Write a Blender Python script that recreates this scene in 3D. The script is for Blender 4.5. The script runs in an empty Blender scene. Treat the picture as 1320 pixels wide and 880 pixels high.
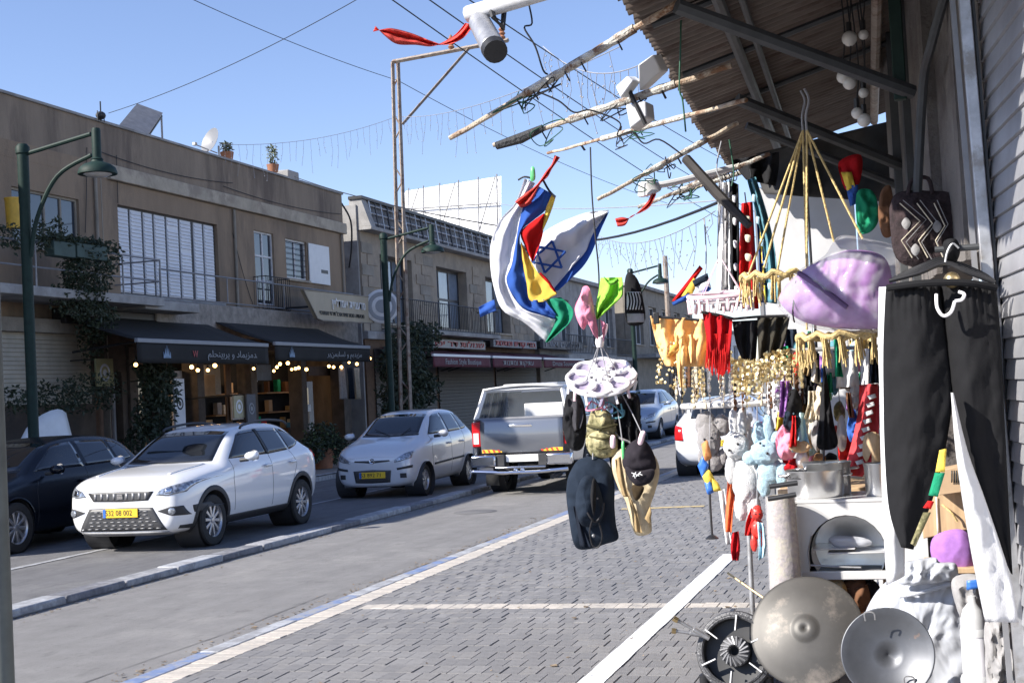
import bpy, bmesh, math, random
from mathutils import Vector, Matrix, noise
from mathutils.bvhtree import BVHTree
R = math.radians
random.seed(11)
sc = bpy.context.scene
COL = sc.collection

# ------------------------------------------------------------------ camera
CAM = Vector((0, 0, 1.72))
YAW, PITCH, ROLL = R(16.967), R(2.154), R(2.977)
FPX = 1750.0 / 1320.0                      # focal length in picture widths
fwd = Vector((-math.sin(YAW) * math.cos(PITCH), math.cos(YAW) * math.cos(PITCH), math.sin(PITCH)))
rgt0 = Vector((math.cos(YAW), math.sin(YAW), 0)); up0 = rgt0.cross(fwd)
rgt = rgt0 * math.cos(ROLL) - up0 * math.sin(ROLL)
upv = rgt0 * math.sin(ROLL) + up0 * math.cos(ROLL)
cd = bpy.data.cameras.new('camera'); cam = bpy.data.objects.new('camera', cd); COL.objects.link(cam)
cd.sensor_width = 36.0; cd.lens = 36.0 * FPX; cd.clip_start = 0.05; cd.clip_end = 4000
mw = Matrix((rgt, upv, -fwd)).transposed().to_4x4(); mw.translation = CAM
cam.matrix_world = mw
sc.camera = cam

# ------------------------------------------------------------------ sky, sun, exposure
SUN = Vector((-0.638, -0.522, 0.559)).normalized()      # towards the sun
w = bpy.data.worlds.new('World'); sc.world = w; w.use_nodes = True
nt = w.node_tree; bg = nt.nodes['Background']
sky = nt.nodes.new('ShaderNodeTexSky'); sky.sky_type = 'NISHITA'; sky.sun_disc = False
sky.sun_elevation = math.asin(SUN.z); sky.sun_rotation = math.atan2(SUN.x, SUN.y)
sky.air_density = 1.0; sky.dust_density = .25; sky.ozone_density = 2.6; sky.altitude = 900
tint = nt.nodes.new('ShaderNodeMix'); tint.data_type = 'RGBA'; tint.blend_type = 'MULTIPLY'; tint.inputs['Factor'].default_value = 1; tint.inputs['B'].default_value = (1.07, .975, 1.05, 1)
nt.links.new(sky.outputs[0], tint.inputs['A']); nt.links.new(tint.outputs['Result'], bg.inputs[0]); bg.inputs[1].default_value = 0.106
sl = bpy.data.lights.new('sun', 'SUN'); sl.energy = 4.8; sl.angle = R(0.53); sl.color = (1, .95, .87)
so = bpy.data.objects.new('sun', sl); COL.objects.link(so)
so.rotation_euler = (-SUN).to_track_quat('-Z', 'Y').to_euler(); so.location = (0, 0, 30)
vs = sc.view_settings; vs.view_transform = 'Standard'; vs.look = 'None'; vs.exposure = 0.92; vs.gamma = 1.0
vs.use_curve_mapping = False

# ------------------------------------------------------------------ measuring helpers: a line of sight and where it stands in the street
def sight(px, py):
    return fwd + rgt * ((px - 660) / 1750) - upv * ((py - 440) / 1750)
def at(px, py, Y):
    d = sight(px, py); return CAM + d * (Y / d.y)
def atx(px, py, X):
    d = sight(px, py); return CAM + d * (X / d.x)
def atz(px, py, z):
    d = sight(px, py); return CAM + d * ((z - CAM.z) / d.z)

# ------------------------------------------------------------------ materials
def lin(c):
    return tuple(((x / 255) / 12.92 if x <= 10.3 else ((x / 255 + .055) / 1.055) ** 2.4) for x in c)
MATS = {}
def mat(name, col, rough=.7, metal=0.0, var=.18, scale=6, bump=0.0, bscale=60, col2=None, mix=.5, coat=0, emit=None, estr=0, alpha=None, trans=0, spec=.5, stretch=None, sheen=0, detail=6):
    """colour with procedural variation: broad mottling, fine grain and optional second colour in patches"""
    m = bpy.data.materials.new(name); m.use_nodes = True; MATS[name] = m
    n = m.node_tree.nodes; L = m.node_tree.links; b = n['Principled BSDF']
    b.inputs['Roughness'].default_value = rough; b.inputs['Metallic'].default_value = metal
    b.inputs['Coat Weight'].default_value = coat; b.inputs['Coat Roughness'].default_value = .04
    b.inputs['Specular IOR Level'].default_value = spec
    if trans: b.inputs['Transmission Weight'].default_value = trans; b.inputs['IOR'].default_value = 1.15
    if sheen: b.inputs['Sheen Weight'].default_value = sheen
    if emit: b.inputs['Emission Color'].default_value = (*emit, 1); b.inputs['Emission Strength'].default_value = estr
    if alpha is not None: b.inputs['Alpha'].default_value = alpha
    tc = n.new('ShaderNodeTexCoord'); src = tc.outputs['Object']
    if stretch:
        mp = n.new('ShaderNodeMapping'); mp.inputs['Scale'].default_value = stretch
        L.new(src, mp.inputs[0]); src = mp.outputs[0]
    nz = n.new('ShaderNodeTexNoise'); nz.inputs['Scale'].default_value = scale; nz.inputs['Detail'].default_value = detail; nz.inputs['Roughness'].default_value = .62
    L.new(src, nz.inputs['Vector'])
    rp = n.new('ShaderNodeValToRGB'); e = rp.color_ramp.elements
    e[0].position = .32; e[1].position = .68
    lo = tuple(max(0, c * (1 - var)) for c in col); hi = tuple(min(1, c * (1 + var)) for c in col)
    e[0].color = (*lo, 1); e[1].color = (*hi, 1)
    L.new(nz.outputs[0], rp.inputs[0]); out = rp.outputs[0]
    if col2:
        n2 = n.new('ShaderNodeTexNoise'); n2.inputs['Scale'].default_value = scale * .45; n2.inputs['Detail'].default_value = 8; n2.inputs['Roughness'].default_value = .7
        L.new(src, n2.inputs['Vector'])
        r2 = n.new('ShaderNodeValToRGB'); r2.color_ramp.elements[0].position = .62 - mix * .3; r2.color_ramp.elements[1].position = .70 - mix * .2
        L.new(n2.outputs[0], r2.inputs[0])
        mx = n.new('ShaderNodeMix'); mx.data_type = 'RGBA'; L.new(r2.outputs[0], mx.inputs['Factor'])
        L.new(out, mx.inputs['A']); mx.inputs['B'].default_value = (*col2, 1); out = mx.outputs['Result']
    L.new(out, b.inputs['Base Color'])
    if bump:
        n3 = n.new('ShaderNodeTexNoise'); n3.inputs['Scale'].default_value = bscale; n3.inputs['Detail'].default_value = 5
        L.new(src, n3.inputs['Vector'])
        bp = n.new('ShaderNodeBump'); bp.inputs['Strength'].default_value = bump; bp.inputs['Distance'].default_value = .02
        L.new(n3.outputs[0], bp.inputs['Height']); L.new(bp.outputs[0], b.inputs['Normal'])
    return m

# ------------------------------------------------------------------ mesh helpers
ORG = {}
class MB:
    def __init__(s): s.v = []; s.f = []
    def add(s, vs, fs):
        o = len(s.v); s.v += [Vector(p) for p in vs]; s.f += [tuple(i + o for i in f) for f in fs]; return s
    def bb(s, a, b):
        x0, y0, z0 = (min(a[i], b[i]) for i in range(3)); x1, y1, z1 = (max(a[i], b[i]) for i in range(3))
        return s.add([(x0,y0,z0),(x1,y0,z0),(x1,y1,z0),(x0,y1,z0),(x0,y0,z1),(x1,y0,z1),(x1,y1,z1),(x0,y1,z1)],
                     [(3,2,1,0),(4,5,6,7),(0,1,5,4),(1,2,6,5),(2,3,7,6),(3,0,4,7)])
    def box(s, c, d, rot=None):
        m = MB().bb([-x / 2 for x in d], [x / 2 for x in d])
        if rot is not None: m.v = [rot @ p for p in m.v]
        return s.add([p + Vector(c) for p in m.v], m.f)
    def tube(s, pts, r, n=8, cap=True):
        pts = [Vector(p) for p in pts]; k = len(pts); rs = r if isinstance(r, (list, tuple)) else [r] * k
        o = len(s.v); prev = None
        for i, p in enumerate(pts):
            t = (pts[min(i + 1, k - 1)] - pts[max(i - 1, 0)]).normalized()
            if prev is None:
                a = Vector((0, 0, 1)) if abs(t.z) < .9 else Vector((1, 0, 0)); u = t.cross(a).normalized()
            else:
                u = (prev - t * prev.dot(t)); u = u.normalized() if u.length > 1e-6 else t.orthogonal().normalized()
            prev = u; q = t.cross(u)
            for j in range(n):
                a = 2 * math.pi * j / n; s.v.append(p + (u * math.cos(a) + q * math.sin(a)) * rs[i])
        for i in range(k - 1):
            for j in range(n):
                a, b2 = o + i * n + j, o + i * n + (j + 1) % n; s.f.append((a, b2, b2 + n, a + n))
        if cap: s.f.append(tuple(o + j for j in reversed(range(n)))); s.f.append(tuple(o + (k - 1) * n + j for j in range(n)))
        return s
    def cyl(s, p0, p1, r0, r1=None, n=12): return s.tube([p0, p1], [r0, r0 if r1 is None else r1], n)
    def lathe(s, prof, n=24, org=(0,0,0), axis=(0,0,1)):
        q = Vector((0, 0, 1)).rotation_difference(Vector(axis)); o = len(s.v); k = len(prof)
        for r, z in prof:
            for j in range(n):
                a = 2 * math.pi * j / n; s.v.append(q @ Vector((max(r, 1e-4) * math.cos(a), max(r, 1e-4) * math.sin(a), z)) + Vector(org))
        for i in range(k - 1):
            for j in range(n):
                a, b2 = o + i * n + j, o + i * n + (j + 1) % n; s.f.append((a, b2, b2 + n, a + n))
        return s
    def grid(s, nu, nv, fn):
        o = len(s.v)
        for j in range(nv + 1):
            for i in range(nu + 1): s.v.append(Vector(fn(i / nu, j / nv)))
        for j in range(nv):
            for i in range(nu):
                a = o + j * (nu + 1) + i; s.f.append((a, a + 1, a + nu + 2, a + nu + 1))
        return s
    def prism(s, poly, vec):
        vec = Vector(vec); k = len(poly); o = len(s.v); s.v += [Vector(p) for p in poly] + [Vector(p) + vec for p in poly]
        s.f.append(tuple(o + i for i in reversed(range(k)))); s.f.append(tuple(o + k + i for i in range(k)))
        for i in range(k): s.f.append((o + i, o + (i + 1) % k, o + k + (i + 1) % k, o + k + i))
        return s
    def sphere(s, c, r, nu=12, nv=8, sc_=(1,1,1)):
        c = Vector(c); pr = []
        for i in range(nv + 1):
            a = math.pi * i / nv - math.pi / 2; pr.append((r * math.cos(a), r * math.sin(a)))
        m = MB().lathe(pr, nu); return s.add([Vector((p.x * sc_[0], p.y * sc_[1], p.z * sc_[2])) + c for p in m.v], m.f)
    def build(s, name, m, par=None, smooth=True, th=0, bev=0, sub=0, ang=38, off=0, fix=False):
        v = s.v
        me = bpy.data.meshes.new(name)
        if par is not None:
            org = ORG[par]
        else:
            xs = [p.x for p in v]; ys = [p.y for p in v]; org = Vector(((min(xs) + max(xs)) / 2, (min(ys) + max(ys)) / 2, min(p.z for p in v)))
        me.from_pydata([p - org for p in v], [], s.f)
        if fix:
            bm = bmesh.new(); bm.from_mesh(me); bmesh.ops.remove_doubles(bm, verts=bm.verts, dist=1e-4); bmesh.ops.recalc_face_normals(bm, faces=bm.faces); bm.to_mesh(me); bm.free()
        me.materials.append(m)
        if smooth:
            me.polygons.foreach_set('use_smooth', [True] * len(me.polygons)); me.set_sharp_from_angle(angle=R(ang))
        o = bpy.data.objects.new(name, me); COL.objects.link(o)
        if par is not None: o.parent = par
        else: o.location = org
        ORG[o] = org
        if bev:
            d = o.modifiers.new('bevel', 'BEVEL'); d.width = bev; d.segments = 2; d.limit_method = 'ANGLE'; d.angle_limit = R(40)
        if th:
            d = o.modifiers.new('thick', 'SOLIDIFY'); d.thickness = th; d.offset = off
        if sub:
            d = o.modifiers.new('sub', 'SUBSURF'); d.levels = sub; d.render_levels = sub
        return o
def thing(name, label, cat, loc=(0,0,0), rz=0, group=None, local=False):
    o = bpy.data.objects.new(name, None); COL.objects.link(o); o.location = loc; o.rotation_euler = (0, 0, rz)
    o.empty_display_size = .1
    ORG[o] = Vector((0,0,0)) if local else Vector(loc)
    return tag(o, label, cat, group)
def tag(o, label, cat=None, group=None, kind=None):
    if label: o['label'] = label
    if cat: o['category'] = cat
    if group: o['group'] = group
    if kind: o['kind'] = kind
    return o
def struct(o): o['kind'] = 'structure'; return o
def stuff(o): o['kind'] = 'stuff'; return o
def copy_tree(o, parent=None):
    c = o.copy(); COL.objects.link(c); c.parent = parent
    ORG[c] = ORG[o]
    for ch in list(o.children): copy_tree(ch, c)
    return c
def lerp(a, b, t): return a + (b - a) * t
def along(pl, n):
    """n points evenly spaced along a polyline"""
    pl = [Vector(p) for p in pl]; d = [0]
    for a, b in zip(pl, pl[1:]): d.append(d[-1] + (b - a).length)
    out = []
    for i in range(n):
        t = d[-1] * i / (n - 1); k = 0
        while k < len(d) - 2 and d[k + 1] < t: k += 1
        out.append(pl[k].lerp(pl[k + 1], (t - d[k]) / max(1e-9, d[k + 1] - d[k])))
    return out
def curve(pts, per=6):
    """smooth curve through points"""
    P = [Vector(p) for p in pts]; out = []
    for i in range(len(P) - 1):
        p0, p1, p2, p3 = P[max(i - 1, 0)], P[i], P[i + 1], P[min(i + 2, len(P) - 1)]
        for j in range(per):
            t = j / per
            out.append(.5 * ((2 * p1) + (p2 - p0) * t + (2 * p0 - 5 * p1 + 4 * p2 - p3) * t * t + (3 * p1 - p0 - 3 * p2 + p3) * t ** 3))
    return out + [P[-1]]
def sag(a, b, drop, n=16):
    a, b = Vector(a), Vector(b); return [a.lerp(b, i / n) - Vector((0, 0, drop * 4 * (i / n) * (1 - i / n))) for i in range(n + 1)]
def text_mesh(txt, size, m, par, frame, name='lettering', width=None, ext=.004, align='CENTER'):
    """flat lettering; frame = 4x4 matrix (x along the text, y up, z out of the surface), in the parent's frame"""
    c = bpy.data.curves.new(name, 'FONT'); c.body = txt; c.size = size; c.align_x = align; c.align_y = 'CENTER'; c.extrude = ext; c.resolution_u = 2
    o = bpy.data.objects.new(name, c); COL.objects.link(o)
    bpy.context.view_layer.update()
    me = bpy.data.meshes.new_from_object(o.evaluated_get(bpy.context.evaluated_depsgraph_get()))
    bpy.data.objects.remove(o); bpy.data.curves.remove(c)
    if width and len(me.vertices):
        xs = [v.co.x for v in me.vertices]; k = width / max(1e-6, max(xs) - min(xs))
        for v in me.vertices: v.co.x *= k
    me.transform(frame); me.materials.clear(); me.materials.append(m); me.name = name
    r = bpy.data.objects.new(name, me); COL.objects.link(r); r.parent = par; ORG[r] = ORG[par]
    return r
def frame(o, x, y, par=None):
    x = Vector(x).normalized(); y = Vector(y); y = (y - x * y.dot(x)).normalized(); z = x.cross(y)
    f = Matrix((x, y, z)).transposed().to_4x4(); f.translation = Vector(o) - (ORG[par] if par else Vector((0,0,0))); return f
# ------------------------------------------------------------------ palette
asphalt = None
asphalt_l = None
def ground_mat(name, base, dark, light):
    m = mat(name, base, .9, var=.10, scale=3, bump=.6, bscale=220, detail=12)
    n = m.node_tree.nodes; L = m.node_tree.links; b = n['Principled BSDF']; src = b.inputs['Base Color'].links[0].from_socket
    tc = n['Texture Coordinate']
    def layer(src, scl, st, lo, hi, col, amt):
        mp = n.new('ShaderNodeMapping'); mp.inputs['Scale'].default_value = st; L.new(tc.outputs['Object'], mp.inputs[0])
        z = n.new('ShaderNodeTexNoise'); z.inputs['Scale'].default_value = scl; z.inputs['Detail'].default_value = 9; z.inputs['Roughness'].default_value = .7; L.new(mp.outputs[0], z.inputs['Vector'])
        r = n.new('ShaderNodeMapRange'); r.inputs['From Min'].default_value = lo; r.inputs['From Max'].default_value = hi; r.inputs['To Max'].default_value = amt; L.new(z.outputs[0], r.inputs[0])
        mx = n.new('ShaderNodeMix'); mx.data_type = 'RGBA'; L.new(r.outputs[0], mx.inputs['Factor']); L.new(src, mx.inputs['A']); mx.inputs['B'].default_value = (*col, 1); return mx.outputs['Result']
    src = layer(src, 1.3, (2.2, .12, 1), .46, .72, dark, .55)      # tyre and oil streaks along the street
    src = layer(src, .7, (1, 1, 1), .52, .66, light, .6)           # worn, dusty areas
    src = layer(src, 150, (1, 1, 1), .58, .66, light, .55)         # bare stones
    src = layer(src, 210, (1, 1, 1), .60, .68, tuple(c * .4 for c in dark), .6)
    src = layer(src, 38, (1, .6, 1), .56, .70, tuple(c * .75 for c in dark), .5)
    src = layer(src, 5, (1, .5, 1), .58, .64, dark, .45)           # oil and patch stains
    L.new(src, b.inputs['Base Color']); return m
earth = mat('earth', (.2,.18,.15), .95, var=.25, scale=.3)
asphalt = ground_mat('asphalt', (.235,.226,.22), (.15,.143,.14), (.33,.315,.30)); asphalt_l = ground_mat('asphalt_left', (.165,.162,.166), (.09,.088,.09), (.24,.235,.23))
paver_bed = mat('paver_bed', (.165,.158,.155), .95, var=.25, scale=20)
pavers = [mat('paver_grey_%d' % i, c, .86, var=.14, scale=9, bump=.35, bscale=120, col2=tuple(k * .8 for k in c), mix=.25) for i, c in enumerate([(.212,.206,.206),(.235,.228,.226),(.194,.189,.19),(.222,.214,.21)])]
cream_pav = [mat('paver_cream_%d' % i, c, .86, var=.14, scale=12, bump=.3, bscale=120, col2=(.3,.28,.26), mix=.2) for i, c in enumerate([(.46,.42,.37),(.52,.47,.41)])]
kerb_blue = mat('kerb_blue', (.16,.22,.38), .75, var=.2, scale=14, col2=(.30,.30,.31), mix=.6, bump=.3)
kerb_white = mat('kerb_white', (.40,.41,.43), .75, var=.15, scale=14, col2=(.27,.27,.28), mix=.6, bump=.3)
kerb_grey = mat('kerb_grey', (.33,.33,.34), .85, var=.2, scale=10, col2=(.2,.2,.21), mix=.4, bump=.4)
kerb_dark = mat('kerb_dark', (.16,.16,.175), .85, var=.3, scale=10, col2=(.26,.26,.27), mix=.3, bump=.4)
road_white = mat('road_white', (.74,.74,.75), .8, var=.08, scale=30, col2=(.3,.3,.31), mix=.22, bump=.2)
road_yellow = mat('road_yellow', (.55,.42,.2), .8, var=.15, scale=20, col2=(.2,.19,.18), mix=.4)
sidewalk = mat('sidewalk', (.24,.22,.2), .9, var=.2, scale=5, bump=.3)
stucco = mat('stucco', (.29,.212,.145), .92, var=.14, scale=1.4, bump=.5, bscale=90, col2=(.20,.15,.108), mix=.45, detail=12, stretch=(1,1,.3))
stucco2 = mat('stucco_parapet', (.27,.21,.155), .92, var=.18, scale=1.8, bump=.5, bscale=70, col2=(.15,.115,.09), mix=.5, stretch=(1,1,.2), detail=12)
band = mat('band', (.42,.36,.28), .9, var=.15, scale=3, bump=.3, col2=(.3,.25,.2), mix=.4)
stone = mat('stone', (.33,.275,.215), .9, var=.18, scale=2.2, bump=.5, bscale=30, col2=(.26,.22,.18), mix=.4)
stone_d = mat('stone_dark', (.27,.24,.2), .9, var=.2, scale=2.2, bump=.5, bscale=30)
rough_stone = mat('rough_stone', (.26,.235,.21), .95, var=.3, scale=5, bump=.9, bscale=14)
concrete = mat('concrete', (.33,.32,.31), .9, var=.2, scale=2, bump=.4, col2=(.24,.23,.22), mix=.4)
roofgrey = mat('roof_grey', (.2,.2,.2), .9, var=.2)
white_pnt = mat('white_paint', (.72,.72,.72), .5, var=.05, scale=5)
white_dirty = mat('white_dirty', (.62,.62,.63), .6, var=.1, scale=4, col2=(.45,.44,.42), mix=.3)
shutter_w = mat('shutter_white', (.70,.71,.74), .5, var=.05, scale=3)
shutter_beige = mat('shutter_beige', (.42,.38,.31), .6, var=.12, scale=4)
darkframe = mat('dark_frame', (.035,.035,.04), .5, var=.2)
greenmetal = mat('green_metal', (.012,.03,.025), .6, var=.2, scale=12, spec=.25)
blackmetal = mat('black_metal', (.02,.02,.022), .5, var=.2)
greymetal = mat('grey_metal', (.25,.25,.26), .5, metal=.4, var=.15)
galv = mat('galvanised', (.45,.45,.46), .45, metal=.7, var=.2, scale=14, col2=(.3,.28,.26), mix=.3)
weathered = mat('weathered_steel', (.30,.25,.21), .7, metal=.2, var=.25, scale=10, col2=(.16,.09,.06), mix=.35)
def glassmat(name, col, rough=.04): return mat(name, col, rough, var=.1, scale=2, spec=.8)
shopglass = glassmat('shop_glass', (.02,.022,.026))
winglass = glassmat('window_glass', (.035,.045,.06))
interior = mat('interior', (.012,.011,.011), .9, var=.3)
interior_w = mat('interior_warm', (.10,.055,.03), .8, var=.3)
interior_b = mat('interior_brown', (.16,.09,.055), .7, var=.25)
awnblack = mat('awning_black', (.012,.011,.011), .85, var=.2, scale=3)
awnmaroon = mat('awning_maroon', (.10,.014,.028), .8, var=.2, scale=4)
letter_w = mat('letter_white', (.75,.75,.75), .5, var=.02)
letter_g = mat('letter_grey', (.26,.27,.29), .6, var=.05)
letter_r = mat('letter_red', (.35,.03,.04), .5, var=.1)
letter_d = mat('letter_dark', (.03,.03,.03), .5, var=.02)
signtan = mat('sign_tan', (.40,.34,.245), .6, var=.08, scale=2)
bulbglow = mat('bulb_glow', (1,.8,.5), .3, var=0, emit=(1,.55,.18), estr=5)
leaf_d = mat('leaf_dark', (.022,.034,.015), .6, var=.45, scale=4)
leaf_m = mat('leaf_mid', (.06,.09,.03), .6, var=.45, scale=4)
leaf_g = mat('leaf_grey', (.13,.15,.09), .7, var=.35, scale=5)
flower = mat('flower', (.6,.2,.25), .6, var=.3)
bark = mat('bark', (.10,.075,.055), .95, var=.3, scale=14, bump=.7)
terracotta = mat('terracotta', (.3,.13,.07), .8, var=.2)
wood = mat('wood', (.36,.21,.10), .65, var=.3, scale=3, stretch=(1,1,8))
wood_l = mat('wood_light', (.55,.38,.22), .65, var=.2, scale=3, stretch=(9,9,1))
rust = mat('rusty_pipe', (.50,.41,.31), .75, var=.25, scale=16, col2=(.20,.10,.05), mix=.45, bump=.7, bscale=90, detail=12)
rust2 = mat('peeling_pipe', (.56,.54,.48), .7, var=.2, scale=26, col2=(.17,.09,.05), mix=.5, bump=.8, bscale=90, detail=12)
tin = mat('roof_tin', (.125,.10,.085), .8, var=.25, scale=3, col2=(.075,.05,.04), mix=.4, stretch=(1,3,1), detail=10)
darkpipe = mat('dark_pipe', (.055,.058,.062), .6, var=.25, scale=8)
shutter_s = mat('steel_shutter', (.36,.36,.38), .42, metal=.35, var=.15, scale=4, col2=(.3,.3,.32), mix=.3)
plaster = mat('plaster_dirty', (.17,.155,.145), .9, var=.25, scale=2.5, col2=(.10,.085,.08), mix=.45, bump=.4, detail=10)
wire = mat('wire_black', (.012,.012,.015), .6, var=.1)
wire_g = mat('wire_green', (.02,.09,.05), .6, var=.1)
wire_l = mat('wire_light', (.3,.3,.32), .6, var=.1)
def flagcloth(name, c, amt=.35, var=.10):
    m = mat(name, c, 1.0, var=var, scale=10, bump=.12, bscale=300, spec=.08)
    n = m.node_tree.nodes; L = m.node_tree.links; b = n['Principled BSDF']; out = n['Material Output']
    tr = n.new('ShaderNodeBsdfTranslucent'); mx = n.new('ShaderNodeMixShader'); mx.inputs[0].default_value = amt
    L.new(b.inputs['Base Color'].links[0].from_socket, tr.inputs[0]); L.new(b.outputs[0], mx.inputs[1]); L.new(tr.outputs[0], mx.inputs[2]); L.new(mx.outputs[0], out.inputs[0]); return m
red_rib = flagcloth('ribbon_red', (.72,.11,.09), .4, .3)
f_white = flagcloth('flag_white', (.74,.74,.77), .3, .04); f_blue = flagcloth('flag_blue', (.05,.13,.45)); f_red = flagcloth('flag_red', (.58,.02,.02)); f_yellow = flagcloth('flag_yellow', (.85,.62,.12)); f_green = flagcloth('flag_green', (.03,.30,.17))
def cloth(name, c, var=.16, **k): return mat(name, c, .95, var=var, scale=14, bump=.3, bscale=260, spec=.15, **k)
c_white = cloth('cloth_white', (.70,.70,.71), .04); c_blue = cloth('cloth_blue', (.05,.13,.45)); c_red = cloth('cloth_red', (.55,.02,.02))
c_yellow = cloth('cloth_yellow', (.85,.62,.10)); c_green = cloth('cloth_green', (.02,.27,.14)); c_lime = cloth('cloth_lime', (.30,.68,.08))
c_pink = cloth('cloth_pink', (.80,.30,.42)); c_orange = cloth('cloth_orange', (.92,.56,.24)); c_black = cloth('cloth_black', (.018,.018,.02))
c_navy = cloth('cloth_navy', (.017,.025,.04)); c_beige = cloth('cloth_beige', (.60,.50,.34)); c_tan = cloth('cloth_tan', (.38,.27,.14))
c_dred = cloth('cloth_dark_red', (.38,.01,.015)); c_purple = cloth('cloth_purple', (.44,.22,.52)); c_violet = cloth('cloth_violet', (.38,.18,.5))
c_grey = cloth('cloth_grey', (.32,.31,.31)); c_teal = cloth('cloth_teal', (.12,.28,.34)); c_sky = cloth('cloth_sky', (.45,.68,.80)); c_brown = cloth('cloth_brown', (.16,.08,.045))
c_cream = cloth('cloth_cream', (.70,.62,.48)); c_mint = cloth('cloth_mint', (.55,.78,.70)); c_trouser = mat('cloth_trouser', (.012,.012,.0135), .9, var=.1, scale=14, bump=.1, bscale=220, spec=.2)
c_camo = mat('cloth_camo', (.14,.13,.06), .9, var=.5, scale=30, col2=(.42,.37,.2), mix=.6, bump=.3)
fur_w = mat('plush_white', (.74,.74,.75), .95, var=.05, scale=40, bump=.8, bscale=180, sheen=.4)
fur_b = mat('plush_blue', (.45,.66,.78), .95, var=.1, scale=40, bump=.8, bscale=180, sheen=.4)
fur_g = mat('plush_grey', (.35,.33,.33), .95, var=.1, scale=40, bump=.8, bscale=180, sheen=.4)
gold = mat('gold_coin', (.85,.68,.36), .35, metal=.7, var=.2)
rope_y = mat('rope_yellow', (.62,.46,.20), .8, var=.25, scale=60, bump=.5)
alu = mat('aluminium', (.66,.66,.66), .3, metal=.95, var=.08, scale=6, bump=.06, bscale=30)
alu_d = mat('aluminium_spun', (.085,.08,.074), .5, metal=.35, var=.14, scale=5, col2=(.22,.19,.165), mix=.3)
steel_b = mat('blue_steel', (.09,.094,.105), .42, metal=.5, var=.2, scale=5, col2=(.35,.2,.12), mix=.15)
castiron = mat('cast_iron', (.085,.085,.09), .5, metal=.5, var=.25, scale=30, bump=.4)
brass = mat('brass', (.55,.42,.22), .35, metal=.9, var=.15)
enamel = mat('white_enamel', (.60,.60,.60), .25, var=.04, scale=5)
plas_w = mat('plastic_white', (.82,.80,.82), .35, var=.04)
plas_pk = mat('plastic_pink', (.85,.62,.68), .35, var=.06)
plas_bag = mat('clear_plastic', (.88,.89,.92), .10, var=.05, alpha=.22, spec=1.0)
plas_sheet = mat('milky_plastic', (.52,.54,.59), .24, var=.08, scale=5, alpha=.9, spec=.7)
plas_b = mat('plastic_black', (.02,.02,.022), .4, var=.1)
plas_r = mat('plastic_red', (.6,.04,.03), .4, var=.1); plas_g = mat('plastic_green', (.10,.45,.16), .4, var=.1); plas_bl = mat('plastic_blue', (.04,.16,.55), .4, var=.1)
rug = mat('rug_pale', (.33,.27,.26), .95, var=.3, scale=30, col2=(.44,.38,.28), mix=.5, bump=.4)
carpet = mat('carpet', (.032,.02,.022), .95, var=.5, scale=22, bump=.4)
globe = mat('globe_glass', (.6,.58,.55), .2, var=.1, spec=.6)
cardboard = mat('cardboard', (.48,.33,.2), .85, var=.15, scale=4)
# cars
def paint(name, c, metal=.0): return mat(name, c, .28, metal=metal, var=.015, scale=2, coat=1.0)
p_white = paint('paint_white', (.78,.78,.79)); p_silver = paint('paint_silver', (.52,.53,.56), .35); p_black = mat('paint_black', (.004,.006,.012), .25, var=.02, scale=2, spec=.4)
p_grey = paint('paint_grey', (.20,.21,.235), .5); p_silver_shade = paint('paint_silver_shade', (.36,.42,.52), .3); p_pale = paint('paint_pale', (.66,.67,.69), .2)  # utility car is silver-white; its blue-grey shade is put into the paint
carglass = mat('car_glass', (.012,.014,.018), .03, var=.05, spec=.9)
tyre = mat('tyre', (.022,.022,.023), .85, var=.15, scale=20, bump=.2)
rimsilver = mat('rim_silver', (.55,.55,.57), .3, metal=.8, var=.06)
cladding = mat('cladding', (.03,.03,.033), .6, var=.1)
mesh_b = mat('grille_black', (.05,.05,.053), .45, var=.2, scale=60)
lampglass = mat('lamp_glass', (.36,.38,.42), .06, metal=.6, var=.75, scale=26)
tail_r = mat('tail_red', (.55,.012,.015), .15, var=.1); tail_w = mat('tail_clear', (.75,.72,.72), .15, var=.1)
plate_y = mat('plate_yellow', (.80,.52,.03), .5, var=.04); plate_w = mat('plate_white', (.82,.82,.80), .5, var=.04)
chrome = mat('chrome', (.7,.7,.72), .12, metal=1.0, var=.05)
refl_y = mat('reflector_yellow', (.85,.55,.05), .4, var=.05); refl_r = mat('reflector_red', (.7,.06,.03), .4, var=.05)
# ================================================================== THE GROUND
def sheet(name, x0, x1, y0, y1, z, m, n=1):
    return struct(MB().bb((x0, y0, z - .02), (x1, y1, z)).build(name, m, smooth=False))
sheet('ground', -600, 600, -400, 900, -.16, earth)
sheet('road', -7.9, -5.05, -20, 160, -.03, asphalt)
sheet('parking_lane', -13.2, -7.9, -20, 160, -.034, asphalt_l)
walk = sheet('left_pavement', -18, -13.2, -20, 160, .09, sidewalk)
pav = sheet('pavement', -5.05, 14, -12, 70, -.0055, paver_bed)
pave_near = MB().bb((-4.7, -12, -.03), (14, 7.55, -.001)).build('paved_apron', pavers[0], pav, smooth=False)
ORG[pav] = Vector(pav.location)
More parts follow.
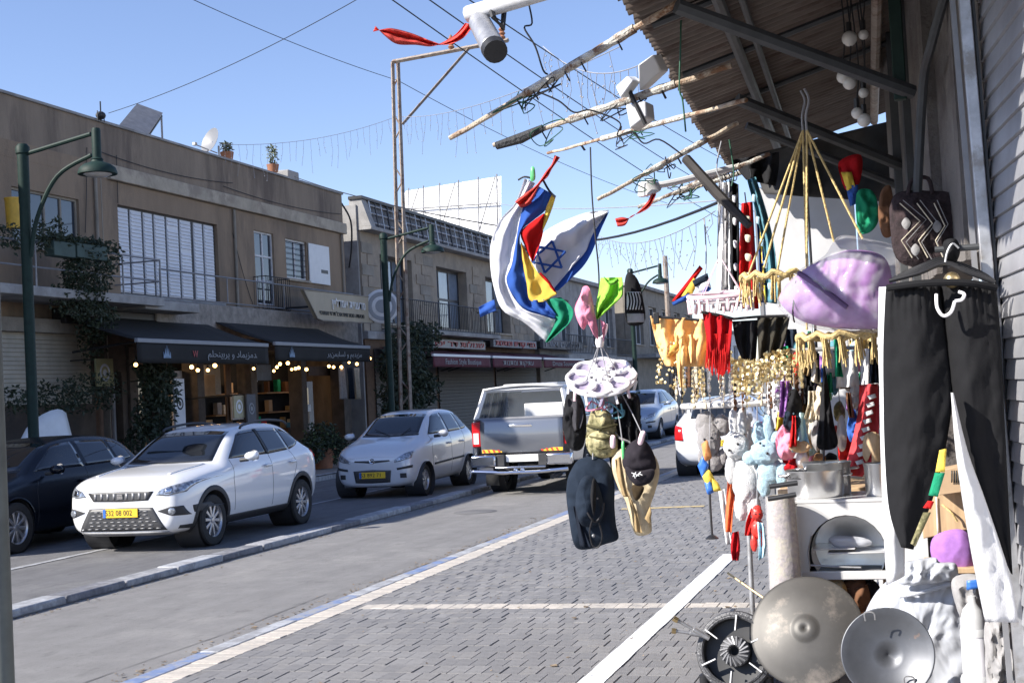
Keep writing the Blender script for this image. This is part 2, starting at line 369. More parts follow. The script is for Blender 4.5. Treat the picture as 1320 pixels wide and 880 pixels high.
# pavers: a brick is 105 x 215 mm, long side along the street, in rows staggered by half a brick
BW, BL, GAP, ROW = .1115, .217, .004, .2205
def brick_mesh(m, dx=BW, dy=BL):
    e = .0022
    b = MB(); x, y = dx / 2, dy / 2
    b.add([(-x,-y,-.04),(x,-y,-.04),(x,y,-.04),(-x,y,-.04),(-x,-y,-e),(x,-y,-e),(x,y,-e),(-x,y,-e),
           (-x+e,-y+e,0),(x-e,-y+e,0),(x-e,y-e,0),(-x+e,y-e,0)],
          [(0,1,5,4),(1,2,6,5),(2,3,7,6),(3,0,4,7),(4,5,9,8),(5,6,10,9),(6,7,11,10),(7,4,8,11),(8,9,10,11)])
    return b
protos = []
for m in pavers + cream_pav:
    b = brick_mesh(m); me = bpy.data.meshes.new('brick'); me.from_pydata(b.v, [], b.f); me.materials.append(m); protos.append(me)
cb = brick_mesh(cream_pav[0], .205, BW); border_me = []
for m in cream_pav:
    me = bpy.data.meshes.new('border_brick'); me.from_pydata(cb.v, [], cb.f); me.materials.append(m); border_me.append(me)
def place(me, x, y, par, nm):
    o = bpy.data.objects.new(nm, me); COL.objects.link(o); o.parent = par
    o.location = Vector((x, y, random.uniform(-.003, .002))) - ORG[par]
    o.rotation_euler = (random.uniform(-.012, .012), random.uniform(-.012, .012), random.uniform(-.012, .012)); return o
n_obj = 0; rest = MB(); rest_m = []
Y0 = 7.68
for r in range(104):
    y = Y0 + r * ROW; cream = r == 13
    x = -4.70 + BW / 2 + (.0578 if r % 2 else 0) + random.uniform(-.006, .006)
    while x < (1.2 if y < 18 else -.2):
        k = random.choice([4, 5]) if cream else random.choice([0, 1, 1, 2, 3, 3] if noise.noise(Vector((x * .9, y * .7, 2))) > 0 else [0, 0, 2, 2, 2, 3])
        vis = -4.7 < x < -1.15
        if vis and n_obj < 300 and not (cream and False):
            place(protos[k], x, y, pav, 'brick'); n_obj += 1
        else:
            b = brick_mesh(None); dz = random.uniform(-.004, .003); tx, ty = random.uniform(-.012, .012), random.uniform(-.012, .012)
            rest.add([(p.x + x, p.y + y, p.z + dz + p.x * ty + p.y * tx) for p in b.v], b.f); rest_m += [k] * len(b.f)
        x += BW + GAP * random.choice([.2, .5, .8, 1, 1.3, 1.8])
ro = rest.build('bricks_beyond', pavers[0], pav, smooth=False); stuff(ro)
for m in pavers[1:] + cream_pav: ro.data.materials.append(m)
ro.data.polygons.foreach_set('material_index', rest_m)
struct(MB().bb((-4.7, Y0 + 103.5 * ROW, -.03), (14, 70, -.001)).build('pavement_beyond', pavers[0], smooth=False))
# cream border along the edge and the blue and white edge stones
y = 6.9
border_rest = MB()
k = 0
while y < 31:
    if k < 120: place(random.choice(border_me), -4.808, y, pav, 'border_brick')
    else: border_rest.add([(p.x - 4.808, p.y + y, p.z) for p in cb.v], cb.f)
    y += BW + GAP; k += 1
stuff(border_rest.build('border_bricks_beyond', cream_pav[0], pav, smooth=False))
y = 4.75; k = 0
while y < 40:
    L = 1.29
    b = MB().bb((-5.075, y + .006, -.05), (-4.922, y + L - .006, -.002 + random.uniform(-.003, .003)))
    b.build('edge_stone', kerb_blue if k % 2 == 0 else kerb_white, pav, bev=.012)
    y += L; k += 1
# painted lines
def painted(name, label_kind, pts, w, m, z=.005, jitter=.012):
    b = MB(); pts = along(pts, max(2, int((Vector(pts[-1]) - Vector(pts[0])).length / .12)))
    L = []
    for i, p in enumerate(pts):
        t = (pts[min(i + 1, len(pts) - 1)] - pts[max(i - 1, 0)]).normalized(); nrm = Vector((-t.y, t.x, 0))
        L.append((p + nrm * (w / 2 + random.uniform(-jitter, jitter)), p - nrm * (w / 2 + random.uniform(-jitter, jitter))))
    vs = []; fs = []
    for a, c in L: vs += [(a.x, a.y, z), (c.x, c.y, z)]
    for i in range(len(L) - 1): fs.append((2 * i, 2 * i + 1, 2 * i + 3, 2 * i + 2))
    o = b.add(vs, fs).build(name, m, smooth=False); return struct(o)
painted('white_line', '', [(-2.0, 6.5, 0), (-1.99, 13.6, 0)], .155, road_white, .0055, .003)
painted('yellow_line', '', [(-4.25, 18.8, 0), (-3.1, 18.95, 0)], .2, road_yellow, .0055)
painted('parking_line', '', [(-10.35, 9, 0), (-10.35, 45, 0)], .10, kerb_white, -.027)
painted('road_seam', '', [(-5.42, 5.5, 0), (-5.40, 8, 0), (-5.33, 9.5, 0), (-5.38, 11.4, 0)], .010, asphalt_l, -.0255, .004)
painted('road_seam', '', [(-5.2, 11.9, 0), (-5.14, 14.2, 0), (-5.17, 15.6, 0)], .009, asphalt_l, -.0255, .004)
painted('lane_line', '', [(-7.6, 26, 0), (-7.6, 70, 0)], .10, kerb_white, -.0255)
# manhole cover in the lane
mh = MB().lathe([(.33, -.026), (.32, -.0225), (0, -.0225)], 28, (-6.6, 19.3, 0)); struct(mh.build('manhole_cover', asphalt_l))
# dust, dry leaves and grit gathered along the edges
rg = random.Random(4); db = MB()
for _ in range(1500):
    e_ = rg.random(); x = (-5.1 - abs(rg.gauss(0, .10))) if e_ < .5 else (-7.78 + abs(rg.gauss(0, .12))) if e_ < .85 else rg.uniform(-4.6, -1.2)
    y = rg.uniform(7.5, 30); z = -.026 if e_ < .85 else .004; s_ = rg.uniform(.006, .022) * (1 if rg.random() < .9 else 2); a = rg.uniform(0, 6.28); c1, s1 = math.cos(a) * s_, math.sin(a) * s_
    db.add([(x + c1, y + s1, z + rg.uniform(0, .006)), (x - s1 * .6, y + c1 * .6, z + rg.uniform(.002, .01)), (x - c1, y - s1, z + rg.uniform(0, .006)), (x + s1 * .6, y - c1 * .6, z)], [(0, 1, 2, 3)])
tag(stuff(db.build('gutter_litter', mat('litter', (.20,.15,.10), .9, var=.6, scale=30), smooth=False)), 'dry leaves and grit along the street edges')
# low kerb between the lane and the parking lane
kb = struct(MB().bb((-8.06, 3, -.05), (-7.82, 90, .01)).build('kerb', kerb_grey, smooth=False))
y = 8.0; k = 0
while y < 46:
    L = .98
    b = MB().bb((-8.07, y + .008, -.03), (-7.80 + random.uniform(-.006, .006), y + L - .008, .045 + random.uniform(-.008, .008)))
    b.build('kerb_stone', kerb_dark if (k // 1) % 3 == 0 else (kerb_grey if k % 3 == 1 else kerb_white), kb, bev=.018)
    y += L; k += 1
lk = struct(MB().bb((-13.34, 3, -.05), (-13.2, 140, .10)).build('left_kerb', kerb_grey, bev=.01))
# ================================================================== LEFT SIDE OF THE STREET
FX = -16.5
def fy(px, py, X=FX): p = atx(px, py, X); return p.y, p.z
def slats(par, name, x, y0, y1, z0, z1, pitch, m, depth=.03, each=False):
    n = max(1, int(round((z1 - z0) / pitch)))
    for i in range(n):
        a = z0 + (z1 - z0) * i / n; b_ = z0 + (z1 - z0) * (i + 1) / n - .006
        b = MB(); b.add([(x, y0, a), (x, y1, a), (x + depth, y1, a + .006), (x + depth, y0, a + .006), (x, y0, b_), (x, y1, b_), (x + depth * .35, y1, b_), (x + depth * .35, y0, b_)],
                        [(0,1,2,3),(3,2,6,7),(7,6,5,4),(0,3,7,4),(1,5,6,2)])
        b.build(name, m, par, smooth=False)
def window(par, y0, y1, z0, z1, nx=2, nz=1, x=FX, fm=None, glass=None, depth=.10, bar=.05, sill=True, name='window', recess=.12):
    """a recessed window: reveal, panes, frame bars, sill"""
    fm = fm or white_dirty; glass = glass or winglass
    w_ = MB()
    for a, c in (((x - recess, y0, z0), (x - recess + .06, y0 + bar, z1)), ((x - recess, y1 - bar, z0), (x - recess + .06, y1, z1)), ((x - recess, y0, z0), (x - recess + .061, y1, z0 + bar)), ((x - recess, y0, z1 - bar), (x - recess + .061, y1, z1))): w_.bb(a, c)
    for i in range(1, nx): yy = lerp(y0, y1, i / nx); w_.bb((x - recess + .003, yy - bar / 2, z0), (x - recess + .057, yy + bar / 2, z1))
    for i in range(1, nz): zz = lerp(z0, z1, i / nz); w_.bb((x - recess + .006, y0, zz - bar / 2), (x - recess + .054, y1, zz + bar / 2))
    f = w_.build(name, fm, par, smooth=False)
    for i in range(nx):
        for j in range(nz):
            MB().bb((x - recess + .012, lerp(y0, y1, i / nx) + .01, lerp(z0, z1, j / nz) + .01), (x - recess + .03, lerp(y0, y1, (i + 1) / nx) - .01, lerp(z0, z1, (j + 1) / nz) - .01)).build('pane', glass, f, smooth=False)
    if sill: MB().bb((x - recess, y0 - .08, z0 - .07), (x + .07, y1 + .08, z0 - .003)).build('sill', band, f, bev=.008)
    return f
def wall_with_holes(name, m, par, x, y0, y1, z0, z1, holes, th=.3):
    """a wall slab facing the street, split round its openings so that they are real recesses"""
    ys = sorted({y0, y1, *[h[0] for h in holes], *[h[1] for h in holes]}); zs = sorted({z0, z1, *[h[2] for h in holes], *[h[3] for h in holes]})
    b = MB()
    def solid(i, j):
        if not (0 <= i < len(ys) - 1 and 0 <= j < len(zs) - 1): return False
        cy, cz = (ys[i] + ys[i + 1]) / 2, (zs[j] + zs[j + 1]) / 2
        return not any(h[0] < cy < h[1] and h[2] < cz < h[3] for h in holes)
    for i in range(len(ys) - 1):
        for j in range(len(zs) - 1):
            if not solid(i, j): continue
            a, c, d, e = ys[i], ys[i + 1], zs[j], zs[j + 1]
            b.add([(x, a, d), (x, c, d), (x, c, e), (x, a, e)], [(0, 1, 2, 3)])
            if not solid(i - 1, j): b.add([(x - th, a, d), (x, a, d), (x, a, e), (x - th, a, e)], [(0, 1, 2, 3)])
            if not solid(i + 1, j): b.add([(x, c, d), (x - th, c, d), (x - th, c, e), (x, c, e)], [(0, 1, 2, 3)])
            if not solid(i, j - 1): b.add([(x - th, a, d), (x - th, c, d), (x, c, d), (x, a, d)], [(0, 1, 2, 3)])
            if not solid(i, j + 1): b.add([(x, a, e), (x, c, e), (x - th, c, e), (x - th, a, e)], [(0, 1, 2, 3)])
    return b.build(name, m, par, smooth=False, fix=True)
def box(par, name, a, c, m, bev=0, **k): return MB().bb(a, c).build(name, m, par, smooth=bool(bev), bev=bev, **k)
def railing(par, name, pts, z0, z1, m, step=.14, r=.012, rail=.02):
    up = lambda z: [Vector(p) + Vector((0, 0, z)) for p in pts]
    top = MB().tube(up(z1), rail, 6).build(name, m, par); MB().tube(up(z0), rail * .8, 6).build('lower_rail', m, top)
    for a, c in zip(pts, pts[1:]):
        a, c = Vector(a), Vector(c); n = max(1, int((c - a).length / step))
        for i in range(n + 1):
            p = a.lerp(c, i / n); MB().cyl(p + Vector((0,0,z0)), p + Vector((0,0,z1)), r, n=5).build('bar', m, top)
    return top
def foliage(name, m, par, blobs, n, size, seed=1, flat=.5):
    """leaf-sized faces through the volume of a few uneven clumps; blobs = (centre, radii)"""
    rnd = random.Random(seed); b = MB(); tot = sum(r[0] * r[1] * r[2] for _, r in blobs)
    for c, r in blobs:
        c = Vector(c)
        for _ in range(max(12, int(n * r[0] * r[1] * r[2] / tot))):
            while True:
                q = Vector((rnd.uniform(-1, 1), rnd.uniform(-1, 1), rnd.uniform(-1, 1)))
                if .25 < q.length < 1: break
            q = q * (1 + .25 * noise.noise(q * 2.3 + c)); p = c + Vector((q.x * r[0], q.y * r[1], q.z * r[2]))
            d = Vector((rnd.gauss(0, 1), rnd.gauss(0, 1), rnd.gauss(0, .7) - .2)).normalized(); u = d.orthogonal().normalized()
            L = size * rnd.uniform(.6, 1.4); W_ = L * flat; k = d.cross(u) * L * .12
            b.add([p, p + d * L * .45 + u * W_ * .5 + k, p + d * L, p + d * L * .45 - u * W_ * .5 + k], [(0, 1, 2, 3)])
    return b.build(name, m, par, smooth=False)

# ---- building 1: two-storey stucco building with the café
B1Y0, B1Y1 = 10.5, 37.35
b1 = thing('stucco_building', 'two-storey tan stucco building with cafe awnings below white shutters', 'building', (FX, 28, 0))
yL0, zL = fy(2, 290); yL1, _ = fy(78, 300)
h_left = (21.9, 24.05, 5.05, 6.15); h_big = (25.45, 29.75, 4.28, 6.22); h_door = (31.65, 32.75, 4.35, 6.28); h_sl = (33.45, 34.75, 5.15, 6.24)
shops = (25.55, 36.9, .1, 3.15); h_sh = (15, 24.2, 1.95, 3.35); h_dr = (24.35, 25.35, .1, 2.6)
wall_with_holes('wall', stucco, b1, FX, B1Y0, B1Y1, 3.64, 6.70, [h_left, h_big, h_door, h_sl])
wall_with_holes('ground_floor_wall', mat('stucco_shaded', (.10,.078,.06), .92, var=.3, scale=1.2, bump=.5, bscale=70, col2=(.055,.045,.04), mix=.45), b1, FX - .004, B1Y0, B1Y1, 0, 3.638, [shops, h_dr])  # darker copy of the stucco: deep shade put into its colour
wall_with_holes('parapet', stucco2, b1, FX, B1Y0, B1Y1, 7.035, 7.90, [], .35)
box(b1, 'parapet_joint', (FX - .2, B1Y0, 6.70), (FX + .004, 25.1, 7.035), stucco)
box(b1, 'cornice_band', (FX - .2, 25.1, 6.715), (FX + .10, B1Y1 + .06, 7.03), band, .012)
box(b1, 'coping', (FX - .42, B1Y0, 7.902), (FX + .05, B1Y1 + .03, 7.96), concrete, .01)
box(b1, 'roof', (-30, B1Y0, 6.9), (FX - .36, B1Y1, 7.02), roofgrey)
box(b1, 'back_wall', (-30.2, B1Y0, 0), (-30, B1Y1, 7.9), stucco)
MB().bb((-30, B1Y0 - .02, 0), (FX - .02, B1Y0 - .01, 7.9)).build('side_wall', stucco, b1, smooth=False)
MB().bb((-30, B1Y1 - .3, 0), (FX - .31, B1Y1 - .005, 7.88)).build('side_wall', stucco2, b1, smooth=False)
MB().bb((FX - .16, 24.85, 0), (FX + .006, 24.88, 6.7)).build('wall_crack', stone_d, b1, smooth=False)
for yy in (24.6, 30.55, 37.1): MB().tube([(FX + .05, yy, 3.7), (FX + .05, yy, 6.68)], .035, 8).build('drain_pipe', stone_d, b1)
for k, (pa, pb2) in enumerate((((130, 196), (300, 236)), ((150, 200), (152, 262)), ((300, 300), (326, 392)), ((288, 240), (440, 276)), ((112, 190), (110, 300)))):
    qa, qb = atx(*pa, FX + .03), atx(*pb2, FX + .03); MB().tube(sag(qa, qb, .12, 10), .008, 5).build('wall_cable', wire, b1)
# upper windows
window(b1, *h_left, nx=4, fm=stone_d, x=FX)
sw = box(b1, 'window', (FX - .13, h_big[0], h_big[2]), (FX - .10, h_big[1], h_big[3]), darkframe)
pxs = [153, 170, 187, 201, 217, 234, 250, 265, 279]
cuts = [fy(q, 275 + (q - 153) * .19)[0] for q in pxs]
for i in range(8):
    y0, y1 = cuts[i] + .045, cuts[i + 1] - .045
    if i == 6: y0 += .06
    sh = MB().bb((FX - .10, y0, h_big[2] + .05), (FX - .075, y1, h_big[3] - .05)).build('shutter_panel', shutter_w, sw, smooth=False)
    n = 22
    for k in range(n):
        z0 = lerp(h_big[2] + .07, h_big[3] - .07, k / n)
        if i in (4, 5) and k == (19 if i == 4 else 13): continue
        MB().add([(FX - .074, y0 + .02, z0), (FX - .074, y1 - .02, z0), (FX - .052, y1 - .02, z0 + .012), (FX - .052, y0 + .02, z0 + .012), (FX - .074, y1 - .02, z0 + .075), (FX - .074, y0 + .02, z0 + .075)],
                 [(0, 1, 2, 3), (3, 2, 4, 5), (0, 3, 5), (1, 4, 2)]).build('slat', shutter_w, sw, smooth=False)
box(b1, 'sill', (FX - .1, h_big[0] - .1, h_big[2] - .1), (FX + .1, h_big[1] + .1, h_big[2] - .004), concrete, .01)
window(b1, *h_door, nx=2, nz=3, name='window', sill=False)
railing(b1, 'window_balcony', [(FX, h_door[0] - .12, 0), (FX + .35, h_door[0] - .12, 0), (FX + .35, h_door[1] + .12, 0), (FX, h_door[1] + .12, 0)], 4.2, 5.05, blackmetal, .11, .009, .014)
box(b1, 'balcony_slab', (FX, h_door[0] - .14, 4.12), (FX + .37, h_door[1] + .14, 4.18), concrete)
wf = window(b1, *h_sl, nx=2, fm=white_dirty)
for k in range(7):
    zz = lerp(h_sl[2] + .1, h_sl[3] - .08, k / 6); MB().cyl((FX - .03, h_sl[0], zz), (FX - .03, h_sl[1], zz), .008, n=5).build('bar', blackmetal, wf)
sp = box(b1, 'sliding_shutter', (FX + .02, 34.80, 5.10), (FX + .055, 36.15, 6.22), white_pnt, .006)
box(sp, 'shutter_plate', (FX + .056, 35.55, 5.42), (FX + .062, 36.0, 5.52), darkframe)
# terrace over the shops, its rail, and the balcony at the left end
box(b1, 'terrace_wall', (FX, 26.2, 3.42), (FX + .40, 37.2, 4.18), rough_stone, .03)
box(b1, 'terrace_ledge', (FX - .0, 24.8, 3.86), (FX + 1.0, 27.0, 4.06), concrete, .02)
railing(b1, 'terrace_rail', [(FX + .38, 26.4, 0), (FX + .38, 37.0, 0)], 4.24, 4.86, greymetal, 1.45, .016, .02)
box(b1, 'balcony_slab', (FX, 12, 3.92), (FX + 1.15, 25.3, 4.10), concrete, .015)
rl = MB()
for z in (4.45, 4.9): rl.tube([(FX + 1.1, 14, z), (FX + 1.1, 25.25, z), (FX, 25.25, z)], .018, 6)
rl.build('balcony_rail', greymetal, b1)
for i in range(9): MB().cyl((FX + 1.1, 14.05 + i * 1.4, 4.1), (FX + 1.1, 14.05 + i * 1.4, 4.9), .018, n=6).build('rail_post', greymetal, b1)
# ground floor: beige roller shutter, doors, shop fronts in a dark recess
rs = box(b1, 'roller_shutter', (FX, 15, h_sh[2]), (FX + .02, 24.2, h_sh[3]), shutter_beige)
slats(rs, 'slat', FX + .021, 15.05, 24.15, h_sh[2] + .02, h_sh[3] - .05, .085, shutter_beige, .03)
box(b1, 'shutter_box', (FX, 14.9, 3.352), (FX + .22, 24.3, 3.62), stone_d, .01)
box(b1, 'base_panel', (FX, 15, .1), (FX + .05, 24.2, 1.2), stone_d, .01)
dr = box(b1, 'door', (FX - .28, h_dr[0], .1), (FX - .22, h_dr[1], 2.6), interior_b)
box(dr, 'door_frame', (FX - .22, h_dr[1] - .10, .1), (FX - .16, h_dr[1] - .03, 2.6), white_dirty)
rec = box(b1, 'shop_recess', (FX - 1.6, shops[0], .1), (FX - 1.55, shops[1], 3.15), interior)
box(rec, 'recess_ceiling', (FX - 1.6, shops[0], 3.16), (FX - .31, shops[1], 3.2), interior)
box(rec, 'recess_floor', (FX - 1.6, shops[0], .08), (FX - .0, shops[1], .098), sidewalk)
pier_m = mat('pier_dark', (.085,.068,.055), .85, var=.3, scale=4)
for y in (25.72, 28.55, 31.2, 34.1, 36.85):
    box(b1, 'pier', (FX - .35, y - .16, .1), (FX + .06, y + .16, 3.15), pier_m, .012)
def shop_panel(px0, px1, py0, py1, m, name, dx=-.5, th=.05, par=None):
    y0, z1 = fy(px0, py0, FX + dx); y1, z0 = fy(px1, py1, FX + dx)
    return box(par or b1, name, (FX + dx, y0, max(z0, .1)), (FX + dx + th, y1, max(z1, .3)), m, .004)
shop_panel(148, 186, 462, 487, interior_b, 'fascia_panel', -.3)
shop_panel(160, 184, 488, 580, shopglass, 'shop_window', -.45)
d1 = shop_panel(219, 245, 478, 585, white_dirty, 'glazed_door', -.4)
shop_panel(223, 241, 496, 560, shopglass, 'pane', -.34, .004, d1)
shop_panel(246, 283, 470, 508, cream_pav[0], 'bright_wall', -1.0)
shop_panel(260, 276, 483, 510, cardboard, 'menu_board', -.95)
shop_panel(288, 300, 470, 585, interior_w, 'wall_strip', -.35)
shop_panel(296, 315, 508, 540, cream_pav[1], 'menu_board', -.25)
shop_panel(311, 330, 462, 492, white_dirty, 'shop_sign', -.5); shop_panel(328, 348, 470, 490, mat('pale_blue_sign', (.10,.13,.17), .5), 'shop_sign', -.45)
d2 = shop_panel(376, 405, 492, 585, greymetal, 'glazed_door', -.3)
shop_panel(381, 400, 500, 562, shopglass, 'pane', -.24, .004, d2)
shop_panel(384, 396, 505, 517, letter_w, 'notice', -.23, .004, d2); shop_panel(380, 401, 522, 530, letter_w, 'notice', -.23, .004, d2); shop_panel(392, 400, 545, 555, cream_pav[1], 'notice', -.23, .004, d2)
shop_panel(395, 428, 472, 484, interior_w, 'fascia_panel', -.5)
# counters and stock in the dim shops, lit by a warm lamp each
rs_ = random.Random(8)
for k, (y0, y1) in enumerate(((26.0, 28.3), (28.9, 31.0), (31.5, 33.8), (34.4, 36.6))):
    ct = box(b1, 'counter', (FX - 1.1, y0 + .2, .1), (FX - .75, y1 - .2, 1.05), interior_b if k % 2 else wood, .01)
    for z in (1.5, 2.05): box(b1, 'wall_shelf', (FX - 1.54, y0, z), (FX - 1.25, y1, z + .04), wood)
    for z in (1.06, 1.55, 2.10):
        y = y0 + .25
        while y < y1 - .3:
            w_ = rs_.uniform(.08, .26); hh = rs_.uniform(.1, .38); xx = FX - (.95 if z < 1.2 else 1.4)
            if rs_.random() < .75: box(b1, 'shop_stock', (xx - .07, y, z), (xx + .07, y + w_, z + hh), rs_.choice([c_tan, c_cream, c_brown, c_dred, cardboard, c_teal, c_orange, white_dirty, c_green, c_grey]), .01)
            y += w_ + rs_.uniform(.03, .2)
    lt = bpy.data.lights.new('shop_lamp', 'POINT'); lt.energy = (16, 4, 6, 4)[k]; lt.color = (1, .66, .36); lt.shadow_soft_size = .08
    lo = bpy.data.objects.new('shop_lamp_light', lt); COL.objects.link(lo); lo.parent = b1; lo.location = Vector((FX - .8, (y0 + y1) / 2, 2.75)) - ORG[b1]
    MB().lathe([(.02, 2.95), (.05, 2.90), (.13, 2.82), (.135, 2.81)], 14, (FX - .8, (y0 + y1) / 2, 0)).build('pendant_shade', blackmetal, b1)
# sign at the end of the terrace
sg = thing('cafe_sign', 'angled tan signboard with pale lettering over the second black awning', 'sign', tuple(atx(440, 400, -15.3)))
S = [atx(391, 373, -15.3), atx(481, 383, -15.3), atx(481, 416.5, -15.3), atx(416, 413, -15.3), atx(409, 410, -15.3)]
MB().prism(S, (-.10, 0, 0)).build('board', signtan, sg, smooth=False)
MB().tube(S + [S[0]], .02, 6).build('board_edge', stone_d, sg)
text_mesh('ןיילדמא תיינעדמ', .32, letter_w, sg, frame(atx(450, 393, -15.285), (0, 1, 0), (0, 0, 1), sg), width=2.25, ext=.01)
text_mesh('יטנתוא יזורד לכוא תיתרוסמ הדעסמ', .17, letter_d, sg, frame(atx(442, 405.5, -15.285), (0, 1, 0), (0, 0, 1), sg), width=2.95, ext=.006)
for q in (400, 470): p = atx(q, 395, -15.4); MB().cyl(p, p - Vector((1.0, 0, 0)), .03, n=6).build('bracket', blackmetal, sg)
rp_ = atx(492, 395, -15.0)
rsn = thing('round_sign', 'round pale disc sign on a bracket beside the tan signboard', 'sign', tuple(rp_))
Q = Vector((.55, -.83, .05))
MB().lathe([(0, -.06), (.46, -.06), (.50, -.03), (.50, .03), (.46, .06), (0, .06)], 30, rp_, Q).build('disc', white_dirty, rsn)
MB().lathe([(.30, .062), (.36, .075), (.42, .062)], 30, rp_, Q).build('ring', letter_g, rsn)
MB().lathe([(0, .066), (.2, .064)], 20, rp_, Q).build('emblem', letter_g, rsn)
MB().cyl(rp_, rp_ - Vector((1.5, 0, 0)), .03, n=6).build('bracket', blackmetal, rsn)
# ---- café awnings
def awning(name, label, y0, y1, xw, zw, xf, zf, drop, m, bar_m, txt, tsize, tm, tw, group=None, bars=True, logo=None, side=True):
    t = thing(name, label, 'awning', (xw, (y0 + y1) / 2, 0), group=group)
    MB().grid(10, 6, lambda u, v: (lerp(xw, xf, v), lerp(y0, y1, u), lerp(zw, zf, v) - .05 * math.sin(v * math.pi) - .012 * math.sin(u * 30) * v)).build('canopy', m, t, th=.012)
    MB().grid(30, 4, lambda u, v: (xf + .02 + .012 * math.sin(u * 40) * v, lerp(y0, y1, u), zf - .05 - drop * v)).build('valance', m, t, th=.008)
    MB().bb((xf - .03, y0, zf - .055), (xf + .05, y1, zf + .03)).build('front_bar', bar_m, t, bev=.01)
    for yy in (y0 + .25, y1 - .25):
        MB().tube([(xw, yy, zw - .75), (lerp(xw, xf, .55), yy + .3, lerp(zw, zf, .55) - .30), (xf, yy, zf - .03)], .025, 6).build('arm', blackmetal, t)
    if txt: text_mesh(txt, tsize, tm, t, frame((xf + .045, tw[0], zf - .05 - drop * .5), (0, 1, 0), (0, 0, 1), t), width=tw[1], ext=.003)
    if logo:
        q = Vector((xf + .045, logo[0], zf - .05 - drop * .5))
        b = MB()
        for k, (a, h_) in enumerate(((-.10, .13), (-.05, .2), (0, .26), (.05, .2), (.10, .13))):
            b.add([q + Vector((0, a - .035, -.10)), q + Vector((0, a + .035, -.10)), q + Vector((0, a * 1.3, h_ - .1))], [(0, 1, 2)])
        b.build('emblem', logo[1], t, th=.004, smooth=False)
    return t
lg = mat('emblem_blue', (.22,.32,.45), .6)
a1 = awning('cafe_awning', 'black awning with script lettering and red mark, nearer of the cafe pair', 22.95, 28.4, FX + .3, 3.72, -14.6, 3.12, .40, awnblack, letter_g,
       '\uFEE2\uFEE0\uFEA4\uFEE8\uFBFE\uFE91\uFEAE\uFBFE \u0648 \uFEA9\uFE8E\uFEE4\uFEF3\uFEB0\uFEE3\uFEAA', .20, letter_g, (26.7, 2.2), logo=(24.0, lg))
text_mesh('W', .2, letter_r, a1, frame((-14.555, 25.1, 2.86), (0, 1, 0), (0, 0, 1), a1))
a2 = awning('cafe_awning', 'black awning with pale emblem, farther of the cafe pair beside the tan sign', 28.75, 34.4, FX + .3, 3.80, -14.6, 3.17, .36, awnblack, letter_g,
       '\uFEAE\uFBFE\uFEE6\uFEE4\uFE91\uFEE0\uFEB4\uFEDF \u0648 \uFEE2\uFE91\uFEAA\uFEF3\uFEB0\uFEE3', .18, letter_g, (32.7, 2.2), logo=(29.6, lg))
for t_ in (a1, a2):
    MB().bb((FX + .02, ORG[t_].y - 2.7, 3.55), (FX + .34, ORG[t_].y + 2.7, 3.86)).build('cassette', blackmetal, t_, bev=.02)
# ---- glowing bulbs strung under the awnings
bulbs = [(175,470,1.5),(247,473,2),(255,477,1.6),(268,477,1.3),(277,471,2.2),(309,466,1.5),(327,475,1),(353,478,1),(357,473,1.5),(361,469,1.6),(371,468,2),(376,476,1),(381,475,1.5),(385,474,1.6),(395,476,2),(424,472,1.6),(430,473,1.6),(440,473,2),(460,469,1.8),(477,462,1.6),(450,467,1)]
cable = MB()
for k, (bx_, by_, r) in enumerate(bulbs):
    p = atx(bx_, by_, -15.0 - (k % 3) * .25)
    t = thing('light_bulb', 'glowing warm round bulb hanging on a thin cord under the black awnings', 'bulb', tuple(p), group='glowing bulbs under the cafe awnings')
    MB().sphere(p, .022 + .012 * r, 10, 8).build('glass', bulbglow, t)
    MB().lathe([(.022, .05), (.024, .10), (.01, .115)], 8, p).build('socket', blackmetal, t)
    MB().cyl(p + Vector((0, 0, .11)), p + Vector((0, 0, .42)), .006, n=4).build('cord', wire, t)
# ---- roof things
p = at(167, 160, 27.5)
sp = thing('solar_collector', 'flat grey solar collector tilted on the tan building roof', 'solar panel', tuple(p - Vector((0,0,.4))))
c = [at(152, 166, 27.5), at(189, 178, 28.0), at(208, 150, 29.3), at(175, 138, 28.9)]
nrm = (c[1] - c[0]).cross(c[3] - c[0]).normalized()
MB().prism(c, nrm * .1).build('panel', greymetal, sp, smooth=False)
MB().tube(c + [c[0]], .035, 6).build('panel_frame', blackmetal, sp)
for q in c[2:]: MB().cyl(q, Vector((q.x, q.y, 7.02)), .025, n=6).build('leg', greymetal, sp)
p = at(274, 183, 31.5)
ds = thing('satellite_dish', 'round grey satellite dish on the tan building parapet', 'satellite dish', (p.x, p.y, 7.02))
MB().lathe([(.02, 0), (.18, .02), (.34, .085), (.36, .092), (.34, .075), (.18, .012), (.02, -.01)], 28, p, Vector((-.38, -.75, .3))).build('dish', mat('dish_grey', (.17,.175,.19), .5, var=.06), ds, smooth=True)
MB().tube([p + Vector((.1, .05, -.3)), p + Vector((-.3, -.35, -.1))], .015, 6).build('arm', galv, ds)
MB().box(p + Vector((-.32, -.36, -.08)), (.10, .10, .08)).build('receiver', galv, ds, bev=.01)
MB().cyl(p + Vector((.12, .1, -.1)), Vector((p.x + .12, p.y + .1, 7.02)), .03, n=8).build('mast', galv, ds)
p = at(130, 152, 24.8)
an = thing('antenna', 'small dark antenna cluster on the tan building parapet', 'antenna', (p.x, p.y, 7.9))
MB().cyl((p.x, p.y, 7.9), p + Vector((0, 0, .35)), .015, n=6).build('mast', blackmetal, an)
MB().sphere(p + Vector((0, 0, .05)), .11, 8, 6, (1, 1, .8)).build('head', blackmetal, an)
for dy in (-.12, .12): MB().cyl((p.x, p.y + dy, 7.9), (p.x, p.y + dy, 8.1), .012, n=5).build('stub', blackmetal, an)
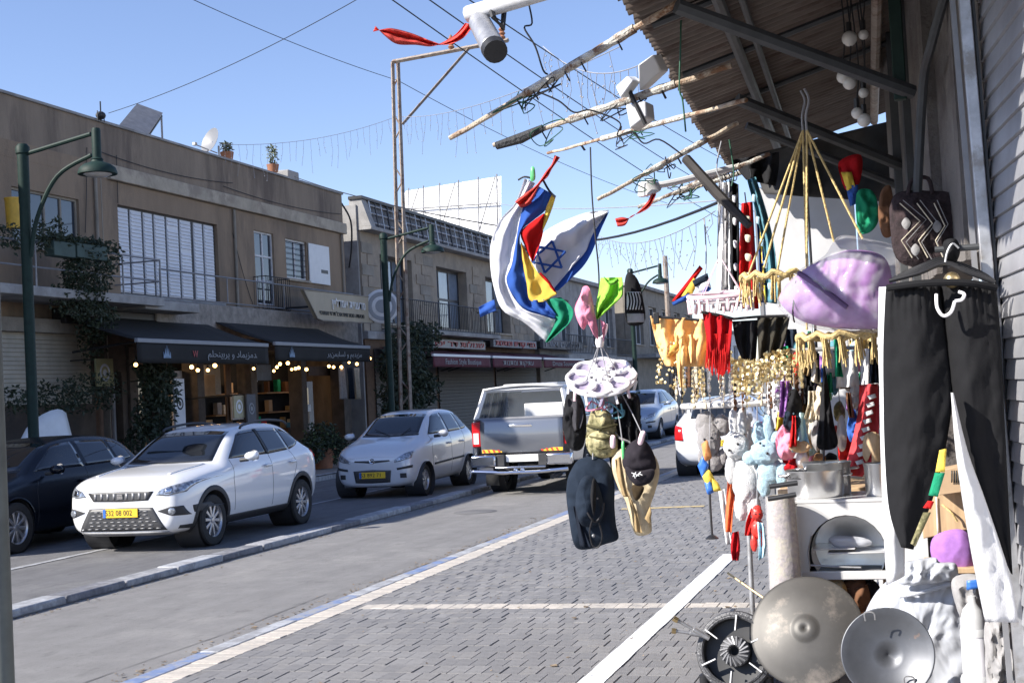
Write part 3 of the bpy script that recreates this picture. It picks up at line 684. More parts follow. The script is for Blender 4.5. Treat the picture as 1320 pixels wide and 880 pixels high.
def roof_plant(px, py, Y, h, label, n=160):
    p = at(px, py, Y); t = thing('roof_plant', label, 'plant', (p.x, p.y, p.z))
    MB().lathe([(0, 0), (.14, 0), (.18, .22), (.15, .22)], 12, p).build('pot', terracotta, t)
    foliage('leaves', leaf_g, t, [(p + Vector((0, 0, .22 + h * .5)), (.16, .16, h * .55)), (p + Vector((.03, .02, .22 + h * .85)), (.08, .08, h * .3))], n, .09, 3)
    MB().cyl(p + Vector((0, 0, .1)), p + Vector((0, 0, .2 + h * .8)), .015, n=5).build('stem', bark, t); return t
roof_plant(293, 207, 31.9, .25, 'low yellowing plant beside the satellite dish')
roof_plant(352, 222, 35.0, .55, 'small grey-green conifer on the tan building parapet')
p = at(370, 225, 36.2); tk = box(None, 'roof_tank', p - Vector((.4, .4, .4)), p + Vector((.25, .3, .08)), concrete, .04); tag(tk, 'pale box tank on the roof beside the small conifer', 'tank')
# ---- planters, vines and other plants on the left
for k, (q0, q1, yy) in enumerate(((64, 92, 310), (94, 133, 313))):
    a, b_ = atx(q0, yy, FX + 1.15), atx(q1, yy + 3, FX + 1.15)
    t = thing('planter_box', ['short green planter box hooked on the balcony rail', 'long green planter box at the balcony corner'][k], 'planter', tuple(a))
    MB().bb((FX + 1.02, a.y, a.z - .28), (FX + 1.24, b_.y, a.z)).build('trough', mat('planter_green_%d' % k, (.05,.085,.075), .7), t, bev=.015)
    foliage('leaves', leaf_d, t, [(Vector((FX + 1.13, lerp(a.y, b_.y, u), a.z + .04)), (.14, .3, .12)) for u in (.1, .35, .6, .9)], 400, .09, k)
def shrub(name, label, blobs, n, size, m, cat='plant', pot=None, stem=True, seed=1, flat=.5, m2=None):
    c = Vector(blobs[0][0]); t = thing(name, label, cat, (c.x, c.y, min(b[0][2] - b[1][2] for b in blobs)))
    foliage('leaves', m, t, blobs, n, size, seed, flat)
    if m2: foliage('new_leaves', m2, t, blobs, n // 4, size, seed + 50, flat)
    if stem:
        zb = .1 if pot is None else .3
        for k, (bc, br) in enumerate(blobs[:4]):
            MB().tube(curve([(c.x, c.y, zb), (lerp(c.x, bc[0], .5), lerp(c.y, bc[1], .5), lerp(zb, bc[2], .6)), bc], 4), [.05 - .03 * i / 8 for i in range(9)], 6).build('stem', bark, t)
    if pot: MB().lathe([(0, .1), (pot * .7, .1), (pot, .55), (pot * 1.08, .55), (pot * 1.08, .6), (pot * .9, .6), (pot * .88, .5), (0, .5)], 18, (c.x, c.y, 0)).build('pot', terracotta, t)
    return t
V = lambda px, py, X: atx(px, py, X)
shrub('climbing_vine', 'dark climbing vine tumbling from the balcony beside the roller shutter', [(V(112, 352, -15.4), (.35, .7, .55)), (V(102, 385, -15.5), (.35, .8, .4)), (V(125, 408, -15.6), (.3, .6, .5)), (V(140, 330, -15.4), (.25, .35, .35)), (V(118, 440, -15.9), (.2, .4, .5)), (V(95, 345, -15.4), (.25, .3, .3))], 3300, .09, leaf_d, stem=False)
shrub('balcony_flowers', 'potted flowers crowding the left end of the balcony rail', [(V(12, 306, FX + 1.1), (.2, .35, .25)), (V(52, 300, FX + 1.1), (.2, .3, .25)), (V(75, 293, FX + .8), (.15, .25, .2)), (V(55, 315, FX + 1.2), (.15, .2, .2))], 520, .08, leaf_d, stem=False, seed=4)
p = V(18, 275, FX + .7); yb = MB().lathe([(0, -.28), (.14, -.28), (.16, .25), (.17, .25), (.17, .28), (0, .28)], 14, p).build('yellow_bucket', mat('bucket_yellow', (.6,.36,.04), .5)); tag(yb, 'yellow bucket on the balcony beside the green lamp post', 'bucket')
shrub('facade_tree', 'dark bushy tree in front of the shops beside the utility pole', [(V(531, 440, -14.2), (.7, .8, .55)), (V(520, 470, -14.0), (.7, .8, .7)), (V(538, 500, -14.0), (.6, .8, .6)), (V(517, 515, -14.0), (.6, .7, .6)), (V(548, 430, -14.2), (.5, .5, .35)), (V(512, 540, -14), (.5, .6, .5))], 5200, .15, leaf_d, 'tree', seed=7)
shrub('cafe_shrub', 'tall dark shrub standing under the nearer cafe awning', [(V(198, 475, -15.3), (.4, .5, .35)), (V(205, 500, -15.2), (.4, .5, .5)), (V(198, 535, -15.2), (.4, .5, .6)), (V(190, 570, -15.2), (.45, .5, .5))], 2600, .11, leaf_d, seed=9)
shrub('potted_shrub', 'potted evergreen shrub between the two white cars', [(V(415, 565, -14.4), (.4, .5, .4)), (V(430, 578, -14.2), (.4, .5, .35)), (V(402, 578, -14.4), (.35, .4, .35))], 2000, .10, leaf_d, pot=.32, seed=12, m2=leaf_m)
shrub('planter_shrub', 'low shrubs behind the black car below the roller shutter', [(V(70, 515, -15.6), (.4, .9, .35)), (V(110, 505, -15.7), (.35, .8, .4)), (V(140, 500, -15.7), (.3, .4, .4)), (V(15, 515, -15.6), (.35, .6, .25))], 1300, .09, leaf_d, seed=15, stem=False)
# things standing by the café
p = V(66, 540, -14.9)
ws = MB().grid(8, 8, lambda u, v: (lerp(-14.75, -15.2, v) + .06 * math.sin(u * 7 + v * 3), p.y - .9 + 1.5 * u + .3 * v, 1.75 * v * (1 - .18 * (u - .75) ** 2 * 4) + .1)).build('white_tarp', white_pnt, th=.02); tag(ws, 'white sheet draped over a stack behind the black car', 'sheet')
def sign_panel(name, label, px0, py0, px1, py1, X, m, ring=None, cat='sign'):
    a, b_ = atx(px0, py0, X), atx(px1, py1, X); t = thing(name, label, cat, (X, (a.y + b_.y) / 2, b_.z))
    MB().bb((X, a.y, b_.z), (X + .04, b_.y, a.z)).build('board', m, t, bev=.006)
    if ring:
        c = (Vector((X + .042, (a.y + b_.y) / 2, (a.z + b_.z) / 2))); rr = min(b_.y - a.y, a.z - b_.z) * .32
        MB().lathe([(rr * .7, 0), (rr * .85, .012), (rr, 0)], 20, c, (1, 0, 0)).build('ring', ring, t); MB().lathe([(0, .008), (rr * .4, 0)], 14, c, (1, 0, 0)).build('emblem', ring, t)
    MB().cyl((X - .01, (a.y + b_.y) / 2, a.z), (FX - .3, (a.y + b_.y) / 2, a.z), .015, n=5).build('bracket', blackmetal, t)
    return t
olive = mat('sign_olive', (.16,.15,.07), .6, var=.15)
sign_panel('hanging_sign', 'square olive sign with pale ring left of the nearer black awning', 121, 462, 145, 498, -15.7, olive, letter_g)
sign_panel('poster', 'cream poster with round emblem hung in the cafe front', 299, 510, 314, 538, -15.4, mat('poster_cream', (.42,.38,.24), .7), letter_w)
sign_panel('standing_poster', 'narrow dark poster with white figure in the cafe doorway', 316, 508, 329, 545, -15.3, mat('poster_grey', (.10,.10,.11), .7), letter_g)
sign_panel('standing_poster', 'white poster with dark circle beside the cafe shrub', 222, 488, 238, 552, -15.3, white_dirty, letter_d)
for k, (q, m, lb) in enumerate(((436, c_grey, 'grey towel hanging at the end of the farther cafe'), (447, c_navy, 'dark blue towel hanging at the end of the farther cafe'), (456, c_cream, 'cream towel hanging at the end of the farther cafe'))):
    a = atx(q, 474, -15.5); b_ = atx(q + 7, 514, -15.5)
    o = MB().grid(8, 10, lambda u, v: (-15.5 + .05 * math.sin(u * 9 + k) * (v + .3), lerp(a.y, a.y + .42, u), lerp(a.z, b_.z, v))).build('hanging_towel', m, th=.01); tag(o, lb, 'towel')

# ---- building 2: stone building with a metal lattice along its roof
B2Y0, B2Y1 = 38.6, 57.5
b2 = thing('stone_building', 'two-storey grey stone building with metal lattice along its roof edge', 'building', (FX, 48, 0))
w1 = (40.1, 42.9, 4.15, 6.35); w2 = (45.3, 48.6, 4.15, 6.35); w3 = (50.9, 54.0, 4.15, 6.35)
wall_with_holes('wall', stone, b2, FX, B2Y0, B2Y1, 3.85, 6.95, [w1, w2, w3], .5)
# coursed stone blocks on the street face
yy = B2Y0
for ci in range(9):
    z0 = 3.86 + ci * .345; y = B2Y0 + (.0 if ci % 2 else .45)
    while y < B2Y1 - .9:
        y1 = y + random.uniform(.75, 1.05)
        if not any(h[0] - .02 < y1 and h[1] + .02 > y and h[2] - .02 < z0 + .34 and h[3] + .02 > z0 for h in (w1, w2, w3)) and z0 + .34 < 6.95:
            MB().bb((FX - .02, y + .008, z0 + .008), (FX + .02 + random.uniform(0, .015), y1 - .008, z0 + .337)).build('stone_block', random.choice([stone, stone, stone_d]), b2, smooth=False)
        y = y1
for h in (w1, w2, w3): window(b2, *h, nx=3, nz=2, fm=darkframe, glass=mat('pane_sky_%d' % int(h[0]), (.16,.2,.26), .1, var=.3, scale=1, spec=.8), recess=.4, bar=.08, sill=True)
box(b2, 'back_wall', (-30, B2Y0, 0), (FX - .52, B2Y1, 7.5), concrete)
box(b2, 'shop_wall', (FX - .5, B2Y0, 0), (FX, B2Y1, 3.6), interior_w)
box(b2, 'end_wall', (-30, B2Y0 - .1, 0), (FX - .06, B2Y0 - .005, 7.75), concrete)
box(b2, 'band_course', (FX - .3, B2Y0, 3.6), (FX + .12, B2Y1, 3.85), concrete, .02)
box(b2, 'eaves_ledge', (FX - .3, B2Y0 - .05, 6.955), (FX + .42, B2Y1, 7.07), concrete, .015)
box(b2, 'lattice_back', (FX + .02, B2Y0 + .4, 7.072), (FX + .05, B2Y1, 7.92), mat('lattice_back', (.13,.135,.15), .7))
MB().prism([(FX - .3, B2Y0 - .05, 7.07), (FX + .4, B2Y0 - .05, 7.07), (FX + .1, B2Y0 - .05, 7.95), (FX - .3, B2Y0 - .05, 7.95)], (0, .4, 0)).build('lattice_end', concrete, b2, smooth=False)
box(b2, 'coping', (FX - .3, B2Y0 - .1, 7.925), (FX + .16, B2Y1, 8.02), blackmetal)
for z in (7.25, 7.55, 7.8): MB().cyl((FX + .20 - (z - 7.07) * .12, B2Y0 + .4, z), (FX + .20 - (z - 7.07) * .12, B2Y1, z), .028, n=6).build('lattice_rail', galv, b2)
y = B2Y0 + .5; k = 0
while y < B2Y1:
    MB().cyl((FX + .22, y, 7.07), (FX + .11, y, 7.92), .025 if k % 3 else .04, n=5).build('lattice_post', darkframe if k % 2 else galv, b2); y += .5; k += 1
railing(b2, 'balcony_rail', [(FX, 40.0, 0), (FX + .9, 40.0, 0), (FX + .9, 49.5, 0), (FX, 49.5, 0)], 3.95, 4.85, blackmetal, .17, .012, .02)
box(b2, 'balcony_slab', (FX, 39.95, 3.78), (FX + .95, 49.55, 3.93), concrete, .02)
# shop fascia signs with raised letters, closed shutters below
def shop_sign(label, px0, px1, py0, py1, board, txt, tm, X=-15.9, k=1):
    a, b_ = atx(px0, py0, X), atx(px1, py1, X); t = thing('shop_sign', label, 'sign', (X, (a.y + b_.y) / 2, b_.z), group='fascia signs over the maroon awnings')
    MB().bb((X - .15, a.y, b_.z), (X, b_.y, a.z)).build('board', board, t, bev=.015)
    MB().bb((FX, a.y + .2, b_.z + .05), (X - .15, b_.y - .2, a.z - .05)).build('bracket', blackmetal, t, smooth=False)
    text_mesh(txt, (a.z - b_.z) * .95, tm, t, frame((X + .012, (a.y + b_.y) / 2, (a.z + b_.z) / 2), (0, 1, 0), (0, 0, 1), t), width=(b_.y - a.y) * .92, ext=.02); return t
pale_b = mat('sign_pale', (.34,.33,.32), .6, var=.1); grey_b = mat('sign_grey', (.20,.21,.23), .6, var=.1)
shop_sign('shop sign with tall red letters, nearest of the maroon awnings', 552, 626, 436, 451, pale_b, 'הפי רד תולמש', letter_r)
shop_sign('shop sign with dark red letters on grey, middle of three', 636, 692, 436, 450, grey_b, 'תונתמו שדוק ידגב', letter_r)
shop_sign('dark grey shop sign with dim letters, farthest of three', 700, 752, 437, 452, mat('sign_dim', (.10,.10,.11), .6), 'זרוא םינילבת', letter_g)
Xa = -14.6
ys = [atx(q, 460, Xa).y for q in (557, 631, 634, 697, 700, 752)]
for k, lb in enumerate(('maroon awning with white lettering, nearest of the three', 'maroon awning with white lettering, middle of the three', 'maroon awning with white lettering, behind the round clip hanger')):
    awning('shop_awning', lb, ys[2 * k] + .02, ys[2 * k + 1] - .02, FX + .15, 3.35, Xa, 3.02, .33, awnmaroon, letter_w, ['Fashion Style Boutique', 'תונתמו תוקיתע', 'Druze Souvenirs'][k], .26, letter_g, ((ys[2 * k] + ys[2 * k + 1]) / 2, (ys[2 * k + 1] - ys[2 * k]) * .62), group='maroon awnings in a row')
sh2 = thing('shop_shutters', 'closed dark brown roller shutters under the maroon awnings', 'shutter', (FX, 48, .1))
dk = mat('shutter_dark', (.035,.028,.026), .6, var=.2)
for k, (y0, y1) in enumerate(((39.2, 44.6), (44.9, 51.2), (51.5, 57.3))):
    q = box(sh2, 'roller_shutter', (FX + .01, y0, .1), (FX + .03, y1, 3.3), dk); slats(q, 'slat', FX + .031, y0, y1, .12, 3.25, .12, dk, .03)
# ---- building 3 and 4 further on
def far_building(name, label, y0, y1, h, m, floors, x=FX, nwin=4, balc=False):
    t = thing(name, label, 'building', (x, (y0 + y1) / 2, 0)); fh = (h - .6) / floors; holes = []
    for f in range(1, floors):
        for k in range(nwin):
            a = lerp(y0, y1, (k + .22) / nwin); b_ = lerp(y0, y1, (k + .78) / nwin); holes.append((a, b_, f * fh + .7, f * fh + fh - .35))
    wall_with_holes('wall', m, t, x, y0, y1, fh, h, holes, .4)
    for hh in holes: window(t, *hh, nx=2, nz=1, x=x, fm=white_dirty, recess=.25, bar=.08)
    box(t, 'ground_floor', (x - .4, y0, 0), (x - .02, y1, fh), stone_d); box(t, 'body', (x - 9, y0, 0), (x - .42, y1, h - .05), m)
    box(t, 'cornice', (x - .5, y0 - .1, h + .002), (x + .25, y1 + .1, h + .2), concrete, .02)
    if balc: box(t, 'balcony_slab', (x, y0 + .5, fh - .1), (x + 1.2, y1 - .5, fh + .1), concrete); railing(t, 'balcony_rail', [(x + 1.15, y0 + .5, 0), (x + 1.15, y1 - .5, 0)], fh + .2, fh + 1.0, blackmetal, .3, .014, .025)
    return t
far_building('grey_building', 'grey building with tall windows behind the striped flag', 58.2, 74, 7.0, concrete, 2, balc=True, nwin=5)
far_building('pillared_building', 'far grey building with paired balconies behind the round hanger', 75, 96, 7.4, stone_d, 2, x=-15.8, nwin=5, balc=True)
far_building('pale_building', 'pale far building at the end of the left row', 97, 125, 5.6, white_dirty, 2, x=-15.2, nwin=6)
# ---- pale buildings closing the street
eb = thing('end_building', 'sunlit white building closing the end of the street', 'building', (-9, 142, 0))
box(eb, 'wall', (-13, 140, 0), (-2, 150, 5.2), white_pnt)
for k in range(5): 
    q = box(eb, 'window', (-12.3 + k * 2.1, 139.93, 2.9), (-11.2 + k * 2.1, 139.99, 4.3), darkframe); box(q, 'pane', (-12.2 + k * 2.1, 139.90, 3.0), (-11.3 + k * 2.1, 139.925, 4.2), winglass)
box(eb, 'roof_slab', (-13.2, 139.7, 5.202), (-1.8, 150, 5.4), concrete)
# ---- billboard behind building 2
bb_ = thing('billboard', 'large blank white billboard on a steel frame above the stone building roof', 'billboard', tuple(at(590, 300, 66)))
c = [at(524, 300, 66), at(646, 305, 60), at(646, 227, 60), at(524, 246, 66)]
MB().prism(c, (-.3, .5, 0)).build('panel', white_pnt, bb_, smooth=False)
nb = (c[1] - c[0]).cross(c[3] - c[0]).normalized(); nb = nb if nb.y < 0 else -nb
for u in (.05, .22, .4, .6, .8, .98):
    a, b_ = c[0].lerp(c[1], u), c[3].lerp(c[2], u); MB().cyl(a + nb * .12 - Vector((0,0,1)), b_ + nb * .12 + Vector((0, 0, .1)), .035, n=6).build('strut', greymetal, bb_)
for v in (.55,): MB().cyl(c[0].lerp(c[3], v) + nb * .2, c[1].lerp(c[2], v) + nb * .2, .04, n=6).build('rail', greymetal, bb_)
for u in (.0, .4, .8): MB().cyl(c[0].lerp(c[1], u) + nb * .15, c[3].lerp(c[2], u + .17) + nb * .15, .03, n=5).build('brace', greymetal, bb_)
for u in (.1, .5, .9): q = c[0].lerp(c[1], u); MB().cyl((q.x, q.y, 6.5), q, .08, n=6).build('leg', greymetal, bb_)
# ---- street lamps
def street_lamp(label, base, H, arm=1.35, rz=0):
    t = thing('street_lamp', label, 'street lamp', base, rz, 'green street lamps along the shops', local=True)
    MB().lathe([(.14, 0), (.14, .5), (.11, .56), (.085, .7), (.085, H - .9), (.09, H - .88), (.09, H - .12), (.11, H - .10), (.11, H), (.07, H + .05), (0, H + .06)], 14).build('post', greenmetal, t)
    MB().tube([(0, 0, H - .12), (arm * .93, 0, H + .08)], .035, 8).build('top_arm', greenmetal, t)
    MB().tube(curve([(.08, 0, H - 1.75), (.22, 0, H - 1.15), (.62, 0, H - .52), (arm * .93, 0, H - .25)], 6), .035, 8).build('curved_arm', greenmetal, t)
    MB().lathe([(.06, H + .16), (.07, H + .12), (.07, H - .30), (.10, H - .33)], 12, (arm, 0, 0)).build('hanger', greenmetal, t)
    MB().lathe([(.08, H - .32), (.10, H - .37), (.20, H - .405), (.275, H - .46), (.30, H - .53), (.30, H - .56), (.27, H - .56), (0, H - .54)], 24, (arm, 0, 0)).build('lamp_shade', greenmetal, t)
    MB().lathe([(0, H - .60), (.16, H - .59), (.22, H - .56)], 16, (arm, 0, 0)).build('lens', globe, t)
    return t
l1 = atz(29, 190, 6.0); l2 = atz(494, 303, 6.0)
street_lamp('green street lamp with curved arm, nearest on the left', (l1.x, l1.y, 0), 6.0, 1.35, 0)
street_lamp('green street lamp with curved arm beside the tall utility pole', (l2.x, l2.y, 0), 6.0, 1.35, 0)
l3 = atz(812, 348, 6.0); street_lamp('far green street lamp above the black and white cap', (l3.x, l3.y, 0), 6.0, 1.1, R(5))
pf = at(857, 330, 70); t = MB().lathe([(.16, 0), (.13, pf.z)], 8, (pf.x, pf.y, 0)).build('utility_mast', weathered); tag(t, 'pale far utility mast beside the far street lamp', 'pole')
# ---- steel utility pole with its arm
b0 = atx(517, 440, -13.4); tp = at(507, 78, b0.y)
up = thing('utility_pole', 'tall leaning steel utility pole with two rails and a side arm', 'pole', (b0.x, b0.y, .09))
A0 = Vector((b0.x - .12, b0.y, .09)); B0 = Vector((b0.x + .12, b0.y, .09)); A1 = at(506, 80, b0.y); B1 = at(513, 79, b0.y)
A0 = at(517, 560, b0.y); A0.z = .09; B0 = at(530, 560, b0.y); B0.z = .09
for a, b_ in ((A0, A1), (B0, B1)): MB().tube([a, b_], .055, 4).build('rail', weathered, up)
for k in range(14): u = (k + 1) / 15; MB().tube([A0.lerp(A1, u), B0.lerp(B1, u + (.03 if k % 2 else -.03))], .022, 4).build('lacing', weathered, up)
e = at(655, 52, b0.y - 1.0); MB().tube([A1, e], .06, 4).build('arm', weathered, up); MB().tube([at(519, 160, b0.y), at(604, 63, b0.y - .7)], .045, 4).build('brace', weathered, up)
for q in (584, 648): 
    s_ = A1.lerp(e, (q - 506) / 149) ; MB().lathe([(.03, 0)] + [(.09 if j % 2 else .05, .05 + j * .05) for j in range(7)] + [(.02, .42)], 12, s_).build('insulator', terracotta, up)
# ================================================================== CARS  (local frame: x forward, y left, z up)
def apply_mods(o):
    dg = bpy.context.evaluated_depsgraph_get(); bpy.context.view_layer.update()
    me = bpy.data.meshes.new_from_object(o.evaluated_get(dg)); o.modifiers.clear(); old = o.data; o.data = me; me.name = old.name; return o
def car_shell(par, st, m, wheels, rw, arch, sub=3):
    rings = []
    for (x, w_, zb, zsh, wt, z6, zc) in st:
        zm = zb + (zsh - zb) * .52
        h = [(0, zb), (w_ * .80, zb), (w_ * .965, zb + .11), (w_ * 1.0, zm), (w_ * .985, zsh - .05), (w_ * .93, zsh + .015), (wt + .015, z6), (wt * .80, lerp(z6, zc, .8)), (0, zc)]
        rings.append([Vector((x, y, z)) for y, z in h] + [Vector((x, -y, z)) for y, z in h[-2:0:-1]])
    b = MB(); n = len(rings[0])
    for r in rings: b.v += r
    for i in range(len(rings) - 1):
        for j in range(n): b.f.append((i * n + j, i * n + (j + 1) % n, (i + 1) * n + (j + 1) % n, (i + 1) * n + j))
    b.f.append(tuple(reversed(range(n)))); b.f.append(tuple((len(rings) - 1) * n + j for j in range(n)))
    o = b.build('body', m, par, sub=sub, fix=True); apply_mods(o)
    bm = bmesh.new(); bm.from_mesh(o.data); bvh = BVHTree.FromBMesh(bm); bm.free()
    cut = MB()
    for wx in wheels:
        for s in (-1, 1): cut.cyl((wx, s * .50, rw + .01), (wx, s * 1.2, rw + .01), arch, n=36)
    co = cut.build('cutter', m, par, fix=True)
    d = o.modifiers.new('cut', 'BOOLEAN'); d.object = co; d.operation = 'DIFFERENCE'; d.solver = 'EXACT'
    apply_mods(o); bpy.data.objects.remove(co)
    o.data.polygons.foreach_set('use_smooth', [True] * len(o.data.polygons)); o.data.set_sharp_from_angle(angle=R(35))
    return o, bvh
def patch(bvh, name, m, par, A, B, view, off=.004, nu=14, nv=6, th=.012):
    """a panel lying on the shell: two edge lines in front, rear or side view, laid on the surface"""
    A = along([(a[0], a[1], 0) for a in A], nu + 1); B = along([(b_[0], b_[1], 0) for b_ in B], nu + 1); b = MB(); ok = []
    for j in range(nv + 1):
        for i in range(nu + 1):
            q = A[i].lerp(B[i], j / nv)
            if view == 'front': o, d = Vector((6, q.x, q.y)), Vector((-1, 0, 0))
            elif view == 'rear': o, d = Vector((-6, q.x, q.y)), Vector((1, 0, 0))
            elif view == 'left': o, d = Vector((q.x, 4, q.y)), Vector((0, -1, 0))
            elif view == 'right': o, d = Vector((q.x, -4, q.y)), Vector((0, 1, 0))
            else: o, d = Vector((q.x, q.y, 6)), Vector((0, 0, -1))
            h = bvh.ray_cast(o, d)
            if h[0] is None:
                hn = bvh.find_nearest(o + d * 3); p, nrm = hn[0], -d
            else:
                p, nrm = h[0], h[1] if h[1].dot(d) < 0 else -h[1]
            b.v.append(p + nrm * off)
    for j in range(nv):
        for i in range(nu):
            a = j * (nu + 1) + i; b.f.append((a, a + 1, a + nu + 2, a + nu + 1))
    bm = bmesh.new(); me = bpy.data.meshes.new('t'); me.from_pydata(b.v, [], b.f); bm.from_mesh(me); bm.normal_update()
    d0 = {'front': (1,0,0), 'rear': (-1,0,0), 'left': (0,1,0), 'right': (0,-1,0), 'top': (0,0,1)}[view]
    if sum((f.normal for f in bm.faces), Vector()).dot(Vector(d0)) < 0: b.f = [tuple(reversed(f)) for f in b.f]
    bm.free(); bpy.data.meshes.remove(me)
    return b.build(name, m, par, th=th, off=-1, ang=60)
def both(fn):
    fn('left', 1); fn('right', -1)
def wheel(par, x, y, rw, s, spokes=10, rim=.70, wd=.20, rm=None):
    """s=+1: outer face towards +y"""
    t = MB().lathe([(rw * .66, -wd * .46), (rw * .80, -wd * .5), (rw * .95, -wd * .46), (rw, -wd * .36), (rw, wd * .36), (rw * .95, wd * .46), (rw * .80, wd * .5), (rw * .66, wd * .46)], 36, (x, y, rw), (0, s, 0)).build('wheel', tyre, par)
    rr = rw * rim
    MB().lathe([(rr, -wd * .4), (rr * .93, -wd * .3), (rr * .9, 0), (rr * .93, wd * .36), (rr * .98, wd * .43), (rr * 1.02, wd * .42)], 36, (x, y, rw), (0, s, 0)).build('rim', rm or rimsilver, t)
    MB().lathe([(0, -.03), (rr * .95, -.03)], 24, (x, y, rw), (0, s, 0)).build('brake_disc', cladding, t)
    for k in range(spokes):
        a = 2 * math.pi * k / spokes + .1; ca, sa = math.cos(a), math.sin(a); da = .11 if spokes > 7 else .17
        def q(r, w_, dep): return Vector((x + r * math.cos(a + w_), y + s * dep, rw + r * math.sin(a + w_)))
        MB().add([q(rr * .16, -.5, wd * .36), q(rr * .16, .5, wd * .36), q(rr * .93, da, wd * .34), q(rr * .93, -da, wd * .34), q(rr * .16, -.5, wd * .1), q(rr * .16, .5, wd * .1), q(rr * .93, da, wd * .1), q(rr * .93, -da, wd * .1)],
                 [(0,1,2,3),(7,6,5,4),(0,4,5,1),(1,5,6,2),(2,6,7,3),(3,7,4,0)]).build('spoke', rm or rimsilver, t, bev=.006)
    MB().lathe([(0, wd * .43), (rr * .17, wd * .42), (rr * .2, wd * .3)], 16, (x, y, rw), (0, s, 0)).build('hub_cap', rm or rimsilver, t)
    return t
def arch_trim(par, bvh, x, rw, r0, r1, m):
    for side, s in (('left', 1), ('right', -1)):
        b = MB(); n = 22; rows = []
        for i in range(n + 1):
            a = R(-18) + R(216) * i / n; row = []
            for r in (r0, (r0 + r1) / 2, r1):
                px_, pz = x + r * math.cos(a), rw + .01 + r * math.sin(a); h = bvh.ray_cast(Vector((px_, s * 4, max(pz, .24))), Vector((0, -s, 0)))
                row.append(Vector((px_, (h[0].y if h[0] else s * .85) + s * .006, pz)))
            rows.append(row)
        for r_ in rows: b.v += [r_[0] - Vector((0, s * .16, 0))] + r_
        for i in range(n):
            for j in range(3):
                a = i * 4 + j; f = (a, a + 1, a + 5, a + 4); b.f.append(f if s < 0 else tuple(reversed(f)))
        b.build('wheel_arch', m, par, th=.006, ang=50)
        MB().lathe([(r0 - .004, -.02), (r0 - .004, .34)], 30, (x, s * .5, rw + .01), (0, s, 0)).build('arch_liner', cladding, par)
def plate(par, x, z, w_, h_, m, txt, sgn=1, slope=0):
    p = MB().box((x, 0, z), (.012, w_, h_), Matrix.Rotation(slope, 3, 'Y')).build('number_plate', m, par, bev=.003)
    text_mesh(txt, h_ * .88, letter_d, p, frame((x + sgn * .0065, -sgn * 0.02, z), (0, sgn, 0), (0, 0, 1)), width=w_ * .76, ext=.002)
    MB().bb((x + sgn * .006, -sgn * w_ * .49, z - h_ * .48), (x + sgn * .0085, -sgn * w_ * .41, z + h_ * .48)).build('plate_band', plas_bl, p, smooth=False)
    return p
def mirror(par, x, y, z, s, m):
    o = MB().sphere((x, y + s * .13, z), .085, 12, 8, (.8, 1.2, .7)).build('mirror', m, par)
    MB().tube([(x - .0, y - s * .04, z - .05), (x, y + s * .08, z - .04)], .028, 8).build('mirror_arm', cladding, o)
    MB().lathe([(0, 0), (.075, 0)], 14, (x - .083, y + s * .13, z), (-1, 0, 0)).build('mirror_glass', chrome, o)
def seam(bvh, par, pts, view, w_=.008):
    d = [(p[0] + w_, p[1]) for p in pts]; patch(bvh, 'panel_gap', cladding, par, pts, d, view, .0015, 16, 1, .002)

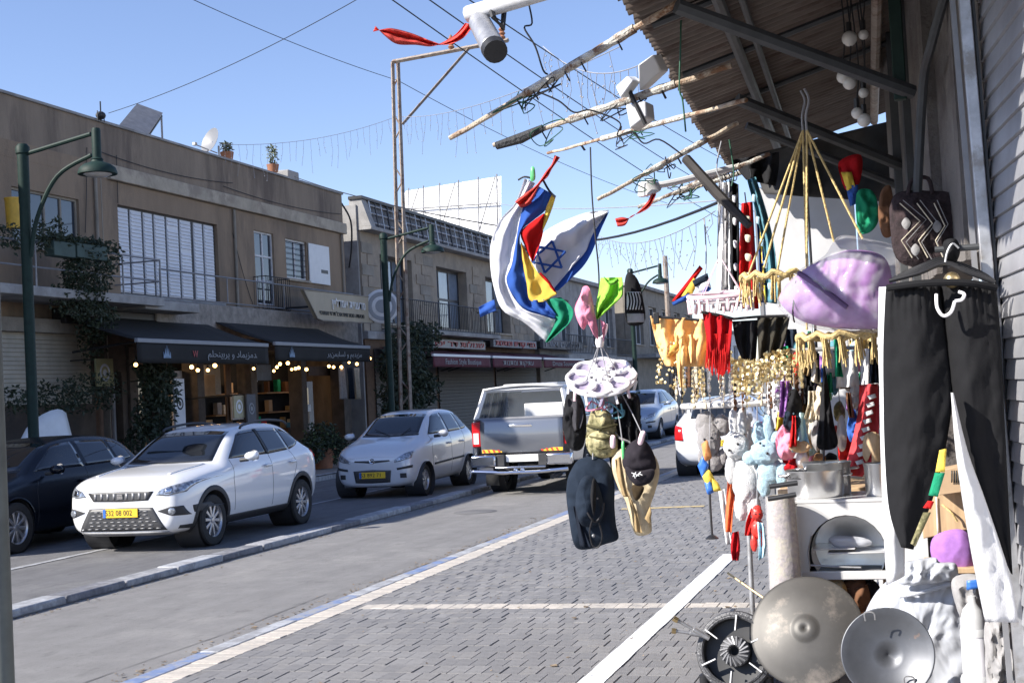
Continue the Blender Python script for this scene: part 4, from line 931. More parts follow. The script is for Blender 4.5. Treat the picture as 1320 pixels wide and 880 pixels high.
def crossover():
    t = thing('crossover_car', 'white crossover with yellow front plate in the parking lane', 'car', (-9.72, 16.84, -.03), R(-90), local=True)
    rw = .325; xf, xr = 1.285, -1.285
    st = [(2.05,.60,.30,.66,.48,.75,.77),(2.01,.74,.225,.755,.60,.845,.87),(1.88,.835,.20,.83,.66,.915,.94),(1.62,.876,.195,.885,.67,.955,.98),(1.28,.886,.195,.925,.68,.99,1.015),(.98,.888,.20,.95,.69,1.015,1.04),
          (.84,.89,.20,.965,.69,1.05,1.07),(.44,.89,.20,.99,.63,1.31,1.34),(.10,.89,.20,1.005,.585,1.445,1.485),(-.42,.89,.20,1.02,.57,1.485,1.535),(-1.02,.885,.20,1.04,.555,1.475,1.525),(-1.48,.875,.21,1.07,.53,1.42,1.475),(-1.78,.85,.24,1.09,.49,1.20,1.24),(-1.97,.79,.30,.98,.50,1.02,1.04),(-2.06,.66,.36,.84,.46,.88,.89)]
    body, bv = car_shell(t, st, p_white, (xf, xr), rw, .385)
    P_ = lambda *a, **k: patch(bv, *a, **k)
    P_('windscreen', carglass, t, [(-.62,1.08),(-.3,1.065),(.3,1.065),(.62,1.08)], [(-.515,1.42),(-.25,1.438),(.25,1.438),(.515,1.42)], 'front', off=.005, nu=18)
    P_('cowl', cladding, t, [(-.63,1.055),(0,1.045),(.63,1.055)], [(-.63,1.078),(0,1.063),(.63,1.078)], 'front', off=.003, nv=2)
    P_('rear_window', carglass, t, [(-.5,1.14),(.5,1.14)], [(-.46,1.38),(.46,1.38)], 'rear', off=.005)
    def sides(v, s):
        w1_ = P_('side_window', carglass, t, [(.66,1.07),(-.36,1.075)], [(.16,1.375),(.02,1.41),(-.36,1.43)], v, off=.005)
        P_('side_window', carglass, t, [(-.40,1.075),(-1.02,1.10)], [(-.40,1.432),(-1.02,1.415)], v, off=.005)
        P_('side_window', carglass, t, [(-1.05,1.10),(-1.30,1.14),(-1.54,1.21)], [(-1.05,1.412),(-1.25,1.385),(-1.50,1.26)], v, off=.005)
        P_('door_pillar', cladding, t, [(-.355,1.072),(-.405,1.072)], [(-.355,1.43),(-.405,1.43)], v, off=.006, nu=2)
        P_('sill_trim', cladding, t, [(.90,.235),(-.90,.235)], [(.90,.345),(-.90,.345)], v, off=.008, nu=20)
        seam(bv, t, [(.72,.40),(.74,.8),(.66,1.06)], v); seam(bv, t, [(-.36,.37),(-.37,.8),(-.37,1.06)], v); seam(bv, t, [(-.98,.62),(-1.16,.9),(-1.03,1.09)], v)
        for x in (-.22, -.98): MB().sphere((x, s * .905, .93), .03, 10, 6, (3.4, .8, .8)).build('door_handle', p_white, t)
        mirror(t, .52, s * .90, 1.09, s, p_white)
        P_('headlight', lampglass, t, [(s*.50,.715),(s*.65,.70),(s*.815,.735)], [(s*.56,.785),(s*.72,.83),(s*.865,.88)], 'front', off=.006, nu=12)
        P_('headlight_lens', chrome, t, [(s*.62,.73),(s*.69,.73)], [(s*.62,.785),(s*.69,.795)], 'front', off=.012, nu=4, nv=3)
        P_('fog_lamp_housing', cladding, t, [(s*.52,.515),(s*.70,.455),(s*.835,.45)], [(s*.52,.52),(s*.68,.565),(s*.80,.57)], 'front', off=.006)
        h = bv.ray_cast(Vector((6, s * .70, .51)), Vector((-1, 0, 0))); MB().lathe([(.048, -.03), (.045, .015), (.03, .02), (0, .016)], 16, h[0], (1, s * .25, 0)).build('fog_lamp', lampglass, t)
        P_('bumper_vent', cladding, t, [(s*.845,.56),(s*.875,.57)], [(s*.845,.47),(s*.875,.47)], 'front', off=.004, nu=3)
        P_('tail_light', tail_r, t, [(s*.60,.92),(s*.80,.94)], [(s*.60,1.04),(s*.82,1.07)], 'rear', off=.006)
        P_('tail_light', tail_r, t, [(-1.86,.98),(-2.0,.97)], [(-1.84,1.06),(-1.98,1.04)], v, off=.004, nu=4)
        MB().tube(curve([(.02, s * .60, 1.455), (-.1, s * .60, 1.50), (-.7, s * .59, 1.545), (-1.3, s * .565, 1.515), (-1.48, s * .555, 1.46)], 5), .017, 8).build('roof_rail', cladding, t)
        for x, s2 in ((xf, 1), (xr, 1)): wheel(t, x, s * .775, rw, s, 10)
        P_('bumper_line', cladding, t, [(1.62,.27),(1.92,.29)], [(1.62,.33),(1.92,.33)], v, off=.004, nu=4)
    both(sides)
    for x in (xf, xr): arch_trim(t, bv, x, rw, .375, .435, cladding)
    g = P_('grille', mesh_b, t, [(-.39,.655),(0,.645),(.39,.655)], [(-.47,.765),(0,.77),(.47,.765)], 'front', off=.006)
    for k in range(9):
        y = -.36 + k * .09
        if abs(y) > .05: P_('grille_bar', greymetal, g, [(y-.016,.672),(y+.016,.672)], [(y-.016,.75),(y+.016,.75)], 'front', off=.010, nu=2, nv=2)
    h = bv.ray_cast(Vector((6, 0, .71)), Vector((-1, 0, 0))); e = MB()
    for k in range(3): e.bb((h[0].x + .006, -.04, .68 + k * .022), (h[0].x + .018, .04, .696 + k * .022))
    e.build('badge', chrome, t, smooth=False)
    lg_ = P_('lower_grille', mesh_b, t, [(-.62,.285),(0,.28),(.62,.285)], [(-.45,.565),(0,.57),(.45,.565)], 'front', off=.006, nu=18)
    for r in range(6):
        z = .305 + r * .042; hw = lerp(.57, .46, r / 5); nb_ = 11
        for k in range(nb_):
            y = -hw + 2 * hw * (k + (.25 if r % 2 else .0)) / (nb_ - .5)
            if abs(y) < hw - .05: P_('mesh_bar', greymetal, lg_, [(y-.032,z),(y+.032,z)], [(y-.032,z+.010),(y+.032,z+.010)], 'front', off=.010, nu=2, nv=1, th=.006)
    P_('skid_plate', greymetal, t, [(-.64,.225),(0,.22),(.64,.225)], [(-.62,.265),(0,.26),(.62,.265)], 'front', off=.010, nu=18, nv=3)
    plate(t, h[0].x + .02, .505, .50, .11, plate_y, '532 08 002')
    seam(bv, t, [(-.49,.80),(0,.825),(.49,.80)], 'front')
    P_('hood_crease', p_white, t, [(1.75,.50),(1.0,.56)], [(1.75,.54),(1.0,.60)], 'top', off=.010, nu=12, nv=1, th=.01); P_('hood_crease', p_white, t, [(1.75,-.50),(1.0,-.56)], [(1.75,-.54),(1.0,-.60)], 'top', off=.010, nu=12, nv=1, th=.01)
    return t
crossover()

def hatch(label, loc, rz, pm, scale=(1, 1, 1), plate_t=None, name='hatchback_car', old=True, dark_face=False):
    t = thing(name, label, 'car', loc, rz, local=True)
    rw = .285 if old else .33; xf, xr = 1.19, -1.19
    sx, sy, sz = scale
    st = [(1.78,.55,.28,.60,.42,.68,.69),(1.74,.67,.21,.70,.52,.77,.785),(1.60,.745,.19,.80,.56,.865,.885),(1.40,.785,.185,.875,.58,.935,.955),(1.14,.795,.185,.93,.60,.985,1.005),(.98,.80,.185,.95,.61,1.02,1.04),
          (.86,.80,.185,.965,.615,1.055,1.075),(.46,.80,.185,.985,.575,1.315,1.345),(.12,.80,.185,1.00,.535,1.455,1.495),(-.40,.80,.185,1.02,.525,1.49,1.54),(-1.0,.795,.185,1.05,.515,1.475,1.525),(-1.42,.785,.20,1.06,.50,1.40,1.45),(-1.62,.765,.24,1.04,.48,1.20,1.24),(-1.72,.73,.30,.96,.47,1.02,1.04),(-1.78,.62,.36,.82,.42,.86,.87)]
    st = [(a * sx, b_ * sy, c * sz, d * sz, e * sy, f * sz, g * sz) for a, b_, c, d, e, f, g in st]; xf *= sx; xr *= sx
    body, bv = car_shell(t, st, pm, (xf, xr), rw, rw + .045)
    def sc2(pts, view): return [((a * (sx if view in ('left', 'right') else sy)), z * sz) for a, z in pts]
    def P_(nm, m, A, B, view, **k): return patch(bv, nm, m, t, sc2(A, view), sc2(B, view), view, **k)
    P_('windscreen', carglass, [(-.535,1.10),(-.25,1.085),(.25,1.085),(.535,1.10)], [(-.47,1.43),(-.22,1.45),(.22,1.45),(.47,1.43)], 'front', off=.005, nu=18)
    P_('cowl', cladding, [(-.55,1.07),(0,1.055),(.55,1.07)], [(-.55,1.095),(0,1.08),(.55,1.095)], 'front', off=.003, nv=2)
    P_('rear_window', carglass, [(-.45,1.13),(.45,1.13)], [(-.43,1.40),(.43,1.40)], 'rear', off=.005)
    def sides(v, s):
        P_('side_window', carglass, [(.72,1.07),(-.22,1.075)], [(.22,1.385),(.08,1.42),(-.20,1.44)], v, off=.005)
        P_('side_window', carglass, [(-.27,1.075),(-.95,1.09)], [(-.26,1.442),(-.92,1.43)], v, off=.005)
        P_('side_window', carglass, [(-1.0,1.095),(-1.22,1.11),(-1.36,1.14)], [(-.97,1.425),(-1.16,1.40),(-1.34,1.25)], v, off=.005)
        seam(bv, t, sc2([(.78,.34),(.80,.8),(.72,1.06)], v), v); seam(bv, t, sc2([(-.23,.34),(-.24,.8),(-.24,1.06)], v), v); seam(bv, t, sc2([(-.88,.58),(-1.02,.85),(-.98,1.08)], v), v)
        if old: P_('side_moulding', cladding, [(.72,.52),(-.20,.545)], [(.72,.555),(-.20,.58)], v, off=.010, nu=12, nv=2); P_('side_moulding', cladding, [(-.26,.547),(-.92,.565)], [(-.26,.582),(-.92,.60)], v, off=.010, nu=12, nv=2)
        for x in (-.10, -.82): MB().sphere((x * sx, s * .815 * sy, .88 * sz), .028, 10, 6, (3.2, .8, .8)).build('door_handle', pm, t)
        mirror(t, .60 * sx, s * .80 * sy, 1.08 * sz, s, pm)
        P_('headlight', lampglass, [(s*.42,.63),(s*.56,.655),(s*.70,.70)], [(s*.44,.69),(s*.58,.775),(s*.715,.825)], 'front', off=.006, nu=12)
        P_('tail_light', tail_r, [(s*.58,.72),(s*.74,.74)], [(s*.60,.98),(s*.74,1.02)], 'rear', off=.006)
        P_('tail_light', tail_r, [(-1.60,.76),(-1.72,.76)], [(-1.58,1.0),(-1.70,.98)], v, off=.004, nu=4)
        P_('bumper_strip', cladding, [(s*.47,.50),(s*.71,.53)], [(s*.47,.535),(s*.715,.575)], 'front', off=.010, nu=8, nv=2)
        P_('fog_lamp', cladding, [(s*.52,.36),(s*.63,.36)], [(s*.52,.44),(s*.63,.44)], 'front', off=.005, nu=6)
        for x in (xf, xr): wheel(t, x, s * (.70 * sy), rw, s, 7 if old else 10, .66, .17 if old else .21)
    both(sides)
    for x in (xf, xr): arch_trim(t, bv, x, rw, rw + .035, rw + .055, pm)
    P_('upper_grille', mesh_b, [(-.34,.655),(0,.63),(.34,.655)], [(-.33,.68),(0,.675),(.33,.68)] if old else [(-.36,.75),(0,.76),(.36,.75)], 'front', off=.005, nv=2)
    P_('lower_grille', mesh_b, [(-.33,.29),(0,.28),(.33,.29)], [(-.36,.50),(0,.515),(.36,.50)], 'front', off=.006)
    h = bv.ray_cast(Vector((6, 0, .665 * sz)), Vector((-1, 0, 0))); MB().lathe([(.028, 0), (.045, .008), (.05, 0)], 18, h[0] + Vector((.004, 0, 0)), (1, 0, .2)).build('badge', chrome, t)
    if plate_t:
        h = bv.ray_cast(Vector((6, 0, .42 * sz)), Vector((-1, 0, 0))); plate(t, h[0].x + .016, .42 * sz, .50, .11, plate_y, plate_t)
    h = bv.ray_cast(Vector((-6, 0, .66 * sz)), Vector((1, 0, 0))); plate(t, h[0].x - .016, .66 * sz, .50, .11, plate_y, plate_t or '53 118 27', -1)
    seam(bv, t, sc2([(-.44,.72),(0,.74),(.44,.72)], 'front'), 'front')
    for s in (1, -1): MB().tube([(.92 * sx, s * .1 + .12, 1.075 * sz), (.72 * sx, s * .35, 1.20 * sz)], .008, 5).build('wiper', cladding, t)
    return t
hatch('small white hatchback parked with its front beside the silver pickup', (-9.50, 24.05, -.03), R(-90), p_silver if False else paint('paint_white_old', (.66,.67,.70), .1), plate_t='53 892 71')
hatch('black hatchback in deep shade behind the white crossover', (-12.3, 16.4, -.03), R(-90), p_black, (1.12, 1.08, .96), name='black_car', old=False)
hatch('silver-white sport utility car in shade-tinted paint coming up the far lane', (-9.35, 45.4, -.03), R(-90), p_silver_shade, (1.26, 1.15, 1.07), '91 304 58', name='utility_car', old=False)
hatch('pale silver car parked at the pavement edge behind the stall', (-3.75, 26.9, -.03), R(90), p_pale, (1.2, 1.08, .97), name='silver_car', old=False)

def pickup():
    t = thing('pickup_truck', 'silver pickup with glazed canopy driving away along the lane', 'pickup', (-6.72, 24.9, -.03), R(90), local=True)
    rw = .37; xf, xr = 1.5, -1.5
    # cab and bonnet as a shell; the bed behind it as panels
    st = [(2.55,.62,.45,.74,.5,.86,.88),(2.45,.78,.38,.86,.6,.97,.99),(2.1,.86,.36,.98,.66,1.06,1.09),(1.4,.89,.36,1.06,.68,1.12,1.15),(1.15,.89,.36,1.08,.68,1.17,1.2),(.7,.89,.36,1.10,.62,1.50,1.54),(.35,.89,.36,1.11,.6,1.68,1.72),(-.2,.89,.36,1.12,.6,1.72,1.77),(-.62,.89,.36,1.12,.6,1.70,1.745),(-.80,.88,.38,1.12,.6,1.6,1.63),(-.88,.84,.45,1.08,.56,1.4,1.42)]
    st = [(q[0], q[1], q[2], q[3] * 1.05, q[4], q[5] * 1.05, q[6] * 1.05) for q in st]
    body, bv = car_shell(t, st, p_grey, (xf, xr), rw, .43)
    P_ = lambda *a, **k: patch(bv, *a, **k)
    P_('windscreen', carglass, t, [(-.58,1.30),(.58,1.30)], [(-.52,1.64),(.52,1.64)], 'front', off=.005)
    P_('rear_window', carglass, t, [(-.5,1.3),(.5,1.3)], [(-.48,1.6),(.48,1.6)], 'rear', off=.005)
    for v, s in (('left', 1), ('right', -1)):
        P_('side_window', carglass, t, [(.95,1.22),(.0,1.22)], [(.5,1.58),(.0,1.66)], v, off=.005); P_('side_window', carglass, t, [(-.05,1.22),(-.66,1.22)], [(-.05,1.66),(-.62,1.62)], v, off=.005)
        mirror(t, .75, s * .92, 1.22, s, chrome)
        for x in (xf, xr): wheel(t, x, s * .76, rw, s, 6, .62, .25)
        # bed side with a wheel opening
        sd = MB(); Y_ = s * .885; a0 = MB()
        pts = [(-.90,.50),(-1.02,.52)] + [(xr + .43 * math.cos(R(a)), rw + .02 + .43 * math.sin(R(a))) for a in range(20, 165, 12)] + [(-1.95,.52),(-2.52,.55),(-2.56,.62),(-2.56,1.29),(-.90,1.29)]
        MB().prism([(x, Y_, z) for x, z in pts], (0, -s * .06, 0)).build('bed_side', p_grey, t, bev=.015)
        MB().lathe([(.428, 0), (.428, .3)], 30, (xr, s * .56, rw + .02), (0, s, 0)).build('arch_liner', cladding, t)
        # tail lamp wraps the rear corner
        tl = MB().bb((-2.60, s * .735, .84), (-2.38, s * .898, 1.27)).build('tail_light', tail_r, t, bev=.02)
        MB().bb((-2.606, s * .775, .89), (-2.599, s * .87, 1.08)).build('clear_lens', tail_w, tl, smooth=False)
        ch = MB().bb((-2.615, s * .36, .735), (-2.600, s * .72, .79)).build('reflector_strip', refl_y, t, smooth=False)
        for k in range(4): 
            y = s * (.385 + k * .09); MB().add([(-2.618, y, .738), (-2.618, y + .035, .738), (-2.618, y + .06, .787), (-2.618, y + .025, .787)], [(0, 1, 2, 3)]).build('stripe', refl_r, ch, smooth=False)
        MB().bb((-2.74, s * .45, .50), (-2.60, s * .90, .70)).build('bumper_end', chrome, t, bev=.03)
        fl = MB().box((-1.98, s * .76, .30), (.02, .24, .34)).build('mud_flap', tyre, t, smooth=False)
    MB().bb((-2.56, -.73, .55), (-.92, .73, .60)).build('bed_floor', cladding, t, smooth=False)
    MB().bb((-.95, -.83, .5), (-.90, .83, 1.29)).build('bed_front', p_grey, t, smooth=False)
    # tailgate: gently crowned panel
    tg = MB().grid(16, 10, lambda u, v: (-2.57 - .035 * math.sin(v * math.pi) - .018 * math.sin(u * math.pi), lerp(-.735, .735, u), lerp(.72, 1.30, v))).build('tailgate', p_grey, t, th=.05)
    MB().bb((-2.64, -.21, 1.15), (-2.60, .21, 1.21)).build('handle_strip', chrome, tg, bev=.012)
    for a in (90, 210, 330):
        q = Vector((-2.622, .05 * math.cos(R(a)), .99 + .05 * math.sin(R(a)))); MB().box(q, (.008, .045, .045), Matrix.Rotation(R(45 + a), 3, 'X')).build('badge', chrome, tg, smooth=False)
    MB().grid(16, 2, lambda u, v: (-2.605 + .012 * abs(2 * u - 1), lerp(-.70, .70, u), lerp(.83, .85, v) - .05 * (1 - abs(2 * u - 1)))).build('crease', p_silver, tg, th=.008)
    MB().bb((-2.80, -.45, .46), (-2.60, .45, .50)).build('bumper_step', chrome, t, bev=.015)
    MB().bb((-2.70, -.45, .50), (-2.60, -.30, .70)).build('bumper_block', cladding, t, bev=.01); MB().bb((-2.70, .30, .50), (-2.60, .45, .70)).build('bumper_block', cladding, t, bev=.01)
    np_ = MB().bb((-2.64, -.29, .57), (-2.62, .29, .69)).build('number_plate', plate_w, t, bev=.003)
    MB().tube([(-2.82, -.85, .43), (-2.86, -.3, .40), (-2.86, .3, .40), (-2.82, .85, .43)], .03, 8).build('step_bar', chrome, t)
    for y in (-.06, .06): MB().lathe([(0, -.02), (.045, -.02), (.05, .03), (.035, .035), (0, .01)], 14, (-2.84, y, .42), (-1, 0, 0)).build('tow_socket', chrome, t)
    MB().cyl((-2.75, -.55, .30), (-2.2, -.55, .32), .04, n=10).build('exhaust', cladding, t)
    MB().bb((-2.58, .55, .38), (-2.56, .80, .48)).build('fog_lamp', tail_w, t, bev=.008)
    MB().bb((-1.7, -.5, .30), (-1.3, .5, .42)).build('axle', cladding, t, bev=.05)
    # canopy over the bed: white frame, big rear glass, side glass, roof
    zb, zt = 1.305, 1.80
    def cn(x, s, top): return Vector((x, s * (.70 if top else .83), zt if top else zb))
    cp = thing  # noqa
    def bar(a, b_, r=.035): return MB().tube([a, b_], r, 4)
    for s in (1, -1):
        bar(cn(-2.54, s, 0), cn(-2.36, s, 1), .045).build('canopy_pillar', white_pnt, t); bar(cn(-.95, s, 0), cn(-.98, s, 1)).build('canopy_pillar', white_pnt, t)
        bar(cn(-2.36, s, 1), cn(-.98, s, 1), .04).build('canopy_rail', white_pnt, t)
        MB().prism([cn(-2.46, s, 0), cn(-.98, s, 0), cn(-1.02, s, 1), cn(-2.30, s, 1)], (0, -s * .01, 0)).build('canopy_side_glass', winglass, t, smooth=False)
        for k in range(3):
            x = -2.0 + k * .4; MB().cyl(cn(x, s, 0) - Vector((0, s * .03, 0)), cn(x, s, 1) - Vector((0, s * .03, 0)), .03, n=6).build('canopy_rib', greymetal, t)
    bar(cn(-2.36, 1, 1), cn(-2.36, -1, 1), .035).build('canopy_rail', white_pnt, t); bar(cn(-2.55, 1, 0), cn(-2.55, -1, 0), .03).build('canopy_rail', greymetal, t)
    cg = mat('canopy_glass', (.3,.34,.38), .03, var=.02, alpha=.05, spec=.6)
    MB().prism([cn(-2.545, .94, 0), cn(-2.545, -.94, 0), cn(-2.37, -.94, 1), cn(-2.37, .94, 1)], (.01, 0, 0)).build('canopy_rear_glass', cg, t, smooth=False)
    MB().grid(8, 8, lambda u, v: (lerp(-2.42, -.96, u), lerp(-.72, .72, v), zt + .02 + .05 * math.sin(v * math.pi))).build('canopy_roof', white_pnt, t, th=.03)
    MB().bb((-1.3, -.62, .62), (-1.25, .62, 1.75)).build('canopy_partition', white_pnt, t, smooth=False)
    MB().bb((-2.2, -.66, .60), (-1.45, .05, 1.55)).build('sunlit_block', white_pnt, t, bev=.02)  # added white box standing for the sunlit right half inside the canopy
    MB().bb((-1.9, -.5, zt + .06), (-1.1, .5, zt + .10)).build('roof_rack', galv, t, bev=.01)
    return t
pickup()
# ================================================================== THE STALL ON THE RIGHT
def mpp(Y): return (at(701, 400, Y) - at(700, 400, Y)).length       # metres per picture unit at a distance
def smooth_loop(pts, per=4):
    P = [Vector((p[0], p[1], 0)) for p in pts]; n = len(P); out = []
    for i in range(n):
        p0, p1, p2, p3 = P[i - 1], P[i], P[(i + 1) % n], P[(i + 2) % n]
        for j in range(per):
            t = j / per; out.append(.5 * ((2 * p1) + (p2 - p0) * t + (2 * p0 - 5 * p1 + 4 * p2 - p3) * t * t + (3 * p1 - p0 - 3 * p2 + p3) * t ** 3))
    return out
def puff(name, m, par, outline, Y, depth, rings=9, rough=.02, freq=9, sharp=False, fold=None, per=4, power=.5, back=.6, seed=0, off=0):
    """a stuffed or draped body with the given outline and a real depth in front of and behind its seam"""
    if rough and not sharp: per = max(per, 5)
    L = smooth_loop(outline, per) if not sharp else along([(p[0], p[1], 0) for p in outline + outline[:1]], len(outline) * per + 1)[:-1]
    n = len(L); c = sum(L, Vector()) / n; b = MB()
    def pt(q, r, side):
        d = depth * max(0, 1 - r * r) ** power * (1 if side > 0 else back)
        p = at(q.x, q.y, Y + off + YOFF)
        k = noise.noise(Vector((q.x * .011 * freq, q.y * .011 * freq, seed + side * 3.1))) * rough
        if rough: k += rough * (.9 * noise.noise(Vector((q.x * .075 + q.y * .02, q.y * .022, seed + 7))) + .45 * noise.noise(Vector((q.x * .2, q.y * .11, seed + 11))))
        if fold: k += fold(q.x, q.y)
        if r > .98: k *= .3
        return p + Vector((0, -side * (d + k * (1 if side > 0 else .4)), 0))
    for side in (1, -1):
        o = len(b.v); b.v.append(pt(c, 0, side))
        for r_ in range(1, rings + 1):
            r = r_ / rings
            for q in L: b.v.append(pt(c.lerp(q, r), r, side))
        for i in range(n):
            f = (o, o + 1 + i, o + 1 + (i + 1) % n); b.f.append(f if side > 0 else tuple(reversed(f)))
        for r_ in range(rings - 1):
            for i in range(n):
                a = o + 1 + r_ * n + i; a2 = o + 1 + r_ * n + (i + 1) % n; f = (a, a + n, a2 + n, a2); b.f.append(f if side > 0 else tuple(reversed(f)))
    return b.build(name, m, par, fix=True, ang=70)
def drape(name, m, par, left, right, Y, nu=10, nv=16, amp=.02, freq=1.2, ph=0, th=.002, skew=0, Y2=None, bulge=0, gath=0):
    """hanging cloth between two edge lines, rippling in depth; Y may drift to Y2 down the cloth"""
    nu, nv = (nu * 2, int(nv * 1.8)) if nv > 7 else (nu, nv); th = min(th, .002)
    A = curve([(p[0], p[1], 0) for p in left], 6); B = curve([(p[0], p[1], 0) for p in right], 6); A = along(A, nv + 1); B = along(B, nv + 1); b = MB()
    for j in range(nv + 1):
        for i in range(nu + 1):
            q = A[j].lerp(B[j], i / nu); v = j / nv
            yy = lerp(Y, Y2 if Y2 else Y, v) + amp * math.sin(freq * 2 * math.pi * i / nu + ph + v * 2.2) + amp * .6 * math.sin(v * 5 + ph * 2) + amp * .7 * noise.noise(Vector((q.x * .04, q.y * .04, ph))) + amp * .75 * noise.noise(Vector((q.x * .10 + q.y * .05, q.y * .03 - q.x * .03, ph + 5))) + amp * .35 * noise.noise(Vector((q.x * .28, q.y * .12, ph + 9))) + skew * (i / nu) - bulge * max(0, math.sin(math.pi * i / nu)) ** .45 + (gath * math.sin(i * 1.9 + ph) * max(0, 1 - v / .16) if gath else 0)
            b.v.append(at(q.x, q.y, yy + YOFF))
    for j in range(nv):
        for i in range(nu):
            a = j * (nu + 1) + i; b.f.append((a, a + nu + 1, a + nu + 2, a + 1))
    return b.build(name, m, par, th=th, ang=75)
def rod(name, m, par, pts, r, n=8, bend=True):
    b = MB().tube(curve(pts, 4) if len(pts) > 2 and bend else pts, r, n); return b.build(name, m, par)
YOFF = 0.0
PT = lambda px, py, Y: at(px, py, Y + YOFF)

# ---- corrugated roof with its pipes
zE = 3.42
e0, e1 = atz(790, 0, zE), atz(936, 214, zE)
ed = (e1 - e0) / (e1.y - e0.y)
def edge_x(y): return e0.x + ed.x * (y - e0.y)
NEAR, FAR = 3.95, e1.y + .15
rf = thing('corrugated_roof', 'rusty corrugated tin roof on pipes over the stall', 'roof', (edge_x(6.5), 6.5, 3.4))
SL = .27
def roof_z(x, y): return zE + SL * (x - edge_x(y))
n_sh = 6
for k in range(n_sh):
    y0, y1 = lerp(NEAR, FAR, k / n_sh), lerp(NEAR, FAR, (k + 1) / n_sh) + .08
    jut = random.uniform(-.05, .05); dz = .012 * (k % 2)
    def f(u, v, y0=y0, y1=y1, jut=jut, dz=dz):
        y = lerp(y0, y1, u); x = lerp(edge_x(y) + jut + .018 * noise.noise(Vector((y * 9, k, 0))), 1.3, v)
        return (x, y, roof_z(x, y) + dz + .016 * math.sin(y * 2 * math.pi / .085))
    MB().grid(int((y1 - y0) / .085 * 8), 5, f).build('roof_sheet', tin, rf, th=.003, ang=80)
# purlins (pipes along the street) and knee braces
def roofline(dx, y0, y1, dz): return [(edge_x(y) + dx, y, roof_z(edge_x(y) + dx, y) - dz) for y in (y0, (y0 + y1) / 2, y1)]
for dx, r in ((.42, .030), (.52, .018), (1.15, .03)): rod('purlin', darkpipe if dx < 1 else weathered, rf, roofline(dx, NEAR, FAR, .055), r)
wdir = Vector((-.122, .993, 0)); W0 = Vector((.275, 5.5, 0))
colA = PT(1172, 300, 6.7); colB = PT(1164, 300, 8.4)
for k, c_ in enumerate((colA, colB)): MB().bb((c_.x - .03, c_.y - .03, 0 if k else PT(1172, 128, 6.7).z), (c_.x + .03, c_.y + .03, 3.75) if k else (c_.x + .03, c_.y + .03, 3.75)).build('column', greenmetal if k == 0 else darkpipe, rf, bev=.006)
rod('knee_brace', darkpipe, rf, [PT(872, 8, 6.0), PT(1176, 119, 6.7)], .036); rod('knee_brace', darkpipe, rf, [PT(950, 128, 7.8), PT(1168, 216, 8.4)], .036); rod('knee_brace', darkpipe, rf, [PT(962, 162, 8.2), PT(1160, 240, 8.6)], .026)
for y in (5.2, 6.3, 7.4, 8.5): 
    rod('rafter', darkpipe if y > 6 else wood, rf, [(edge_x(y) + .1, y, roof_z(edge_x(y) + .1, y) - .03), (1.2, y, roof_z(1.2, y) - .03)], .018, 6)
# ---- shop wall, shutter, door post
sw_ = thing('shop_wall', 'dirty plaster shop wall behind the hanging bags', 'wall', (0, 7, 0))
def wl(t, o=0): return W0 + wdir * t + Vector((.993, .122, 0)) * o
a, b_, c, d = wl(.05), wl(3.6), wl(3.6, .25), wl(.05, .25)
MB().prism([p_ + Vector((0, 0, 2.2)) for p_ in (a, b_, c, d)], (0, 0, 2.2)).build('plaster', plaster, sw_, smooth=False)
MB().prism([wl(.0, .002), wl(.12, .002), wl(.12, 1.7), wl(.0, 1.7)], (0, 0, 4.2)).build('return_wall', plaster, sw_, smooth=False)
MB().prism([wl(-.1, 1.6), wl(4.5, 1.6), wl(4.5, 1.7), wl(-.1, 1.7)], (0, 0, 2.6)).build('inner_wall', interior_w, sw_, smooth=False)
MB().prism([wl(3.45, -.02), wl(3.75, -.02), wl(3.75, 1.6), wl(3.45, 1.6)], (0, 0, 2.2)).build('jamb', plaster, sw_, smooth=False)
MB().prism([p_ + Vector((0, 0, 2.6)) for p_ in (wl(0, .26), wl(4.5, .26), wl(4.5, 1.7), wl(0, 1.7))], (0, 0, .1)).build('inner_ceiling', interior_w, sw_, smooth=False)
for t_, w_, o in ((.55, .10, .03), (1.3, .16, .05), (2.3, .08, .04)):
    q = [wl(t_, -o), wl(t_ + w_, -o), wl(t_ + w_), wl(t_)]; MB().prism([p_ + Vector((0, 0, 2.18)) for p_ in q], (0, 0, 2.1)).build('pilaster', plaster if w_ > .09 else darkpipe, sw_, smooth=False)
rod('drain_pipe', darkpipe, sw_, [PT(1222, -20, 6.0), PT(1200, 60, 6.2), PT(1190, 110, 6.5), PT(1182, 260, 6.6)], .022)
stt = thing('roller_shutter', 'grey steel roller shutter at the right edge beside the trousers', 'shutter', tuple(wl(-1.5)))
MB().prism([wl(-.01, .0), wl(-3.4, .0), wl(-3.4, .06), wl(-.01, .06)], (0, 0, 4.2)).build('backing', shutter_s, stt, smooth=False)
ns = 54
for k in range(ns):
    z0 = k * .076; a, b_ = wl(-.02, -.002), wl(-3.4, -.002); nr = Vector((-.993, -.122, 0)); pr = [(0, .0), (.013, .003), (.012, .02), (.008, .05), (.002, .075)]
    b = MB(); 
    for q in (a, b_):
        for o, z in pr: b.v.append(q + nr * o + Vector((0, 0, z0 + z)))
    for i in range(4): b.f.append((i, i + 1, i + 6, i + 5))
    b.build('slat', shutter_s, stt, smooth=True, ang=80)
dp0, dp1 = PT(1318, 880, 5.42), PT(1243, 0, 5.42)
ex = (dp1 - dp0); dpb = dp0 - ex * (dp0.z / ex.z); dpt = dp0 + ex * ((3.95 - dp0.z) / ex.z)
dpo = thing('door_post', 'galvanised shutter guide rail standing beside the trousers', 'post', tuple(dpb))
MB().prism([dpb + Vector((-.022, -.03, 0)), dpb + Vector((.022, -.03, 0)), dpb + Vector((.022, .05, 0)), dpb + Vector((-.022, .05, 0))], dpt - dpb).build('channel', galv, dpo, bev=.004)
